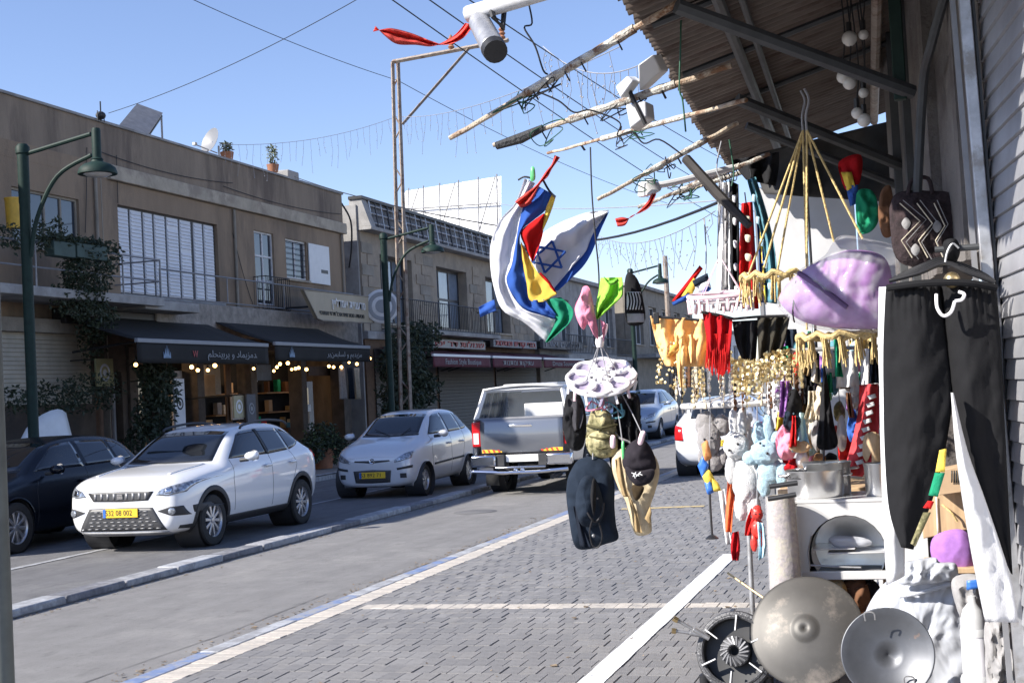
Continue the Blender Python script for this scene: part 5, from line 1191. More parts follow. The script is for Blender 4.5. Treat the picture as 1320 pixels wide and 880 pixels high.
MB().prism([dpb + Vector((.026, -.01, 0)), dpb + Vector((.036, -.01, 0)), dpb + Vector((.036, .06, 0)), dpb + Vector((.026, .06, 0))], dpt - dpb).build('guide_lip', darkpipe, dpo, smooth=False)
MB().prism([dpb + Vector((-.05, .06, 0)), dpb + Vector((-.03, .06, 0)), dpb + Vector((-.03, .12, 0)), dpb + Vector((-.05, .12, 0))], dpt - dpb).build('flange', greymetal, dpo, smooth=False)
# white partition behind the goods
tpn = drape('dark_tarp', mat('tarp_dark', (.035,.033,.032), .8, var=.3), None, [(975,198),(978,230),(985,250)], [(1172,150),(1172,215),(1172,262)], 9.5, 12, 10, .06, 2.5); tag(tpn, 'dark tarpaulin closing the far end under the tin roof', 'tarp')
wp = thing('white_partition', 'tall white sheet-metal partition behind the hanging hoops', 'partition', tuple(PT(1030, 600, 11)))
x0, x1 = PT(985, 400, 11).x, PT(1175, 400, 11.0).x; zt = PT(1000, 240, 11).z; part_m = mat('partition_white', (.55,.55,.56), .6, var=.12, scale=2, col2=(.40,.39,.38), mix=.3)
for k in range(3): MB().bb((lerp(x0, x1, k / 3) + .006, 11, 0), (lerp(x0, x1, (k + 1) / 3) - .006, 11.04, zt)).build('panel', part_m, wp, bev=.004)
MB().bb((x0 - .03, 10.99, 0), (x0, 11.06, zt + .04)).build('edge_post', greymetal, wp, smooth=False)
MB().cyl(PT(1040, 245, 10.6), (PT(1040, 245, 10.6).x, 10.6, 0), .012, n=6).build('pole', blackmetal, wp)
# foreground lamp post at the left edge
q = PT(-3, 700, 3.0); fp = MB().lathe([(.034, 0), (.034, .3), (.03, .34), (.03, 2.9)], 16, (q.x, q.y, 0)).build('sign_post', mat('post_greygreen', (.10,.11,.10), .6, var=.25, scale=8)); tag(fp, 'grey-green post at the left edge of the pavement', 'post')

# ---- rusty pipes reaching out from under the roof
def outrigger(label, p0, p1, Y0, Y1, r, m=rust, knobs=0, cap=None):
    a, b_ = PT(*p0, Y0), PT(*p1, Y1); t = thing('roof_pipe', label, 'pipe', tuple(b_), group='pipes reaching out from the stall roof')
    mid = a.lerp(b_, .55) + Vector((0, 0, .01)); kk = 26; MB().tube([a.lerp(b_, i / kk * 1.25) + Vector((0, 0, .006 * noise.noise(Vector((i * .5, r * 99, 0))))) for i in range(kk + 1)], [r * (.8 + .2 * i / kk) * (1 + .22 * noise.noise(Vector((i * .9, r * 300, 3)))) for i in range(kk + 1)], 9).build('pipe', m, t)
    MB().tube([a.lerp(b_, .42 + .55 * i / 14) for i in range(15)], [r * 1.35 * (1 + .25 * noise.noise(Vector((i * 1.3, r * 500, 1)))) for i in range(15)], 9).build('sleeve', rust2, t)
    rq = random.Random(int(a.x * 1000) + 7)
    for kq in range(2):
        u0 = rq.uniform(.25, .75); loop = [a.lerp(b_, u0 + rq.uniform(-.12, .12)) + Vector((0, rq.uniform(-.04, .04), rq.uniform(-.10, .05))) for _ in range(10)]; MB().tube(curve(loop, 4), .0035, 4).build('wire_tangle', wire if kq else wire_g, t)
    for k in range(knobs):
        u = random.uniform(.25, .95); q = a.lerp(b_, u); MB().tube([q + Vector((0, .02, r)), q + Vector((.02, -.03, -r)), q + Vector((.03, .01, -r * 3))], .004, 4).build('wire_tie', wire, t)
    return t
outrigger('long rusty pipe with peeling sleeve, nearest below the floodlight arm', (580, 179), (826, 32), 6.4, 6.1, .016, rust, 6)
outrigger('rusty pipe wrapped in dark tape at its outer end', (636, 188), (878, 106), 7.0, 6.9, .016, rust, 7)
outrigger('short rusty pipe that carries the striped flag', (706, 198), (898, 146), 9.3, 7.7, .013, rust, 5)
outrigger('rusty pipe with a bare tip between flag and dark stick', (770, 258), (915, 178), 7.8, 8.0, .014, rust, 4)
outrigger('rusty pipe beside the red-ribboned lamp', (822, 268), (958, 212), 8.4, 8.5, .014, rust2, 4)
outrigger('thin pipe lowest of the row above the scarves', (868, 252), (968, 218), 8.8, 8.9, .012, rust, 3)
tpw = MB().tube([PT(640, 188, 6.99), PT(672, 178, 6.97), PT(700, 165, 6.96)], [.022, .03, .02], 8).build('tape_wrap', mat('tape_black', (.03,.03,.032), .7, bump=.8)); tag(tpw, 'black tape wound round the end of a rusty pipe', 'tape')
ds_ = MB().tube([PT(884, 204, 7.0), PT(925, 250, 6.9), PT(966, 291, 6.8)], [.026, .028, .02], 6).build('dark_stick', mat('stick_dark', (.035,.03,.028), .8, var=.3)); tag(ds_, 'dark wooden stick slanting over the scarves', 'stick')
# ---- street-facing fittings on the roof edge
fl = thing('floodlight_arm', 'white pipe arm with grey cylindrical spotlight and red ribbon', 'light', tuple(PT(640, 40, 6.0)))
rod('arm', white_dirty, fl, [PT(603, 19, 6.0), PT(680, -4, 5.9), PT(740, -22, 5.8)], .040, 10)
MB().cyl(PT(618, 28, 5.98), PT(636, 62, 5.75), .052, .056, 16).build('housing', galv, fl, bev=.006)
MB().cyl(PT(636, 62, 5.75), PT(639, 67, 5.72), .058, .055, 16).build('lens', blackmetal, fl)
MB().tube([PT(630, 0, 5.95), PT(636, 22, 5.93), PT(648, 36, 5.95), PT(650, 12, 6.0)], .014, 6).build('bracket', blackmetal, fl)
rb = drape('ribbon', red_rib, None, [(600,30),(588,44),(572,54),(556,60),(536,58),(512,57),(497,47),(484,34)], [(611,32),(596,50),(574,58),(556,53),(530,43),(506,37),(494,38),(481,41)], 6.0, 5, 30, .035, 1.6, .4); tag(rb, 'long red plastic ribbon blowing from the floodlight arm', 'ribbon')
led = thing('led_floodlight', 'white flat floodlights clamped on the second rusty pipe', 'light', tuple(PT(820, 130, 6.9)))
MB().prism([PT(822, 84, 6.8), PT(842, 70, 6.8), PT(852, 92, 6.9), PT(824, 118, 6.9)], (.02, .13, .03)).build('lamp_head', white_pnt, led, bev=.008)
MB().prism([PT(793, 112, 6.8), PT(808, 98, 6.8), PT(817, 104, 6.8), PT(800, 127, 6.8)], (.02, .11, .02)).build('lamp_head', white_pnt, led, bev=.008)
MB().prism([PT(806, 135, 6.85), PT(832, 130, 6.85), PT(834, 150, 6.85), PT(812, 166, 6.85)], (.02, .12, 0)).build('gear_box', white_dirty, led, bev=.008)
MB().tube([PT(812, 118, 6.86), PT(822, 140, 6.85), PT(832, 160, 6.85)], .012, 6).build('bracket', blackmetal, led)
lp = thing('spot_lamp', 'small white lamp head on a thin arm with red ribbon', 'light', tuple(PT(836, 240, 8.0)))
rod('arm', white_dirty, lp, [PT(838, 239, 8.0), PT(865, 236, 8.05), PT(945, 216, 8.3)], .02, 8)
MB().lathe([(0, .05), (.05, .045), (.075, -.02), (.07, -.03), (0, -.02)], 16, PT(836, 243, 8.0), (-.2, -.4, 1)).build('lamp_head', white_dirty, lp)
rb = drape('ribbon', red_rib, None, [(840,246),(836,258),(824,272),(812,281),(802,280),(793,282)], [(846,250),(838,266),(826,274),(813,279),(806,290),(796,292)], 7.95, 5, 20, .03, 1.6, 1.1); tag(rb, 'short red ribbon hanging from the small lamp head', 'ribbon')
# ---- the two flags and the small one
YOFF = 2.1
fg = thing('striped_flag', 'five-coloured striped flag hanging twisted from a rusty pipe', 'flag', tuple(PT(690, 440, 7.2)))
YF = 7.2
drape('white_stripe', f_white, fg, [(676,230),(664,262),(645,283),(633,312),(632,342),(637,372),(648,400),(676,416),(704,441)], [(690,236),(676,262),(670,284),(666,306),(660,340),(653,363),(672,396),(700,407),(716,412)], YF, 8, 22, .03, 1.4, 0, .0012)
drape('blue_stripe', f_blue, fg, [(694,240),(676,262),(670,284),(666,306),(660,340),(653,363),(672,396),(700,407),(716,411)], [(712,250),(704,270),(686,285),(671,300),(672,330),(678,362),(683,388),(700,396),(717,405)], YF - .012, 8, 22, .03, 1.0, .9, .0012)
drape('yellow_stripe', f_yellow, fg, [(711,251),(704,268),(701,282),(699,297)], [(716,255),(712,268),(706,284),(700,297)], YF - .018, 3, 8, .01, 1, .2, .0012)
drape('red_stripe', f_red, fg, [(701,275),(684,287),(671,300),(677,318),(686,337)], [(702,276),(701,290),(699,305),(694,320),(687,337)], YF - .02, 6, 12, .03, 1, 1.6, .0012)
drape('yellow_stripe', f_yellow, fg, [(671,311),(674,340),(679,366),(683,387),(700,389)], [(672,312),(684,336),(694,352),(708,367),(718,379)], YF - .025, 6, 14, .02, 1, 2.4, .0012)
drape('red_stripe', f_red, fg, [(695,353),(704,364),(716,378)], [(697,351),(708,362),(718,378)], YF - .03, 3, 8, .008, 1, .5, .0012)
drape('blue_fold', f_blue, fg, [(680,387),(685,397),(700,407),(716,411)], [(701,386),(706,392),(712,399),(717,405)], YF - .035, 6, 10, .025, 1.5, .5, .0012)
drape('green_stripe', f_green, fg, [(704,386),(711,400),(716,414),(703,441)], [(723,383),(738,398),(734,416),(706,441)], YF - .03, 8, 12, .03, 1.2, 1.2, .0012)
drape('blue_corner', f_blue, fg, [(617,396),(626,391),(637,386)], [(619,409),(628,405),(640,400)], YF + .02, 5, 8, .01, 1, .2, .0012)
drape('red_tie', red_rib, fg, [(715,200),(711,212),(703,222),(692,238),(676,250),(664,260)], [(722,203),(712,217),(706,228),(696,238),(684,262),(672,268)], YF - .06, 6, 20, .04, 1.8, .9, .0012)
rod('black_strap', wire, fg, [PT(700, 232, YF - .05), PT(708, 246, YF - .05), PT(716, 254, YF - .05)], .008); rod('strap_loop', wire, fg, [PT(668, 232, YF - .03), PT(676, 228, YF - .04), PT(686, 230, YF - .04)], .007)
fp_ = puff('clothes_peg', plas_g, fg, [(684,217),(689,216),(690,231),(684,233)], YF - .05, .012, 3, 0)
isf = thing('white_blue_flag', 'white flag with blue star and stripe blowing behind the striped flag', 'flag', tuple(PT(735, 370, 7.5)))
drape('white_field', f_white, isf, [(785,271),(756,274),(722,287),(696,304),(682,330),(688,358)], [(782,275),(764,302),(755,324),(740,341),(724,360),(712,374)], 7.5, 10, 18, .04, 1.2, .7, .0012)
drape('blue_stripe', f_blue, isf, [(782,275),(764,302),(755,324),(740,341),(724,360),(712,374)], [(785,273),(772,302),(763,325),(752,343),(737,358),(719,375)], 7.5, 4, 18, .04, .3, .7, .0012)
SC = (707, 331); tri = [[(SC[0] + 25 * math.cos(R(a + o)) * .92, SC[1] - 21 * math.sin(R(a + o))) for a in (78, 198, 318)] for o in (0, 60)]
for T in tri:
    for i in range(3): MB().tube([PT(*T[i], 7.44), PT(*T[(i + 1) % 3], 7.44)], .009, 6).build('star_bar', f_blue, isf)
YOFF = 0.0
sf = thing('small_flag', 'small striped paper flags clustered above the pink hanger', 'flag', tuple(PT(890, 390, 8.2)))
drape('red_stripe', f_red, sf, [(902,342),(866,388)], [(906,346),(876,388)], 8.2, 3, 8, .01); drape('yellow_stripe', f_yellow, sf, [(894,358),(878,382)], [(900,364),(892,380)], 8.18, 3, 6, .01)
drape('blue_stripe', f_blue, sf, [(866,390),(888,378)], [(868,394),(892,384)], 8.16, 3, 6, .01); drape('navy_stripe', c_navy, sf, [(892,362),(912,352)], [(896,370),(914,360)], 8.15, 3, 6, .01); drape('white_stripe', f_white, sf, [(896,370),(914,360)], [(900,382),(917,372)], 8.15, 3, 6, .01)
drape('blue_stripe', f_blue, sf, [(899,380),(912,368)], [(903,386),(917,372)], 8.145, 3, 6, .01)
rod('stick', wire_l, sf, [PT(908, 282, 8.3), PT(910, 345, 8.2), PT(900, 395, 8.2)], .004)
# ---- hung beside the flags
hc = thing('pink_hat', 'pink sun hat pegged upside down below the flags', 'hat', tuple(PT(757, 440, 7.2)))
puff('crown', c_pink, hc, [(752,369),(760,372),(766,400),(770,420),(771,438),(764,425),(757,418),(752,425),(744,412),(741,396),(748,380)], 7.2, .06, 6, .03)
drape('hanging_loop', c_pink, hc, [(774,412),(776,424)], [(782,418),(778,440)], 7.2, 3, 8, .01)
gc = thing('lime_shirt', 'lime green child shirt pegged beside the pink hat', 'shirt', tuple(PT(785, 410, 7.25)))
drape('shirt', c_lime, gc, [(774,358),(772,375),(768,395),(768,411)], [(802,357),(803,378),(796,388),(771,411)], 7.25, 10, 14, .035, 1.6, .6, .004)
drape('collar', cloth('cloth_lime_dark', (.16,.42,.05)), gc, [(778,356),(786,362),(796,358)], [(780,360),(788,368),(798,362)], 7.20, 4, 6, .01)
kc = thing('patterned_hat', 'tall black and white patterned hat beside the lime shirt', 'hat', tuple(PT(818, 418, 7.4)))
puff('crown', c_black, kc, [(812,351),(822,360),(828,380),(831,415),(808,417),(805,385),(806,358)], 7.4, .05, 6, .01)
drape('white_pattern', c_white, kc, [(808,376),(808,399)], [(826,376),(828,399)], 7.335, 4, 6, .006); 
for k in range(5): drape('zigzag', c_black, kc, [(809 + k * 3.6,377),(811 + k * 3.8,388),(809 + k * 3.8,399)], [(811 + k * 3.6,377),(813 + k * 3.8,388),(811 + k * 3.8,399)], 7.325, 1, 6, .002)
drape('brim_band', c_grey, kc, [(808,404),(809,416)], [(830,404),(831,415)], 7.33, 4, 4, .004)
# ---- round clip hanger with its hats and bags
YH = 7.0; YOFF = .95
hg = thing('clip_hanger', 'white flower-shaped plastic clip hanger hung on a cord', 'hanger', tuple(PT(775, 510, YH)))
hc0 = PT(775, 485, YH); qn = Vector((.10, -.52, .85)).normalized(); ux = qn.cross(Vector((0, 1, 0))).normalized(); ux = ux if ux.x > 0 else -ux; uy = qn.cross(ux); sc_m = mpp(YH + YOFF)
def hp(a, r, h=0): return hc0 + (ux * math.cos(a) + uy * math.sin(a)) * r + qn * h
RR = 29 * sc_m
lilac = mat('plastic_lilac', (.36,.31,.42), .35, var=.08)
for k in range(8):
    a = 2 * math.pi * k / 8 + .2; c = hp(a, RR * .98)
    pts = [c + (ux * math.cos(t_ * math.pi / 8) + uy * math.sin(t_ * math.pi / 8)) * RR * .47 for t_ in range(17)]
    pb = MB().tube(pts, .013, 8, cap=False).build('petal_ring', plas_w, hg)
    MB().lathe([(0, -.02), (RR * .25, -.015), (RR * .43, 0)], 16, c, qn).build('petal_cup', lilac, pb)
    MB().cyl(hp(a, RR * .25, .01), hp(a, RR * .6, .005), .009, n=6).build('spoke', plas_w, hg)
MB().lathe([(0, .03), (RR * .22, .025), (RR * .34, .0), (RR * .30, -.01), (0, -.01)], 20, hc0, qn).build('hub', plas_w, hg)
MB().tube([hp(2 * math.pi * t_ / 40, RR * 1.44, -.01) for t_ in range(41)], .010, 6, cap=False).build('outer_ring', plas_w, hg)
top = PT(773, 441, YH)
for a in (.6, 2.2, 3.9, 5.4): rod('cord', wire_l, hg, [top, hp(a, RR * .75)], .0035, 5)
MB().lathe([(0, .03), (.02, .03), (.028, 0), (.02, -.03), (0, -.03)], 12, top).build('knob', plas_w, hg)
rod('hook_cord', wire, hg, [PT(761, 190, 7.1), PT(763, 250, 7.05), PT(768, 310, 7.0), PT(772, 355, YH), top + Vector((0, 0, .02))], .005, 6)
MB().tube(curve([PT(778, 424, YH), PT(782, 418, YH), PT(780, 430, YH), PT(774, 436, YH)], 4), .008, 6).build('hook', plas_pk, hg)
for k in range(14):
    a = 2 * math.pi * k / 14; p = hp(a, RR * 1.44, -.02); MB().box(p - Vector((0, 0, .025)), (.016, .012, .06), Matrix.Rotation(random.uniform(-.4, .4), 3, 'Y')).build('peg', [plas_w, plas_pk, plas_w, lilac][k % 4], hg, bev=.003)
def soft(name, label, cat, m, outline, Y, depth, parts=(), **k):
    xs = [p[0] for p in outline]; ys = [p[1] for p in outline]; t = thing(name, label, cat, tuple(PT(sum(xs) / len(xs), max(ys), Y)))
    puff(k.pop('part', 'body'), m, t, outline, Y, depth, **k)
    for f in parts: f(t)
    return t
soft('black_bag', 'black soft bag hanging left of the camouflage pouch', 'bag', c_black, [(732,506),(748,510),(756,540),(752,575),(738,580),(728,565),(726,535)], 7.05, .06, rough=.04, parts=(lambda t: rod('strap', c_black, t, [PT(742, 508, 7.05), PT(752, 496, 7.0), PT(758, 505, 7.0)], .006), lambda t: drape('flap', cloth('cloth_charcoal', (.05,.048,.055)), t, [(731,514),(735,540),(740,556)], [(750,514),(752,536),(748,552)], 6.98, 5, 8, .02)))
soft('black_jacket', 'black folded garments hanging right of the camouflage pouch', 'garment', c_black, [(796,512),(822,508),(826,545),(828,572),(820,585),(800,588),(788,570),(790,535)], 7.1, .07, rough=.05, parts=(lambda t: rod('strap', c_grey, t, [PT(786, 545, 6.98), PT(796, 562, 6.96), PT(812, 570, 6.97), PT(824, 578, 6.98)], .008), lambda t: drape('sleeve', c_black, t, [(806,520),(808,560),(812,584)], [(822,515),(826,560),(826,580)], 7.0, 6, 10, .03, 2)))
def camo_parts(t):
    puff('pocket', c_camo, t, [(758,560),(776,556),(793,562),(795,584),(776,590),(760,584)], 6.90, .05, 5, .02)
    for k, yy in enumerate((548, 562, 575)): rod('strap', cloth('strap_olive_%d' % k, (.10,.09,.045)), t, [PT(757, yy, 6.92), PT(776, yy + 3, 6.84), PT(795, yy - 1, 6.92)], .008, 6)
    rod('handle', c_camo, t, [PT(768, 532, 6.95), PT(772, 522, 6.95), PT(780, 531, 6.95)], .008)
soft('camouflage_pouch', 'small camouflage backpack hanging under the clip hanger', 'backpack', c_camo, [(764,528),(780,527),(790,538),(796,560),(795,582),(780,590),(762,586),(755,570),(758,545)], 6.98, .08, rough=.03, parts=(camo_parts,))
rnd = random.Random(5)
for k, (lb, m, pxy) in enumerate((('tangle of pale blue cord under the clip hanger', wire_l, (782, 512)), ('tangle of teal straps under the clip hanger', c_teal, (790, 525)), ('tangle of pink cords under the clip hanger', c_pink, (768, 515)))):
    pts = [PT(pxy[0] + rnd.uniform(-14, 14), pxy[1] + rnd.uniform(-10, 14), 6.95 + rnd.uniform(-.06, .06)) for _ in range(9)]
    o = MB().tube(curve(pts, 5), .005, 5).build('tangled_cord', m); tag(o, lb, 'cord')
def navy_parts(t):
    puff('crown', c_navy, t, [(757,612),(768,618),(776,640),(778,662),(770,676),(752,678),(744,664),(742,640),(748,620)], 6.78, .09, 7, .015)
    puff('crown_fold', c_black, t, [(764,617),(768,622),(768,650),(765,664),(761,640)], 6.66, .03, 4, .004)
    rod('cord', wire, t, [PT(757, 660, 6.66), PT(762, 668, 6.66), PT(768, 672, 6.68), PT(776, 662, 6.69), PT(778, 648, 6.70)], .006)
    rod('chin_loop', wire, t, [PT(764, 668, 6.68), PT(760, 685, 6.70), PT(764, 703, 6.72), PT(772, 704, 6.72), PT(776, 690, 6.71), PT(772, 674, 6.69)], .0045)
    MB().sphere(PT(765, 690, 6.69), .010, 8, 6).build('toggle', greymetal, t); MB().sphere(PT(770, 642, 6.67), .006, 8, 6).build('eyelet', greymetal, t)
    drape('brim_shadow_fold', cloth('cloth_navy_dark', (.012,.016,.026)), t, [(739,652),(744,680),(748,704)], [(745,652),(752,680),(762,706)], 6.80, 4, 8, .01)
soft('navy_sun_hat', 'dark navy wide-brimmed hat with neck flap hung by its brim', 'hat', c_navy, [(736,606),(745,593),(760,588),(776,591),(787,602),(792,625),(792,650),(794,675),(797,694),(780,701),(762,707),(745,707),(738,695),(733,665),(730,640),(731,620)], 6.9, .09, rough=.012, part='brim', parts=(navy_parts,), power=.35)
def beige_parts(t):
    drape('brim_lining', c_tan, t, [(793,592),(796,615),(802,635),(804,640)], [(800,588),(804,612),(808,630),(812,640)], 6.80, 4, 10, .008); drape('flap_lining', c_tan, t, [(809,636),(813,655),(818,685)], [(813,642),(821,660),(828,687)], 6.80, 4, 10, .008); drape('flap_edge', c_tan, t, [(838,652),(831,668)], [(840,660),(838,676)], 6.80, 3, 5, .005)
    puff('opening', cloth('cloth_umber', (.05,.035,.02)), t, [(815,625),(830,627),(826,640),(820,645),(816,638)], 6.80, .02, 4, 0)
soft('beige_sun_hat', 'beige sun hat with neck flap hung beside the navy hat', 'hat', c_beige, [(789,590),(796,580),(812,577),(838,582),(848,595),(850,612),(844,635),(838,655),(840,676),(838,687),(820,689),(812,668),(806,645),(797,630),(790,610)], 6.9, .06, rough=.012, part='brim', parts=(beige_parts,), power=.35)
capm = cloth('cap_black', (.028,.024,.03))
def cap_parts(t):
    puff('visor', capm, t, [(808,600),(822,606),(842,604),(843,614),(836,623),(822,626),(812,618),(806,606)], 6.70, .03, 6, .004)
    b = MB()
    for a, c_ in (((814,609),(824,613)), ((816,614),(820,608)), ((820,614),(826,608)), ((823,610),(828,612)), ((817,611),(819,616))): b.tube([PT(*a, 6.655), PT(*c_, 6.655)], .0028, 5)
    b.build('emblem', letter_w, t); MB().sphere(PT(823, 566, 6.72), .012, 8, 6).build('button', capm, t)
    puff('peg', plas_pk, t, [(826,556),(832,557),(828,572),(822,571)], 6.66, .012, 3, 0)
soft('black_baseball_cap', 'black baseball cap with white emblem pegged over the beige hat', 'cap', capm, [(823,565),(834,570),(843,585),(846,602),(838,609),(820,610),(806,605),(802,592),(808,575)], 6.76, .09, rough=.012, part='crown', parts=(cap_parts,))
pg = puff('clothes_peg', plas_g, None, [(801,571),(805,570),(806,590),(802,591)], 6.72, .012, 3, 0); tag(pg, 'green clothes peg on the beige hat brim', 'peg')
pg = puff('clothes_peg', plas_pk, None, [(787,562),(793,562),(793,576),(787,576)], 6.80, .012, 3, 0); tag(pg, 'pink clothes peg beside the camouflage backpack', 'peg')
for lb, p0_, p1_ in (('cord from the clip hanger to the navy hat', (764, 508), (764, 592)), ('cord from the clip hanger to the black cap', (800, 505), (828, 560)), ('cord from the clip hanger to the black bag', (744, 500), (742, 510)), ('cord from the clip hanger to the camouflage backpack', (776, 508), (772, 524)), ('cord from the clip hanger to the beige hat', (792, 508), (803, 576)), ('cord from the clip hanger to the black garments', (804, 500), (810, 512))):
    o = MB().tube(curve([PT(*p0_, 6.97), PT((p0_[0] + p1_[0]) / 2 + 1, (p0_[1] + p1_[1]) / 2, 6.93), PT(*p1_, 6.86)], 4), .0035, 5).build('hanging_string', wire_l); tag(o, lb, 'string')
YOFF = 0.0
# ---- scarves and hangers under the roof edge
def hanger_bar(t, a, b_, Y, m=plas_b): rod('hanger', m, t, [PT(*a, Y), PT((a[0] + b_[0]) / 2, (a[1] + b_[1]) / 2 - 1, Y), PT(*b_, Y)], .009, 6)
YS = 8.0
osf = thing('orange_scarf', 'orange beaded hip scarf clipped on a black hanger', 'scarf', tuple(PT(880, 490, YS)))
drape('cloth', c_orange, osf, [(838,407),(843,430),(850,455),(858,472)], [(924,412),(922,440),(918,465),(915,473)], YS, 18, 14, .032, 3.4, .3, .004)
drape('knot_tail', c_orange, osf, [(872,432),(872,465),(876,498)], [(884,430),(880,470),(880,500)], YS - .05, 4, 12, .012); puff('knot', c_orange, osf, [(872,427),(881,425),(884,432),(878,438),(871,435)], YS - .03, .025, 5, .02)
drape('fold', cloth('cloth_orange_deep', (.72,.36,.09)), osf, [(857,455),(872,440)], [(862,462),(876,450)], YS - .045, 4, 6, .008); drape('fold', c_orange, osf, [(886,432),(888,455),(890,468)], [(893,430),(896,450),(894,468)], YS - .045, 4, 8, .012)
hanger_bar(osf, (840, 408), (930, 416), YS - .01); MB().box(PT(846, 410, YS - .02), (.035, .02, .07)).build('clip', plas_b, osf, bev=.004)
b = MB(); rnd = random.Random(3)
for k in range(70): p = PT(846 + rnd.uniform(0, 26), 440 + rnd.uniform(0, 62), YS - .02 + rnd.uniform(-.02, .02)); b.lathe([(0, -.003), (.009, 0), (0, .003)], 6, p, (rnd.uniform(-1, 1), -1, rnd.uniform(-.5, .5)))
stuff(b.build('beads', gold, osf))
rsf = thing('red_fringed_scarf', 'dark red fringed hip scarf between orange and black scarves', 'scarf', tuple(PT(925, 488, YS)))
drape('cloth', c_dred, rsf, [(905,401),(910,430),(914,455)], [(944,410),(943,435),(941,458)], YS - .06, 12, 10, .025, 2.5, .8, .004)
b = MB()
for k in range(46):
    q = 911 + k * .66; L = 470 + 22 * rnd.random() * (1 - abs(k - 24) / 40); b.tube([PT(q, 430, YS - .07), PT(q + rnd.uniform(-1, 1), (430 + L) / 2, YS - .07 + rnd.uniform(-.02, .02)), PT(q + rnd.uniform(-2, 2), L, YS - .06)], .0035, 4)
stuff(b.build('fringe', c_red, rsf)); hanger_bar(rsf, (903, 402), (946, 411), YS - .05)
bsf = thing('black_coin_scarf', 'black hip scarves with gold coin fringe on a hanger', 'scarf', tuple(PT(978, 495, YS)))
drape('cloth', c_black, bsf, [(944,414),(948,440),(956,462)], [(978,412),(976,440),(974,468)], YS, 10, 10, .02, 2, .4, .004); drape('cloth', cloth('cloth_black_olive', (.05,.045,.035)), bsf, [(976,410),(977,440),(978,466)], [(1018,408),(1012,440),(1004,462)], YS - .02, 12, 10, .028, 2.5, 1.4, .004)
hanger_bar(bsf, (945, 411), (1016, 407), YS - .01)
b = MB()
for k in range(330):
    u = rnd.random(); p = PT(944 + u * 74, 456 + 40 * rnd.random() ** 1.5 - 12 * abs(u - .5) + (12 if u < .5 else 0), YS - .03 + rnd.uniform(-.05, .05)); b.lathe([(0, -.002), (.012, 0), (0, .002)], 7, p, (rnd.uniform(-1, 1), -1, rnd.uniform(-.8, .8)))
stuff(b.build('coins', gold, bsf))
b = MB()
for k in range(26): q = 948 + k * 2.6; b.tube([PT(q, 462, YS - .02), PT(q + rnd.uniform(-3, 3), 490 + rnd.uniform(-8, 12), YS - .03)], .0025, 4)
stuff(b.build('chains', gold, bsf))
ph = thing('pink_clip_hanger', 'pink oval plastic clip hanger above the red scarf', 'hanger', tuple(PT(928, 392, YS)))
cc = PT(928, 380, YS); rx = 38 * mpp(YS)
MB().tube([cc + Vector((rx * math.cos(t_ * math.pi / 16), rx * .6 * math.sin(t_ * math.pi / 16), .0 + .02 * math.sin(t_ * math.pi / 16))) for t_ in range(33)], .013, 8, cap=False).build('ring', plas_pk, ph)
MB().tube([cc + Vector((rx * .9 * math.cos(t_ * math.pi / 16), rx * .5 * math.sin(t_ * math.pi / 16), -.04)) for t_ in range(33)], .007, 6, cap=False).build('lower_ring', plas_w, ph)
for k in range(20):
    a = 2 * math.pi * k / 20; p = cc + Vector((rx * math.cos(a), rx * .6 * math.sin(a), -.02)); MB().box(p - Vector((0, 0, .04)), (.016, .014, .085), Matrix.Rotation(random.uniform(-.25, .25), 3, 'Y')).build('peg', plas_pk if k % 3 else plas_w, ph, bev=.003)
for a in (.7, 2.4, 4.2, 5.6): rod('cord', plas_pk, ph, [cc + Vector((rx * .9 * math.cos(a), rx * .5 * math.sin(a), 0)), PT(928, 330, YS)], .003, 5)
# tall scarves hanging in a row
for k, (lb, m, L_, R_, Y, m2) in enumerate((
    ('white and grey striped scarf, leftmost of the hanging row', c_white, [(926,235),(925,300),(924,400)], [(940,235),(942,310),(943,402)], 8.6, c_grey),
    ('black and white checked scarf behind the red one', c_black, [(940,232),(941,310),(944,395)], [(952,238),(953,310),(955,395)], 8.5, c_white),
    ('red scarf with pale motifs in the hanging row', c_red, [(956,262),(953,330),(954,398)], [(970,260),(974,330),(978,398)], 8.3, c_cream),
    ('blue and yellow striped scarf in the hanging row', c_blue, [(972,250),(978,320),(980,390)], [(980,246),(986,320),(990,390)], 8.35, c_yellow),
    ('teal silky scarf, rightmost of the hanging row', c_teal, [(963,232),(976,280),(986,330),(990,390)], [(974,228),(990,280),(1000,330),(1004,392)], 8.25, c_sky))):
    t = thing('hanging_scarf', lb, 'scarf', tuple(PT(L_[-1][0], L_[-1][1], Y)), group='scarves hanging in a row')
    drape('cloth', m, t, L_, R_, Y, 8, 20, .03, 1.6, k * 1.3, .004)
    mid = lambda s, u: (lerp(s[0][0], s[-1][0], u), lerp(s[0][1], s[-1][1], u))
    if m2:
        for j in range(5):
            u = .12 + j * .18; a0, a1 = mid(L_, u), mid(R_, u); w_ = (a1[0] - a0[0])
            if k in (0, 3): drape('stripe', m2, t, [(a0[0] + w_ * .55, a0[1]), (mid(L_, u + .16)[0] + w_ * .55, mid(L_, u + .16)[1])], [(a0[0] + w_ * .8, a0[1]), (mid(L_, u + .16)[0] + w_ * .8, mid(L_, u + .16)[1])], Y - .06, 2, 5, .006)
            else: puff('motif', m2, t, [(a0[0] + w_ * .3, a0[1]), (a0[0] + w_ * .7, a0[1] + 1), (a0[0] + w_ * .65, a0[1] + 9), (a0[0] + w_ * .35, a0[1] + 8)], Y - .065, .008, 3, 0)
    rod('loop', wire, t, [PT(L_[0][0] + 4, L_[0][1] - 14, Y), PT(L_[0][0] + 6, L_[0][1] + 2, Y)], .004)
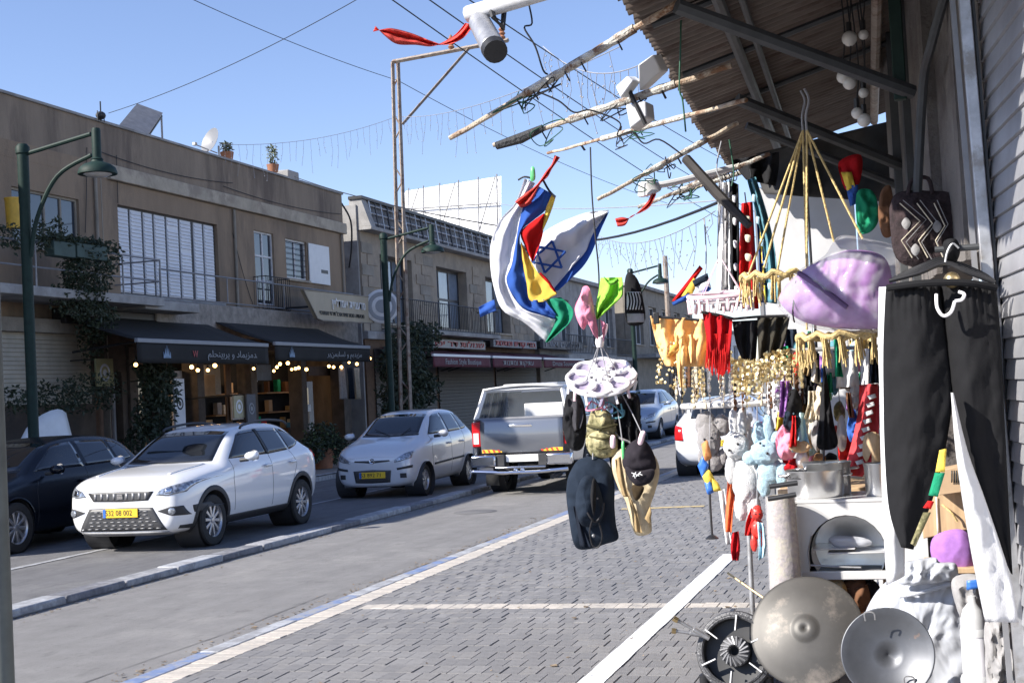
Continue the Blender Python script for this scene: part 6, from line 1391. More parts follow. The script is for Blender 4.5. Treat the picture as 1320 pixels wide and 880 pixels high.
drp = drape('dark_cloth', c_black, None, [(944,206),(952,220),(962,232)], [(1004,196),(1004,215),(1000,240)], 8.7, 10, 8, .05, 2); tag(drp, 'dark cloth bunched under the roof above the scarves', 'cloth')
# ---- rope hoops
def hoop(label, c, rx_px, Y, topp, anchors, tass, m=rope_y):
    t = thing('rope_hoop', label, 'hanging hoop', tuple(PT(c[0], c[1] + 30, Y)), group='rope hoops under the roof')
    C_ = PT(*c, Y); r = rx_px * mpp(Y)
    MB().tube([C_ + Vector((r * math.cos(a * math.pi / 18), r * .8 * math.sin(a * math.pi / 18), .015 * math.sin(a * 1.9))) for a in range(37)], .016, 8, cap=False).build('ring', m, t)
    T = PT(*topp, Y)
    for a in anchors: rod('rope', m, t, [T, PT(*a, Y + random.uniform(-.12, .12))], .0065, 6)
    MB().tube(curve([T + Vector((0, 0, .22)), T + Vector((.02, 0, .16)), T + Vector((0, 0, .08)), T], 4), .007, 6).build('hook', wire_l, t)
    for k in range(tass):
        a = 2 * math.pi * k / tass; p = C_ + Vector((r * math.cos(a), r * .8 * math.sin(a), -.01)); b = MB()
        for j in range(5): b.tube([p + Vector((rnd.uniform(-.012, .012), rnd.uniform(-.01, .01), 0)), p + Vector((rnd.uniform(-.02, .02), rnd.uniform(-.01, .01), -.10 - rnd.uniform(0, .06)))], .004, 4)
        stuff(b.build('tassel', m, t))
    return t
hoop('yellow rope hoop hung before the white partition', (1000, 355), 40, 7.6, (1035, 168), [(962, 362), (998, 372), (1040, 352), (985, 345)], 12)
hoop('golden fringed hoop under the purple bag', (1085, 432), 50, 7.25, (1040, 168), [(1040, 425), (1075, 312), (1112, 308)], 16)
# ---- purple bag wrapped in clear plastic
pbg = thing('purple_bag', 'purple quilted bag wrapped in crinkled clear plastic', 'bag', tuple(PT(1080, 425, 7.1)))
puff('quilt', c_purple, pbg, [(1006,380),(1030,352),(1065,332),(1100,322),(1138,330),(1150,360),(1150,405),(1140,422),(1090,424),(1040,416),(1012,398)], 7.1, .15, 14, .010, 4, seed=4, per=8)
puff('plastic_wrap', plas_bag, pbg, [(1003,384),(1028,350),(1062,330),(1082,304),(1120,308),(1158,320),(1160,350),(1155,400),(1146,426),(1090,428),(1036,420),(1008,402)], 7.1, .185, 22, .014, 7, seed=8, per=12)
rod('seam', cloth('cloth_plum', (.16,.10,.2)), pbg, [PT(1030, 352, 7.0), PT(1060, 372, 6.93), PT(1092, 396, 6.92)], .014); rod('seam', c_black, pbg, [PT(1026, 362, 7.02), PT(1022, 400, 7.0), PT(1024, 415, 7.05)], .004)
# ---- dark hangings under the roof on the right
soft('woven_bag', 'dark woven bag with pale zigzag pattern hanging on the shop wall', 'bag', carpet, [(1152,252),(1200,246),(1236,258),(1240,330),(1205,345),(1160,338),(1148,300)], 6.6, .07, rough=.03, parts=(
    lambda t: [rod('zigzag', c_cream, t, [PT(1160 + k * 22, 262, 6.52), PT(1186 + k * 16, 285 + k * 3, 6.50), PT(1162 + k * 22, 310, 6.51), PT(1176 + k * 20, 332, 6.53)], .0028, 5, False) for k in range(3)] + [rod('zigzag', c_grey, t, [PT(1164 + k * 22, 258, 6.525), PT(1194 + k * 14, 283 + k * 3, 6.50), PT(1168 + k * 20, 312, 6.51), PT(1184 + k * 17, 334, 6.53)], .002, 5, False) for k in range(3)],
    lambda t: [puff('diamond', c_grey, t, [(x, y - 8), (x + 6, y), (x, y + 8), (x - 6, y)], 6.515, .006, 3, 0) for x, y in ((1168, 288), (1208, 292), (1180, 322), (1222, 318))],
    lambda t: rod('handle', carpet, t, [PT(1170, 252, 6.58), PT(1176, 232, 6.6), PT(1196, 230, 6.6), PT(1202, 250, 6.58)], .010)))
soft('green_cloth', 'dark green cloth hanging behind the rope hoops', 'cloth', c_green, [(1104,250),(1120,244),(1130,256),(1132,285),(1120,300),(1106,296)], 7.8, .04, rough=.03)
soft('striped_banner', 'red and yellow striped flag hanging in the roof shade', 'flag', c_dred, [(1082,208),(1110,200),(1108,236),(1092,246),(1084,230)], 8.0, .03, rough=.03, parts=(lambda t: drape('yellow_stripe', c_yellow, t, [(1084,222),(1092,246)], [(1098,222),(1102,240)], 7.95, 4, 6, .01), lambda t: drape('blue_stripe', c_blue, t, [(1090,240),(1096,266)], [(1106,238),(1106,262)], 7.95, 4, 6, .01)))
soft('brown_purse', 'brown leather purse hanging beside the woven bag', 'purse', c_brown, [(1136,246),(1148,240),(1152,270),(1150,302),(1138,304),(1132,276)], 7.0, .04, rough=.02)
# globe bulbs under the roof
for k, (bx_, by_, r) in enumerate(((1095,50,9),(1113,45,6),(1087,99,8),(1095,107,8),(1113,120,6),(1105,146,7),(1114,155,8))):
    p = PT(bx_, by_, 7.0); t = thing('globe_bulb', 'unlit white globe bulb in the cluster under the corrugated roof', 'bulb', tuple(p), group='unlit globe bulbs under the roof')
    MB().sphere(p, r * mpp(7.0) , 14, 10).build('glass', globe, t); MB().cyl(p + Vector((0, 0, r * .0036)), p + Vector((0, 0, r * .0036 + .05)), .014, n=8).build('socket', plas_b, t)
    rod('cord', wire, t, [p + Vector((0, 0, .05)), p + Vector((.02, 0, .25)), p + Vector((.0, .02, .6))], .004, 5)
# ---- trousers on the right
def gather(qx, qy): return (.010 * math.sin(qx * .62) * max(0, 1 - (qy - 366) / 90) if qy < 456 else 0) + .006 * math.sin(qx * .16 + qy * .012)
wt_ = thing('white_trousers', 'white trousers hanging behind the black ones', 'trousers', tuple(PT(1220, 800, 5.3)))
drape('leg', c_white, wt_, [(1135,370),(1134,520),(1138,660),(1143,754)], [(1166,368),(1166,520),(1166,660),(1166,742)], 5.36, 6, 20, .012, 1, .3, bulge=.03)
drape('leg', c_white, wt_, [(1226,506),(1233,590),(1250,700),(1270,801)], [(1229,506),(1247,580),(1272,650),(1302,742),(1313,802)], 5.09, 8, 20, .012, 1, 1.3, bulge=.03)
drape('seat', c_white, wt_, [(1133,370),(1132,440),(1134,505)], [(1288,368),(1292,440),(1294,505)], 5.40, 8, 10, .01, 1, 1.3, bulge=.02)
bt = thing('black_trousers', 'black drawstring trousers on a hanger beside the steel shutter', 'trousers', tuple(PT(1215, 740, 5.2)))
for L_, R_, ph_ in (([(1142,372),(1139,440),(1139,505),(1141,590),(1147,660),(1162,705)], [(1213,368),(1221,440),(1228,505),(1219,575),(1203,640),(1177,708)], .2), ([(1213,368),(1221,440),(1228,505),(1241,580),(1266,650),(1303,738)], [(1284,370),(1290,440),(1293,505),(1297,590),(1301,670),(1305,740)], 1.7)):
    drape('leg', c_trouser, bt, L_, R_, 5.2, 14, 26, .010, 1.2, ph_, bulge=.055, gath=.007); drape('leg_back', c_trouser, bt, L_, R_, 5.26, 6, 10, .008, 1.5, ph_)
MB().tube(curve([PT(1144, 371, 5.15), PT(1180, 366, 5.11), PT(1215, 364, 5.10), PT(1250, 365, 5.11), PT(1284, 371, 5.15)], 5), .013, 8).build('waistband', c_trouser, bt)
rod('drawstring', plas_w, bt, [PT(1207, 379, 5.08), PT(1208, 396, 5.07), PT(1216, 407, 5.07), PT(1226, 402, 5.07), PT(1231, 388, 5.07)], .006); rod('drawstring', plas_w, bt, [PT(1231, 388, 5.07), PT(1240, 386, 5.07), PT(1243, 379, 5.07), PT(1236, 376, 5.08)], .006)
for nm, m, L_, R_ in (('yellow_band', c_yellow, [(1211,580),(1206,608)], [(1220,578),(1218,608)]), ('green_band', c_green, [(1205,609),(1197,638)], [(1218,609),(1209,640)]), ('red_band', c_red, [(1196,645),(1190,654)], [(1204,646),(1200,656)]), ('printed_band', c_camo, [(1190,660),(1174,700)], [(1200,660),(1180,704)])): drape(nm, m, bt, L_, R_, 5.10, 3, 6, .004)
hgr = thing('clothes_hangers', 'bundle of black hangers above the trousers', 'hanger', tuple(PT(1210, 365, 5.25)))
for k in range(4): rod('hanger', plas_b, hgr, [PT(1146 + k * 6, 362 - k * 3, 5.2 + k * .05), PT(1185 + k * 3, 352 - k * 4, 5.2 + k * .05), PT(1218, 340 - k * 2, 5.22 + k * .05), PT(1250 + k * 5, 352, 5.2 + k * .05), PT(1282, 364, 5.2 + k * .05)], .008)
for k in range(3): rod('hook', galv, hgr, [PT(1218, 341 - k, 5.22 + k * .05), PT(1221, 325, 5.22 + k * .05), PT(1228, 314, 5.22 + k * .05), PT(1236, 320, 5.22 + k * .05)], .004)
puff('black_knot', c_black, hgr, [(1216,312),(1232,308),(1238,322),(1232,338),(1218,338)], 5.3, .05, 5, .03); MB().sphere(PT(1227, 361, 5.14), .03, 12, 8).build('metal_clip', brass, hgr)
rod('hang_rail', darkpipe, hgr, [PT(1205, 322, 5.3), PT(1262, 318, 5.3)], .012)
# ---- display rack with soft toys
YR = 9.7
rk = thing('display_rack', 'white round wire rack on a grey pole carrying the toys', 'rack', tuple(atz(947, 800, 0)))
cR = PT(958, 520, YR); rR = 72 * mpp(YR)
MB().tube([cR + Vector((rR * math.cos(a * math.pi / 24), rR * .55 * math.sin(a * math.pi / 24), 0)) for a in range(49)], .022, 8, cap=False).build('ring', enamel, rk)
MB().lathe([(0, .012), (rR * .16, .008), (rR * .17, -.008), (0, -.01)], 30, cR + Vector((0, 0, .08))).build('hub', greymetal, rk)
for k in range(10): a = 2 * math.pi * k / 10; rod('spoke', enamel, rk, [cR + Vector((0, 0, .09)), cR + Vector((rR * math.cos(a), rR * .55 * math.sin(a), 0))], .006, 5)
for k in range(14): a = 2 * math.pi * k / 14; p = cR + Vector((rR * math.cos(a), rR * .55 * math.sin(a), 0)); rod('hook', galv, rk, [p, p + Vector((0, -.03, -.05)), p + Vector((0, -.05, -.02))], .004, 5)
foot = Vector((cR.x - .02, cR.y, 0)); rod('pole', galv, rk, [foot, cR], .02, 10)
MB().bb((foot.x - .17, foot.y - .15, 0), (foot.x + .17, foot.y + .15, .03)).build('foot_plate', castiron, rk, bev=.008)
for s in (-1, 1): MB().bb((foot.x - .17 if s < 0 else foot.x + .14, foot.y - .15, .032), (foot.x - .14 if s < 0 else foot.x + .17, foot.y + .15, .09)).build('foot_rim', castiron, rk, bev=.005)
def toy(label, m, head, body, limbs, ears, Y, face, nm='soft_toy', sc_r=1):
    t = thing(nm, label, 'soft toy', tuple(PT(body[0], body[1] + body[3], Y))); k = mpp(Y)
    def e(n_, x, y, rx_, ry_, d=0, mm=None):
        b = MB().sphere((0, 0, 0), 1, 12 if mm else 40, 8 if mm else 26, (rx_ * k, min(rx_, ry_) * k * .85, ry_ * k)); c_ = PT(x, y, Y - d)
        b.v = [c_ + (p if mm else p * (1 + .10 * noise.noise((p + c_) * 45) + .06 * noise.noise((p + c_) * 120))) for p in b.v]
        return b.build(n_, mm or m, t)
    bd = e('body', *body); e('head', *head, .03)
    for x, y, rx_, ry_ in limbs: e('limb', x, y, rx_, ry_, .02)
    for x, y, rx_, ry_ in ears: e('ear', x, y, rx_, ry_)
    for x, y, r in face: e('eye', x, y, r, r, min(head[2], head[3]) * k * .85 + .03, plas_b)
    rod('string', wire_l, t, [PT(head[0], head[1] - head[3], Y), PT(head[0], 522, Y)], .004); return t
toy('white plush rabbit hanging under the display rack', fur_w, (949,574,15,16), (962,620,17,30), [(942,606,7,16),(975,608,7,18),(955,652,8,18),(972,655,8,18)], [(946,545,6,17),(956,546,6,17)], 9.3, [(940,580,1.6),(951,572,1.6)])
toy('pale blue plush bear with raised arm beside the white rabbit', fur_b, (986,583,17,15), (992,606,14,18), [(1010,583,14,8),(968,590,10,9),(985,625,8,14),(1008,612,9,15)], [(978,560,8,16),(990,552,7,18),(1000,566,7,10)], 9.2, [(980,571,1.5),(989,584,1.6)])
toy('grey plush mouse with round ears left of the white rabbit', fur_g, (914,566,14,22), (920,592,12,14), [(905,590,5,10),(932,588,5,10)], [(910,546,13,15),(930,548,11,13)], 9.6, [(908,566,1.5),(917,564,1.5)])
toy('small white plush lamb at the back of the rack', fur_w, (958,545,9,10), (964,565,10,16), [(955,580,4,9),(972,582,4,9)], [(952,538,4,6),(966,538,4,6)], 9.9, [(955,546,1.2),(961,546,1.2)])
toy('little doll with red trousers low on the rack', plas_r, (976,662,7,8), (977,682,8,12), [(972,700,4,10),(982,700,4,10)], [(976,655,5,4)], 9.2, [(974,662,.9),(979,662,.9)], nm='doll')
for k, (lb, m, L_, R_, Y) in enumerate((('orange-red streamer tail hanging left of the white rabbit', cloth('streamer_orange', (.75,.16,.06)), [(938,620),(936,650),(935,685)], [(952,612),(946,650),(943,686)], 9.35), ('white streamer tail beside the orange-red one', c_white, [(926,632),(930,660),(936,702)], [(934,630),(938,660),(944,700)], 9.4), ('dark red cloth loop on the rack pole', c_dred, [(944,686),(942,705),(944,722)], [(952,684),(954,704),(952,722)], 9.35), ('blue cloth strip low on the rack', c_sky, [(976,672),(978,700),(978,722)], [(984,674),(988,700),(986,716)], 9.15), ('red and white strip below the white rabbit', c_red, [(968,655),(962,672),(960,690)], [(978,655),(974,672),(968,690)], 9.25), ('maroon cloth behind the blue bear', c_dred, [(1008,590),(1012,608)], [(1026,590),(1028,610)], 9.5), ('red pouch hanging between bear and dolls', c_red, [(1000,538),(1002,576)], [(1010,540),(1010,576)], 9.6))):
    o = drape('streamer', m, None, L_, R_, Y, 5, 10, .015, 1.4, k); tag(o, lb, 'streamer')
pw = thing('pinwheel', 'blue and yellow pinwheel on a black stick in front of the rack', 'pinwheel', tuple(PT(918, 694, 9.2)))
for nm, m, o in (('sail', plas_bl, [(899,600),(906,586),(914,600),(906,618)]), ('sail', c_yellow, [(904,612),(914,604),(922,618),(912,628)]), ('sail', plas_bl, [(908,622),(916,614),(921,634),(912,638)]), ('sail', c_yellow, [(916,612),(926,622),(930,632),(920,634)]), ('sail', cloth('sail_orange', (.7,.3,.12)), [(904,572),(912,566),(918,590),(908,596)])): puff(nm, m, pw, o, 9.2, .02, 4, .01, sharp=True)
rod('stick', plas_b, pw, [PT(914, 590, 9.25), PT(915, 640, 9.22), PT(918, 690, 9.2)], .008); MB().lathe([(.0, .03), (.02, .025), (.045, .005), (.045, 0), (0, 0)], 14, PT(918, 694, 9.2)).build('foot', plas_b, pw)
rod('string', wire_l, pw, [PT(914, 590, 9.25), PT(916, 522, 9.3)], .004)
# ---- counter: white oven, pots
YO = 8.15
ov = thing('white_oven', 'white enamel oven box with arched opening under the pots', 'oven', tuple(PT(1080, 742, YO)))
def ovp(px, py, dy=0): return PT(px, py, YO) + Vector((0, dy, 0))
fl_, fr_ = PT(1022, 700, YO).x, PT(1196, 700, YO).x; z0, z1 = PT(1080, 740, YO).z, PT(1080, 648, YO).z
arch = [(fl_ + .02, z0 + .02)] ; cx = PT(1092, 700, YO).x; ra = PT(1142, 700, YO).x - cx
pts = [(cx - ra * 1.02, z0 + .02)] + [(cx - ra * math.cos(R(a)) * 1.02, z0 + .12 + (z1 - z0 - .19) * math.sin(R(a))) for a in range(0, 181, 15)] + [(cx + ra * 1.02, z0 + .02)]
outer = [(fl_, z0)] + [(lerp(fl_, fr_, 0), lerp(z0, z1, .5))] 
b = MB(); n = len(pts); O_ = []
for x, z in pts:
    d = Vector((x - cx, 0, z - (z0 + .05))); O_.append(None)
tt = [i / (n - 1) for i in range(n)]
per = along([(fl_, 0, z0), (fl_, 0, z1), (fr_, 0, z1), (fr_, 0, z0)], n)
for i in range(n): b.v += [Vector((pts[i][0], YO, pts[i][1])), Vector((per[i].x, YO, per[i].z))]
for i in range(n - 1): b.f.append((2 * i, 2 * i + 1, 2 * i + 3, 2 * i + 2))
o = len(b.v); b.v += [Vector((fl_, YO, z0)), Vector((fr_, YO, z0)), Vector((fr_, YO, z0 - .0))]
b.build('front_panel', enamel, ov, th=.012, smooth=False, fix=True)
MB().bb((fl_, YO - .012, z0 - .03), (fr_, YO + .02, z0 + .02)).build('bottom_rail', enamel, ov, bev=.005)
MB().bb((fl_, YO + .012, z0), (fl_ + .012, YO + .55, z1)).build('side_panel', enamel, ov, smooth=False); MB().bb((fr_ - .012, YO + .012, z0), (fr_, YO + .55, z1)).build('side_panel', enamel, ov, smooth=False)
MB().bb((fl_ - .005, YO - .006, z1 + .001), (fr_ + .005, YO + .56, z1 + .02)).build('top_panel', enamel, ov, bev=.005); MB().bb((fl_, YO + .54, z0), (fr_, YO + .55, z1)).build('back_panel', greymetal, ov, smooth=False); MB().bb((fl_, YO + .02, z0), (fr_, YO + .53, z0 + .01)).build('floor_panel', greymetal, ov, smooth=False)
MB().lathe([(ra * .98, 0), (ra * .96, .25), (0, .27)], 30, (cx, YO + .06, z0 + .12), (0, 1, 0)).build('drum', alu, ov)
for px0, px1, py in ((1046, 1102, 708), (1066, 1140, 713)): a, c_ = PT(px0, py, YO), PT(px1, py, YO); MB().bb((a.x, YO + .03, a.z - .008), (c_.x, YO + .3, a.z)).build('shelf', enamel, ov, bev=.003)
rod('grate', galv, ov, [PT(1046, 690, YO - .01), PT(1042, 710, YO - .01), PT(1044, 732, YO - .01)], .005); rod('grate', galv, ov, [PT(1045, 728, YO - .01), PT(1075, 730, YO - .01), PT(1110, 731, YO - .01)], .006)
puff('paper', plas_sheet, ov, [(1068,696),(1078,690),(1110,692),(1124,698),(1116,704),(1082,706)], YO + .1, .03, 5, .01)
for sx_ in (fl_ + .04, fr_ - .06): MB().bb((sx_, YO + .02, 0), (sx_ + .05, YO + .07, z0 - .03)).build('leg', enamel, ov, smooth=False); MB().bb((sx_, YO + .46, 0), (sx_ + .05, YO + .51, z0)).build('leg', enamel, ov, smooth=False)
def pot(label, px, py, rpx, hpx, Y, m=alu, nm='pot', lid=True, handles=True):
    p = PT(px, py, Y); k = mpp(Y); r, h_ = rpx * k, hpx * k; t = thing(nm, label, 'pot', tuple(p))
    MB().lathe([(0, .0), (r * .93, 0), (r * .97, .012), (r * .99, h_ * .9), (r * 1.05, h_), (r * 1.05, h_ + .006), (r * .97, h_), (r * .95, .02), (0, .015)], 40, p).build('body', m, t)
    if handles:
        for s in (-1, 1): MB().tube(curve([p + Vector((s * r * .98, -.04, h_ * .8)), p + Vector((s * (r + .04), -.03, h_ * .82)), p + Vector((s * (r + .04), .03, h_ * .82)), p + Vector((s * r * .98, .04, h_ * .8))], 4), .007, 6).build('handle', m, t)
    return t
zo = z1 + .022
def on_oven(px, Y): 
    q = PT(px, 640, Y); return (px, 440, Y), zo
def pot_at(label, px, rpx, hpx, Y, zb, **k):
    t = pot(label, px, 640, rpx, hpx, Y, **k); dz = zb - ORG[t].z; t.location.z = zb; return t
pot_at('large aluminium pot with handles on the white oven', 1052, 33, 30, 8.4, zo)
pot_at('second aluminium pot nested behind the large one', 1068, 27, 36, 8.55, zo)
pot_at('aluminium pot behind the white trousers on the oven', 1134, 16, 36, 8.35, zo, handles=False)
gr_ = thing('wire_grill', 'dark wire grill rack lying across the large pot', 'grill', tuple(PT(1040, 612, 8.1)))
for k in range(8): rod('bar', castiron, gr_, [PT(1016 + k * 5, 616 + (k % 2), 8.25), PT(1030 + k * 6, 607, 8.5)], .0035, 5)
rod('frame', castiron, gr_, [PT(1012, 616, 8.25), PT(1060, 618, 8.25), PT(1078, 608, 8.5), PT(1026, 606, 8.5), PT(1012, 616, 8.25)], .005, 6, False)
for lb, q in (('black handled skewer set above the rolled rug', (992, 627, 1028, 622)), ('lower black handled skewer set at the rolled rug', (990, 643, 1026, 637))):
    o = MB().tube([PT(q[0], q[1], 7.75), PT(q[2], q[3], 7.75)], .014, 8).build('skewer_handle', plas_b); tag(o, lb, 'handle')
rl = thing('rolled_rug', 'pale patterned rug rolled upright in plastic beside the oven', 'rug', tuple(PT(1010, 790, 7.8)))
p0, p1 = PT(1014, 770, 8.0), PT(1006, 640, 8.0)
pb_ = p0 - (p1 - p0) * (p0.z / (p1.z - p0.z)); MB().tube([pb_, p0, p0.lerp(p1, .5), p1], [.088, .09, .088, .08], 20).build('roll', rug, rl)
for k in range(3): MB().tube([p1 + Vector((math.cos(a * .7) * (.02 + k * .022), math.sin(a * .7) * (.02 + k * .022), .003)) for a in range(10)], .004, 4).build('roll_edge', c_cream, rl)
MB().tube([pb_ + Vector((-.0, -.01, 0)), p0, p1 + Vector((0, 0, .01))], [.096, .098, .09], 16, cap=False).build('plastic_sleeve', plas_bag, rl)
# ---- pans and burner on the ground
def disc_pan(label, c, rpx, Y, prof, m, tilt, nm='pan'):
    C_ = PT(*c, Y); r = rpx * mpp(Y); t = thing(nm, label, 'pan', (C_.x, C_.y, max(0, C_.z - r)))
    MB().lathe([(r * a, r * h_) for a, h_ in prof], 56, C_, tilt).build('dish', m, t, th=.004); return t, C_, r
t, C_, r = disc_pan('large spun aluminium dome griddle leaning on the goods', (1040, 813), 65, 7.72, [(0, .235), (.12, .235), (.20, .215), (.24, .185), (.28, .178), (.42, .165), (.62, .125), (.82, .062), (.96, .012), (1, 0), (1.01, -.012)], alu_d, (-.06, -.90, .42))
t2, C2, r2 = disc_pan('round blue-steel wok pan leaning beside the dome griddle', (1144, 842), 51, 6.75, [(0, -.22), (.35, -.20), (.65, -.13), (.86, -.05), (1, 0), (1.03, .004)], steel_b, (-.05, -.95, .28))
ax = Vector((-.05, -.95, .28)).normalized(); hd = ax.orthogonal().normalized()
for px_, py_ in ((1121, 797), (1172, 880)): q = PT(px_, py_, 6.72); MB().tube(curve([q + Vector((-.02, 0, -.01)), q + Vector((-.02, -.01, .03)), q + Vector((.02, -.01, .03)), q + Vector((.025, 0, -.005))], 4), .004, 5).build('handle', galv, t2)
bn = thing('gas_burner', 'round cast-iron gas burner ring standing on its edge', 'burner', tuple(atz(948, 884, 0)))
cB = PT(948, 839, 7.75); rB = 43 * mpp(7.75); na = Vector((-.12, -.95, .28)).normalized(); ua = na.cross(Vector((0, 0, 1))).normalized(); ub = na.cross(ua)
def bp(a, r, h=0): return cB + (ua * math.cos(a) + ub * math.sin(a)) * r + na * h
MB().tube([bp(2 * math.pi * k / 48, rB) for k in range(49)], .022, 8, cap=False).build('outer_ring', castiron, bn)
MB().tube([bp(2 * math.pi * k / 48, rB * .93, .02) for k in range(49)], .010, 6, cap=False).build('inner_lip', castiron, bn)
MB().lathe([(rB * .98, -.03), (rB * .9, -.05), (rB * .3, -.06), (0, -.06)], 40, cB, na).build('back_pan', blackmetal, bn)
for k in range(6): a = 2 * math.pi * k / 6 + .45; MB().prism([bp(a - .03, rB * .55, .02), bp(a + .03, rB * .55, .02), bp(a + .02, rB * .97, .02), bp(a - .02, rB * .97, .02)], na * .03).build('support', galv, bn, smooth=False)
MB().lathe([(rB * .12, .02), (rB * .16, .035), (rB * .30, .03), (rB * .42, .012), (rB * .42, -.01), (rB * .12, -.01)], 30, cB, na).build('burner_head', castiron, bn)
for k in range(18):
    a = 2 * math.pi * k / 18; MB().tube([bp(a, rB * .17, .036), bp(a + .35, rB * .40, .024)], .0065, 4).build('flame_slot', greymetal, bn)
MB().prism([bp(2.6, rB * .5, -.03), bp(2.75, rB * .9, -.03), bp(3.5, rB * .9, -.03), bp(3.65, rB * .5, -.03)], -na * .02).build('tray', blackmetal, bn, smooth=False)
for k, (a_, b2) in enumerate((((868, 796), (914, 822)), ((866, 812), (908, 818)))):
    A_, B_ = PT(*a_, 7.7), PT(*b2, 7.75); MB().tube([A_, A_.lerp(B_, .15), A_.lerp(B_, .16), A_.lerp(B_, .55), A_.lerp(B_, .56), B_], [.014, .014, .010, .010, .016, .016], 10).build('gas_pipe', galv, bn)
    MB().tube([A_, A_.lerp(B_, .12)], .018, 6).build('pipe_nut', brass, bn)
for q in ((908, 866), (990, 870)): p = PT(*q, 7.75); MB().lathe([(0, 0), (.03, 0), (.032, p.z * .8), (.01, p.z)], 10, (p.x, p.y, 0)).build('foot', plas_b, bn)
tf = MB().tube([PT(938, 738, 8.2), PT(984, 770, 8.0)], .007, 6).build('brass_rod', brass); tag(tf, 'thin brass rod leaning across the rack pole', 'rod')
# ---- plastic sacks and the cylinder at the right bottom
bg_ = thing('plastic_sack', 'big crumpled white plastic sack behind the wok pan', 'sack', tuple(PT(1200, 880, 7.0)))
puff('sack', plas_sheet, bg_, [(1112,800),(1128,765),(1152,740),(1160,732),(1200,728),(1232,735),(1252,770),(1268,810),(1280,850),(1284,930),(1200,945),(1120,935),(1104,860)], 7.3, .16, 20, .018, 4.5, seed=2, power=.45, per=10, fold=lambda x, y: .012 * noise.noise(Vector((x * .035 + y * .02, y * .008, 3))) + .006 * noise.noise(Vector((x * .12, y * .03, 9))))
puff('sack_neck', plas_sheet, bg_, [(1152,742),(1160,728),(1176,722),(1204,718),(1212,724),(1232,726),(1232,745),(1200,752),(1165,754)], 7.12, .07, 12, .03, 9, seed=5, per=8)
rod('sack_fold', plas_sheet, bg_, [PT(1160, 768, 7.15), PT(1190, 762, 7.12), PT(1225, 752, 7.13)], .012)
cyb = thing('white_canister', 'white plastic canister with grey domed top before the sack', 'canister', (PT(1257, 830, 6.6).x, 6.6, 0))
cz = PT(1257, 810, 6.6).z; k = mpp(6.6); cxy = (PT(1257, 830, 6.6).x, 6.6, 0)
MB().lathe([(0, 0), (15 * k, 0), (15 * k, cz - .03), (14 * k, cz)], 28, cxy).build('tube', plas_w, cyb); MB().lathe([(15.5 * k, cz - .03), (15.5 * k, cz - .005), (14 * k, cz + .01)], 28, cxy).build('collar', enamel, cyb)
MB().lathe([(14.5 * k, cz + .002), (14 * k, cz + .05), (11 * k, cz + .09), (5 * k, cz + .12), (4.5 * k, cz + .15), (0, cz + .155)], 24, cxy).build('dome', mat('canister_grey', (.5,.5,.5), .4), cyb); zb_ = PT(1257, 868, 6.6).z
MB().lathe([(16 * k, zb_), (18 * k, zb_ - .02), (18 * k, zb_ - .05), (15.2 * k, zb_ - .06)], 28, cxy).build('ring', enamel, cyb)
soft('mesh_bag', 'dark netted bag between the canister and the white trousers', 'bag', c_grey, [(1270,800),(1290,795),(1308,820),(1312,880),(1300,920),(1278,910),(1270,860)], 6.5, .07, rough=.05)
soft('grey_purse', 'grey bag with blue label behind the canister', 'bag', c_grey, [(1228,745),(1262,742),(1272,780),(1268,805),(1248,812),(1232,780)], 6.9, .05, rough=.03, parts=(lambda t: drape('blue_label', plas_bl, t, [(1246,748),(1246,760)], [(1264,746),(1264,758)], 6.82, 3, 3, .002),))
soft('violet_cushion', 'violet round cushion under the wooden cutting board', 'cushion', c_violet, [(1205,690),(1240,682),(1256,705),(1254,735),(1215,738),(1200,715)], 7.6, .07, rough=.006)
wb = thing('wooden_box', 'brown striped wooden box behind the white trousers', 'box', tuple(PT(1220, 690, 7.4)))
MB().prism([PT(1186, 640, 7.7), PT(1246, 628, 7.7), PT(1250, 682, 7.7), PT(1190, 694, 7.7)], (0, .25, 0)).build('box_body', wood_l, wb, bev=.006)
rod('rope_handle', rope_y, wb, [PT(1214, 650, 7.68), PT(1226, 660, 7.66), PT(1234, 672, 7.67)], .006); drape('cord', c_white, wb, [(1206,640),(1208,688)], [(1208,640),(1210,688)], 7.69, 1, 4, .001)
cbx = thing('printed_carton', 'small cardboard carton with dark print above the wooden box', 'carton', tuple(PT(1226, 632, 7.5)))
MB().prism([PT(1212, 606, 7.5), PT(1238, 600, 7.5), PT(1242, 634, 7.5), PT(1210, 638, 7.5)], (0, .2, 0)).build('carton', cardboard, cbx, bev=.004)
for j in range(4): drape('print', letter_d, cbx, [(1226 + j * 3, 606), (1226 + j * 3, 622)], [(1228 + j * 3, 606), (1228 + j * 3, 621)], 7.49, 1, 3, .0005)
# low trestle that the right-hand goods stand on
tr = thing('low_trestle', 'low wooden trestle under the boxes and the violet cushion', 'trestle', (PT(1225, 740, 7.35).x, 7.35, 0))
zt_ = PT(1225, 737, 7.35).z; x0_, x1_ = PT(1190, 737, 7.35).x, PT(1275, 737, 7.35).x
MB().bb((x0_, 7.5, zt_ - .03), (x1_, 7.95, zt_)).build('board', wood_l, tr, bev=.004)
for x in (x0_ + .03, x1_ - .05):
    for y in (7.55, 7.88): MB().bb((x, y, 0), (x + .03, y + .03, zt_ - .03)).build('leg', wood_l, tr, smooth=False)
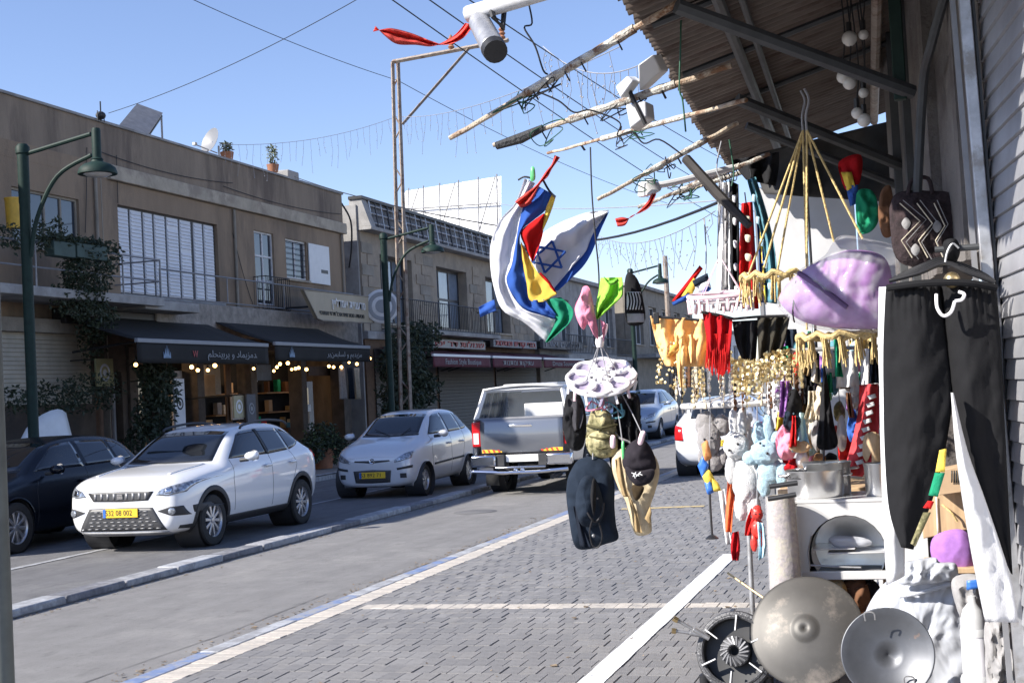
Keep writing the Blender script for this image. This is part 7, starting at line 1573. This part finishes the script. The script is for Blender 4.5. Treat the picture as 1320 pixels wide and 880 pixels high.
# dark clutter under the oven
for k, (lb, m, o) in enumerate((('tan folded cloth stuffed under the oven', c_tan, [(1062,752),(1080,744),(1092,760),(1088,790),(1068,800),(1058,780)]), ('dark brown bundle under the oven', c_brown, [(1088,748),(1112,745),(1122,770),(1116,800),(1096,812),(1084,790)]), ('black sack in the gap behind the griddle', c_black, [(1100,750),(1130,750),(1140,790),(1128,830),(1104,830),(1096,790)]), ('blue cloth edge beside the rolled rug', c_blue, [(1034,742),(1046,742),(1050,758),(1040,762),(1032,754)]))):
    soft('cloth_bundle', lb, 'bundle', m, o, 8.2 + k * .05, .06, rough=.04)
# ---- the crowded shelf behind: a table and many small goods
tb = thing('goods_table', 'long table behind the oven crowded with small goods', 'table', (PT(1070, 640, 9.4).x, 9.4, 0))
zt2 = PT(1060, 622, 9.4).z; xa, xb = PT(1012, 622, 9.4).x, PT(1150, 622, 9.4).x
MB().bb((xa, 8.9, zt2 - .04), (xb, 9.9, zt2)).build('table_top', wood_l, tb, bev=.005)
for x in (xa + .03, xb - .08):
    for y in (8.95, 9.8): MB().bb((x, y, 0), (x + .05, y + .05, zt2 - .04)).build('leg', wood, tb, smooth=False)
rbn = thing('red_banner', 'red cloth banner with rows of white marks behind the table', 'banner', tuple(PT(1105, 612, 8.9)))
drape('cloth', cloth('banner_red', (.62,.07,.08)), rbn, [(1108,496),(1106,530),(1098,570),(1086,612)], [(1132,494),(1133,540),(1130,580),(1112,614)], 8.9, 10, 16, .03, 1.2, .5)
for j in range(9): u = j / 9; x = lerp(1118, 1100, u); y = lerp(510, 605, u); drape('white_mark', c_white, rbn, [(x, y), (x + 3, y + 5)], [(x + 10, y - 3), (x + 12, y + 2)], 8.84, 3, 3, .002)
tw = soft('wooden_toy', 'yellow-brown wooden toy fork leaning at the banner', 'toy', wood_l, [(1114,562),(1126,556),(1136,566),(1134,600),(1124,606),(1128,585),(1122,575),(1118,595),(1112,585)], 8.7, .03, rough=.005)
uf = thing('folded_umbrella', 'black folded umbrella standing behind the pots', 'umbrella', tuple(PT(1064, 612, 8.7)))
puff('canopy', c_black, uf, [(1061,480),(1065,480),(1074,540),(1080,572),(1066,580),(1053,574),(1056,540)], 8.7, .05, 6, .02, fold=lambda x, y: .01 * math.sin(x * .9)); rod('shaft', plas_b, uf, [PT(1063, 465, 8.7), PT(1062, 500, 8.7), PT(1062, 606, 8.7)], .006)
goods = [('blue and white striped pouch', c_blue, 1100, 548, 8, 22), ('white cloth with blue edge', c_white, 1085, 560, 7, 24), ('patterned brown pouch', c_camo, 1082, 530, 8, 14), ('pale knitted hat', c_cream, 1044, 540, 12, 18), ('dark printed box', c_black, 1024, 550, 12, 14), ('wicker basket edge', wood_l, 1030, 575, 16, 8), ('white ceramic jug', plas_w, 1034, 592, 9, 12), ('brown wooden bowl', wood, 1056, 592, 9, 9), ('red tin', plas_r, 1078, 560, 4, 12), ('silver jar', alu, 1090, 600, 7, 10), ('clear bag of beads', plas_sheet, 1112, 604, 10, 10), ('dark red purse', c_dred, 1020, 605, 9, 10), ('teal purse', c_teal, 1076, 492, 6, 18), ('white plush scarf', c_white, 1094, 480, 8, 26), ('light blue shirt bundle', c_sky, 1106, 505, 6, 18), ('grey shawl', c_grey, 1052, 560, 8, 22), ('tan leather strap coil', c_tan, 1042, 566, 8, 8), ('white paper cone', plas_w, 1022, 530, 9, 12), ('green bottle', plas_g, 1069, 505, 4, 14), ('black leather case', c_black, 1047, 484, 8, 18), ('cream lace cloth', c_cream, 1058, 520, 9, 26), ('white lace cloth', c_white, 1070, 470, 8, 20), ('pink toy', c_pink, 1108, 470, 6, 10), ('orange toy', c_orange, 1030, 560, 6, 7), ('yellow ribbon bunch', c_yellow, 1098, 455, 5, 18), ('black skull print bag', c_black, 1024, 520, 10, 20)]
for k, (lb, m, x, y, rx_, ry_) in enumerate(goods):
    Y = 9.0 + (k % 5) * .14; n_ = 9; o = [(x + rx_ * math.cos(2 * math.pi * j / n_) * rnd.uniform(.8, 1.15), y + ry_ * math.sin(2 * math.pi * j / n_) * rnd.uniform(.85, 1.1)) for j in range(n_)]
    t = soft('stall_item', lb + ' among the goods behind the pots', 'stall goods', m, o, Y, .05, rough=.03, rings=5)
    q0 = PT(x, y - ry_ * .8, Y)
    if y < 560: rod('string', wire_l, t, [q0, q0 + Vector((0, 0, .12))], .003, 5)
# rail that the upper goods hang from
rlb = MB().tube([PT(1010, 452, 9.2), PT(1150, 446, 9.2)], .014, 8).build('hanging_rail', galv); tag(rlb, 'steel rail behind the golden hoop with goods hung on it', 'rail')
for k, (lb, m, L_, R_) in enumerate((('gold tinsel strip, left on the rail', gold, [(1012,455),(1014,500)], [(1022,455),(1020,505)]), ('black lace strip on the rail', c_black, [(1036,455),(1036,520)], [(1046,455),(1048,525)]), ('blue and white banner strip on the rail', c_blue, [(1058,470),(1060,530)], [(1066,470),(1068,528)]), ('white towel on the rail', c_white, [(1080,452),(1078,500)], [(1104,452),(1108,498)]), ('green strip on the rail', c_green, [(1066,480),(1068,506)], [(1072,480),(1074,506)]), ('tan tassel bunch on the rail', rope_y, [(1112,430),(1112,470)], [(1130,428),(1130,472)]), ('white cloth at the right end of the rail', c_white, [(1108,450),(1110,496)], [(1134,448),(1134,498)]), ('navy striped strip on the rail', c_navy, [(1050,455),(1050,495)], [(1056,455),(1057,500)]))):
    o = drape('hung_strip', m, None, L_, R_, 9.15 - .02 * k, 5, 10, .02, 1.5, k); tag(o, lb, 'cloth strip')
# more cloth and trinkets crowding the rail and the rack
rc = random.Random(21)
names = [('white', c_white), ('black', c_black), ('cream', c_cream), ('navy', c_navy), ('red', c_red), ('grey', c_grey), ('tan', c_tan), ('sky blue', c_sky), ('brown', c_brown), ('yellow', c_yellow), ('teal', c_teal), ('pink', c_pink), ('green', c_green), ('violet', c_violet)]
spots = ['near the umbrella', 'beside the red banner', 'left of the umbrella', 'below the golden hoop', 'behind the large pot', 'next to the white partition']
used_ = set(); k = 0
while k < 84:
    x = rc.uniform(996, 1130); y = rc.uniform(448, 600); nm, m = rc.choice(names); w_ = rc.uniform(6, 16); h_ = rc.uniform(18, 56)
    sp_ = spots[0] if 1050 < x < 1080 else spots[1] if x > 1095 else spots[2] if x < 1050 and y > 500 else spots[3] if y < 500 else spots[4] if y > 560 else spots[5]
    kind_ = rc.choice([('scarf', 'folded'), ('shirt', 'small'), ('pouch', 'hanging'), ('apron', 'hanging'), ('hat', 'soft'), ('belt', 'narrow')])
    lb = '%s %s %s %s among the stall goods' % (kind_[1], nm, kind_[0], sp_)
    if lb in used_: continue
    used_.add(lb); Y = rc.uniform(8.9, 10.2); sk = rc.uniform(-5, 5)
    if kind_[0] in ('pouch', 'hat'):
        o = puff('hung_' + kind_[0], m, None, [(x + w_ * math.cos(2 * math.pi * j / 8) * rc.uniform(.7, 1.2), y + h_ * .4 * math.sin(2 * math.pi * j / 8) * rc.uniform(.8, 1.2)) for j in range(8)], Y, .05, 6, .05)
    else:
        if kind_[0] == 'belt': w_ *= .4
        o = drape('hung_' + kind_[0], m, None, [(x, y - h_ / 2), (x + sk * .3, y), (x + sk - rc.uniform(0, 4), y + h_ / 2)], [(x + w_, y - h_ / 2), (x + w_ * 1.2 + sk * .3, y), (x + w_ * rc.uniform(.8, 1.5) + sk, y + h_ / 2 + rc.uniform(-4, 4))], Y, 5, 9, .03, rc.uniform(1, 2.5), k)
    tag(o, lb, kind_[0]); k += 1
ck = thing('trinket_strings', 'strings of shiny trinkets hanging between coin scarf and white rack', 'trinkets', tuple(PT(975, 515, 8.9)))
for j in range(70):
    x = rc.uniform(868, 1034); y0 = rc.uniform(448, 480); y1 = y0 + rc.uniform(25, 58); Y = rc.uniform(8.8, 9.6); q = [PT(x, y0, Y), PT(x + rc.uniform(-3, 3), (y0 + y1) / 2, Y), PT(x + rc.uniform(-4, 4), y1, Y)]
    b = MB().tube(q, .003, 4)
    for i in range(7): b.sphere(q[0].lerp(q[2], (i + .5) / 7), rc.uniform(.006, .016), 6, 4, (1, 1, rc.uniform(.6, 1.8)))
    stuff(b.build('trinket_string', rc.choice([gold, alu, c_black, c_cream, c_brown, plas_w, gold]), ck))
# ---- wires overhead
def cable_(label, pts, r=.008, m=wire, sagd=None):
    o = MB().tube(pts, r, 5).build('overhead_wire', m); tag(o, label, 'wire', 'wires over the street'); return o
cable_('power line running down across the sky, upper of three', sag(PT(500, -4, 12), PT(1000, 318, 40), .2), .007)
cable_('power line running down across the sky, middle of three', sag(PT(545, -6, 12), PT(1010, 290, 40), .2), .007)
cable_('power line running down across the sky, lower of three', sag(PT(596, -6, 12), PT(1010, 240, 40), .2), .007)
cable_('thin wire from the top edge to the utility pole', sag(PT(245, -2, 26), PT(513, 104, 36.5), .1), .009)
cable_('thin wire sloping on from the utility pole', sag(PT(513, 104, 36.5), PT(860, 262, 60), .3), .010)
cable_('wire climbing from the small antenna to the sky', sag(PT(140, 146, 24.8), PT(470, -6, 20), .15), .007)
cable_('black service cable between roof and stall, passing the flags', sag(PT(380, 228, 36), PT(660, 294, 20), .12) + sag(PT(660, 294, 20), PT(940, 255, 9), .25)[1:], .012)
cable_('dark drop cable on the corner of the stone building', curve([PT(440, 262, 37.4), PT(452, 285, 37.6), PT(453, 320, 37.8), PT(450, 345, 38)], 5), .03)
cable_('thin line over the flags towards the lamps', sag(PT(640, 262, 30), PT(930, 258, 12), .1), .006, wire_l)
# ---- icicle light strings across the street
def icicle(label, a, b_, n, drop, seed):
    rr = random.Random(seed); t = thing('icicle_lights', label, 'light string', tuple((Vector(a) + Vector(b_)) / 2)); ln = sag(a, b_, .25, 24)
    MB().tube(ln, .006, 4).build('cord', wire_l, t); b = MB()
    for k in range(n):
        u = (k + .5) / n * 24; i = int(u); p = ln[i].lerp(ln[min(i + 1, 24)], u - i); L_ = drop * rr.uniform(.35, 1); q = [p, p + Vector((rr.uniform(-.05, .05), 0, -L_ * .5)), p + Vector((rr.uniform(-.08, .08), 0, -L_))]
        b.tube(q, .0045, 3)
        for j in range(3): b.sphere(q[0].lerp(q[2], (j + 1) / 3), .011, 5, 4)
    stuff(b.build('droplets', wire_l, t)); return t
icicle('icicle light string from the dish to the utility pole', PT(283, 186, 30), PT(512, 150, 35), 26, 1.0, 1)
icicle('icicle light string between utility pole and stall pipes', PT(512, 150, 35), PT(800, 60, 14), 24, .9, 2)
icicle('far icicle light string above the far street lamp', PT(770, 302, 26), PT(922, 272, 14), 26, .55, 3)
icicle('high icicle light string behind the white floodlights', PT(700, 60, 16), PT(850, 70, 12), 16, .5, 4)
# ---- green and black wires dangling from the pipes
for k, (lb, m, pts, Y) in enumerate((('thin tangled wire hanging from the floodlight arm', wire, [(680,-2),(686,30),(676,36),(690,60),(700,90),(706,96)], 6.0), ('green wire looped over the second pipe', wire_g, [(878,20),(877,70),(876,115),(880,130),(884,170)], 6.5), ('dark wire loops hung on the roof-edge pipes', wire, [(700,100),(706,112),(690,116),(720,130),(740,145),(760,142),(790,152)], 6.6), ('green wire above the scarves', wire_g, [(940,180),(944,205),(946,225),(943,240)], 8.0), ('pale wire above the scarves', wire_l, [(930,182),(926,200),(924,220),(930,240),(926,300),(925,340)], 8.2), ('wire bundle under the second pipe', wire, [(786,150),(800,160),(796,175),(815,170),(830,185),(850,180),(880,200)], 7.2))):
    o = MB().tube(curve([PT(*p, Y) for p in pts], 5), .0045, 5).build('dangling_wire', m); tag(o, lb, 'wire')
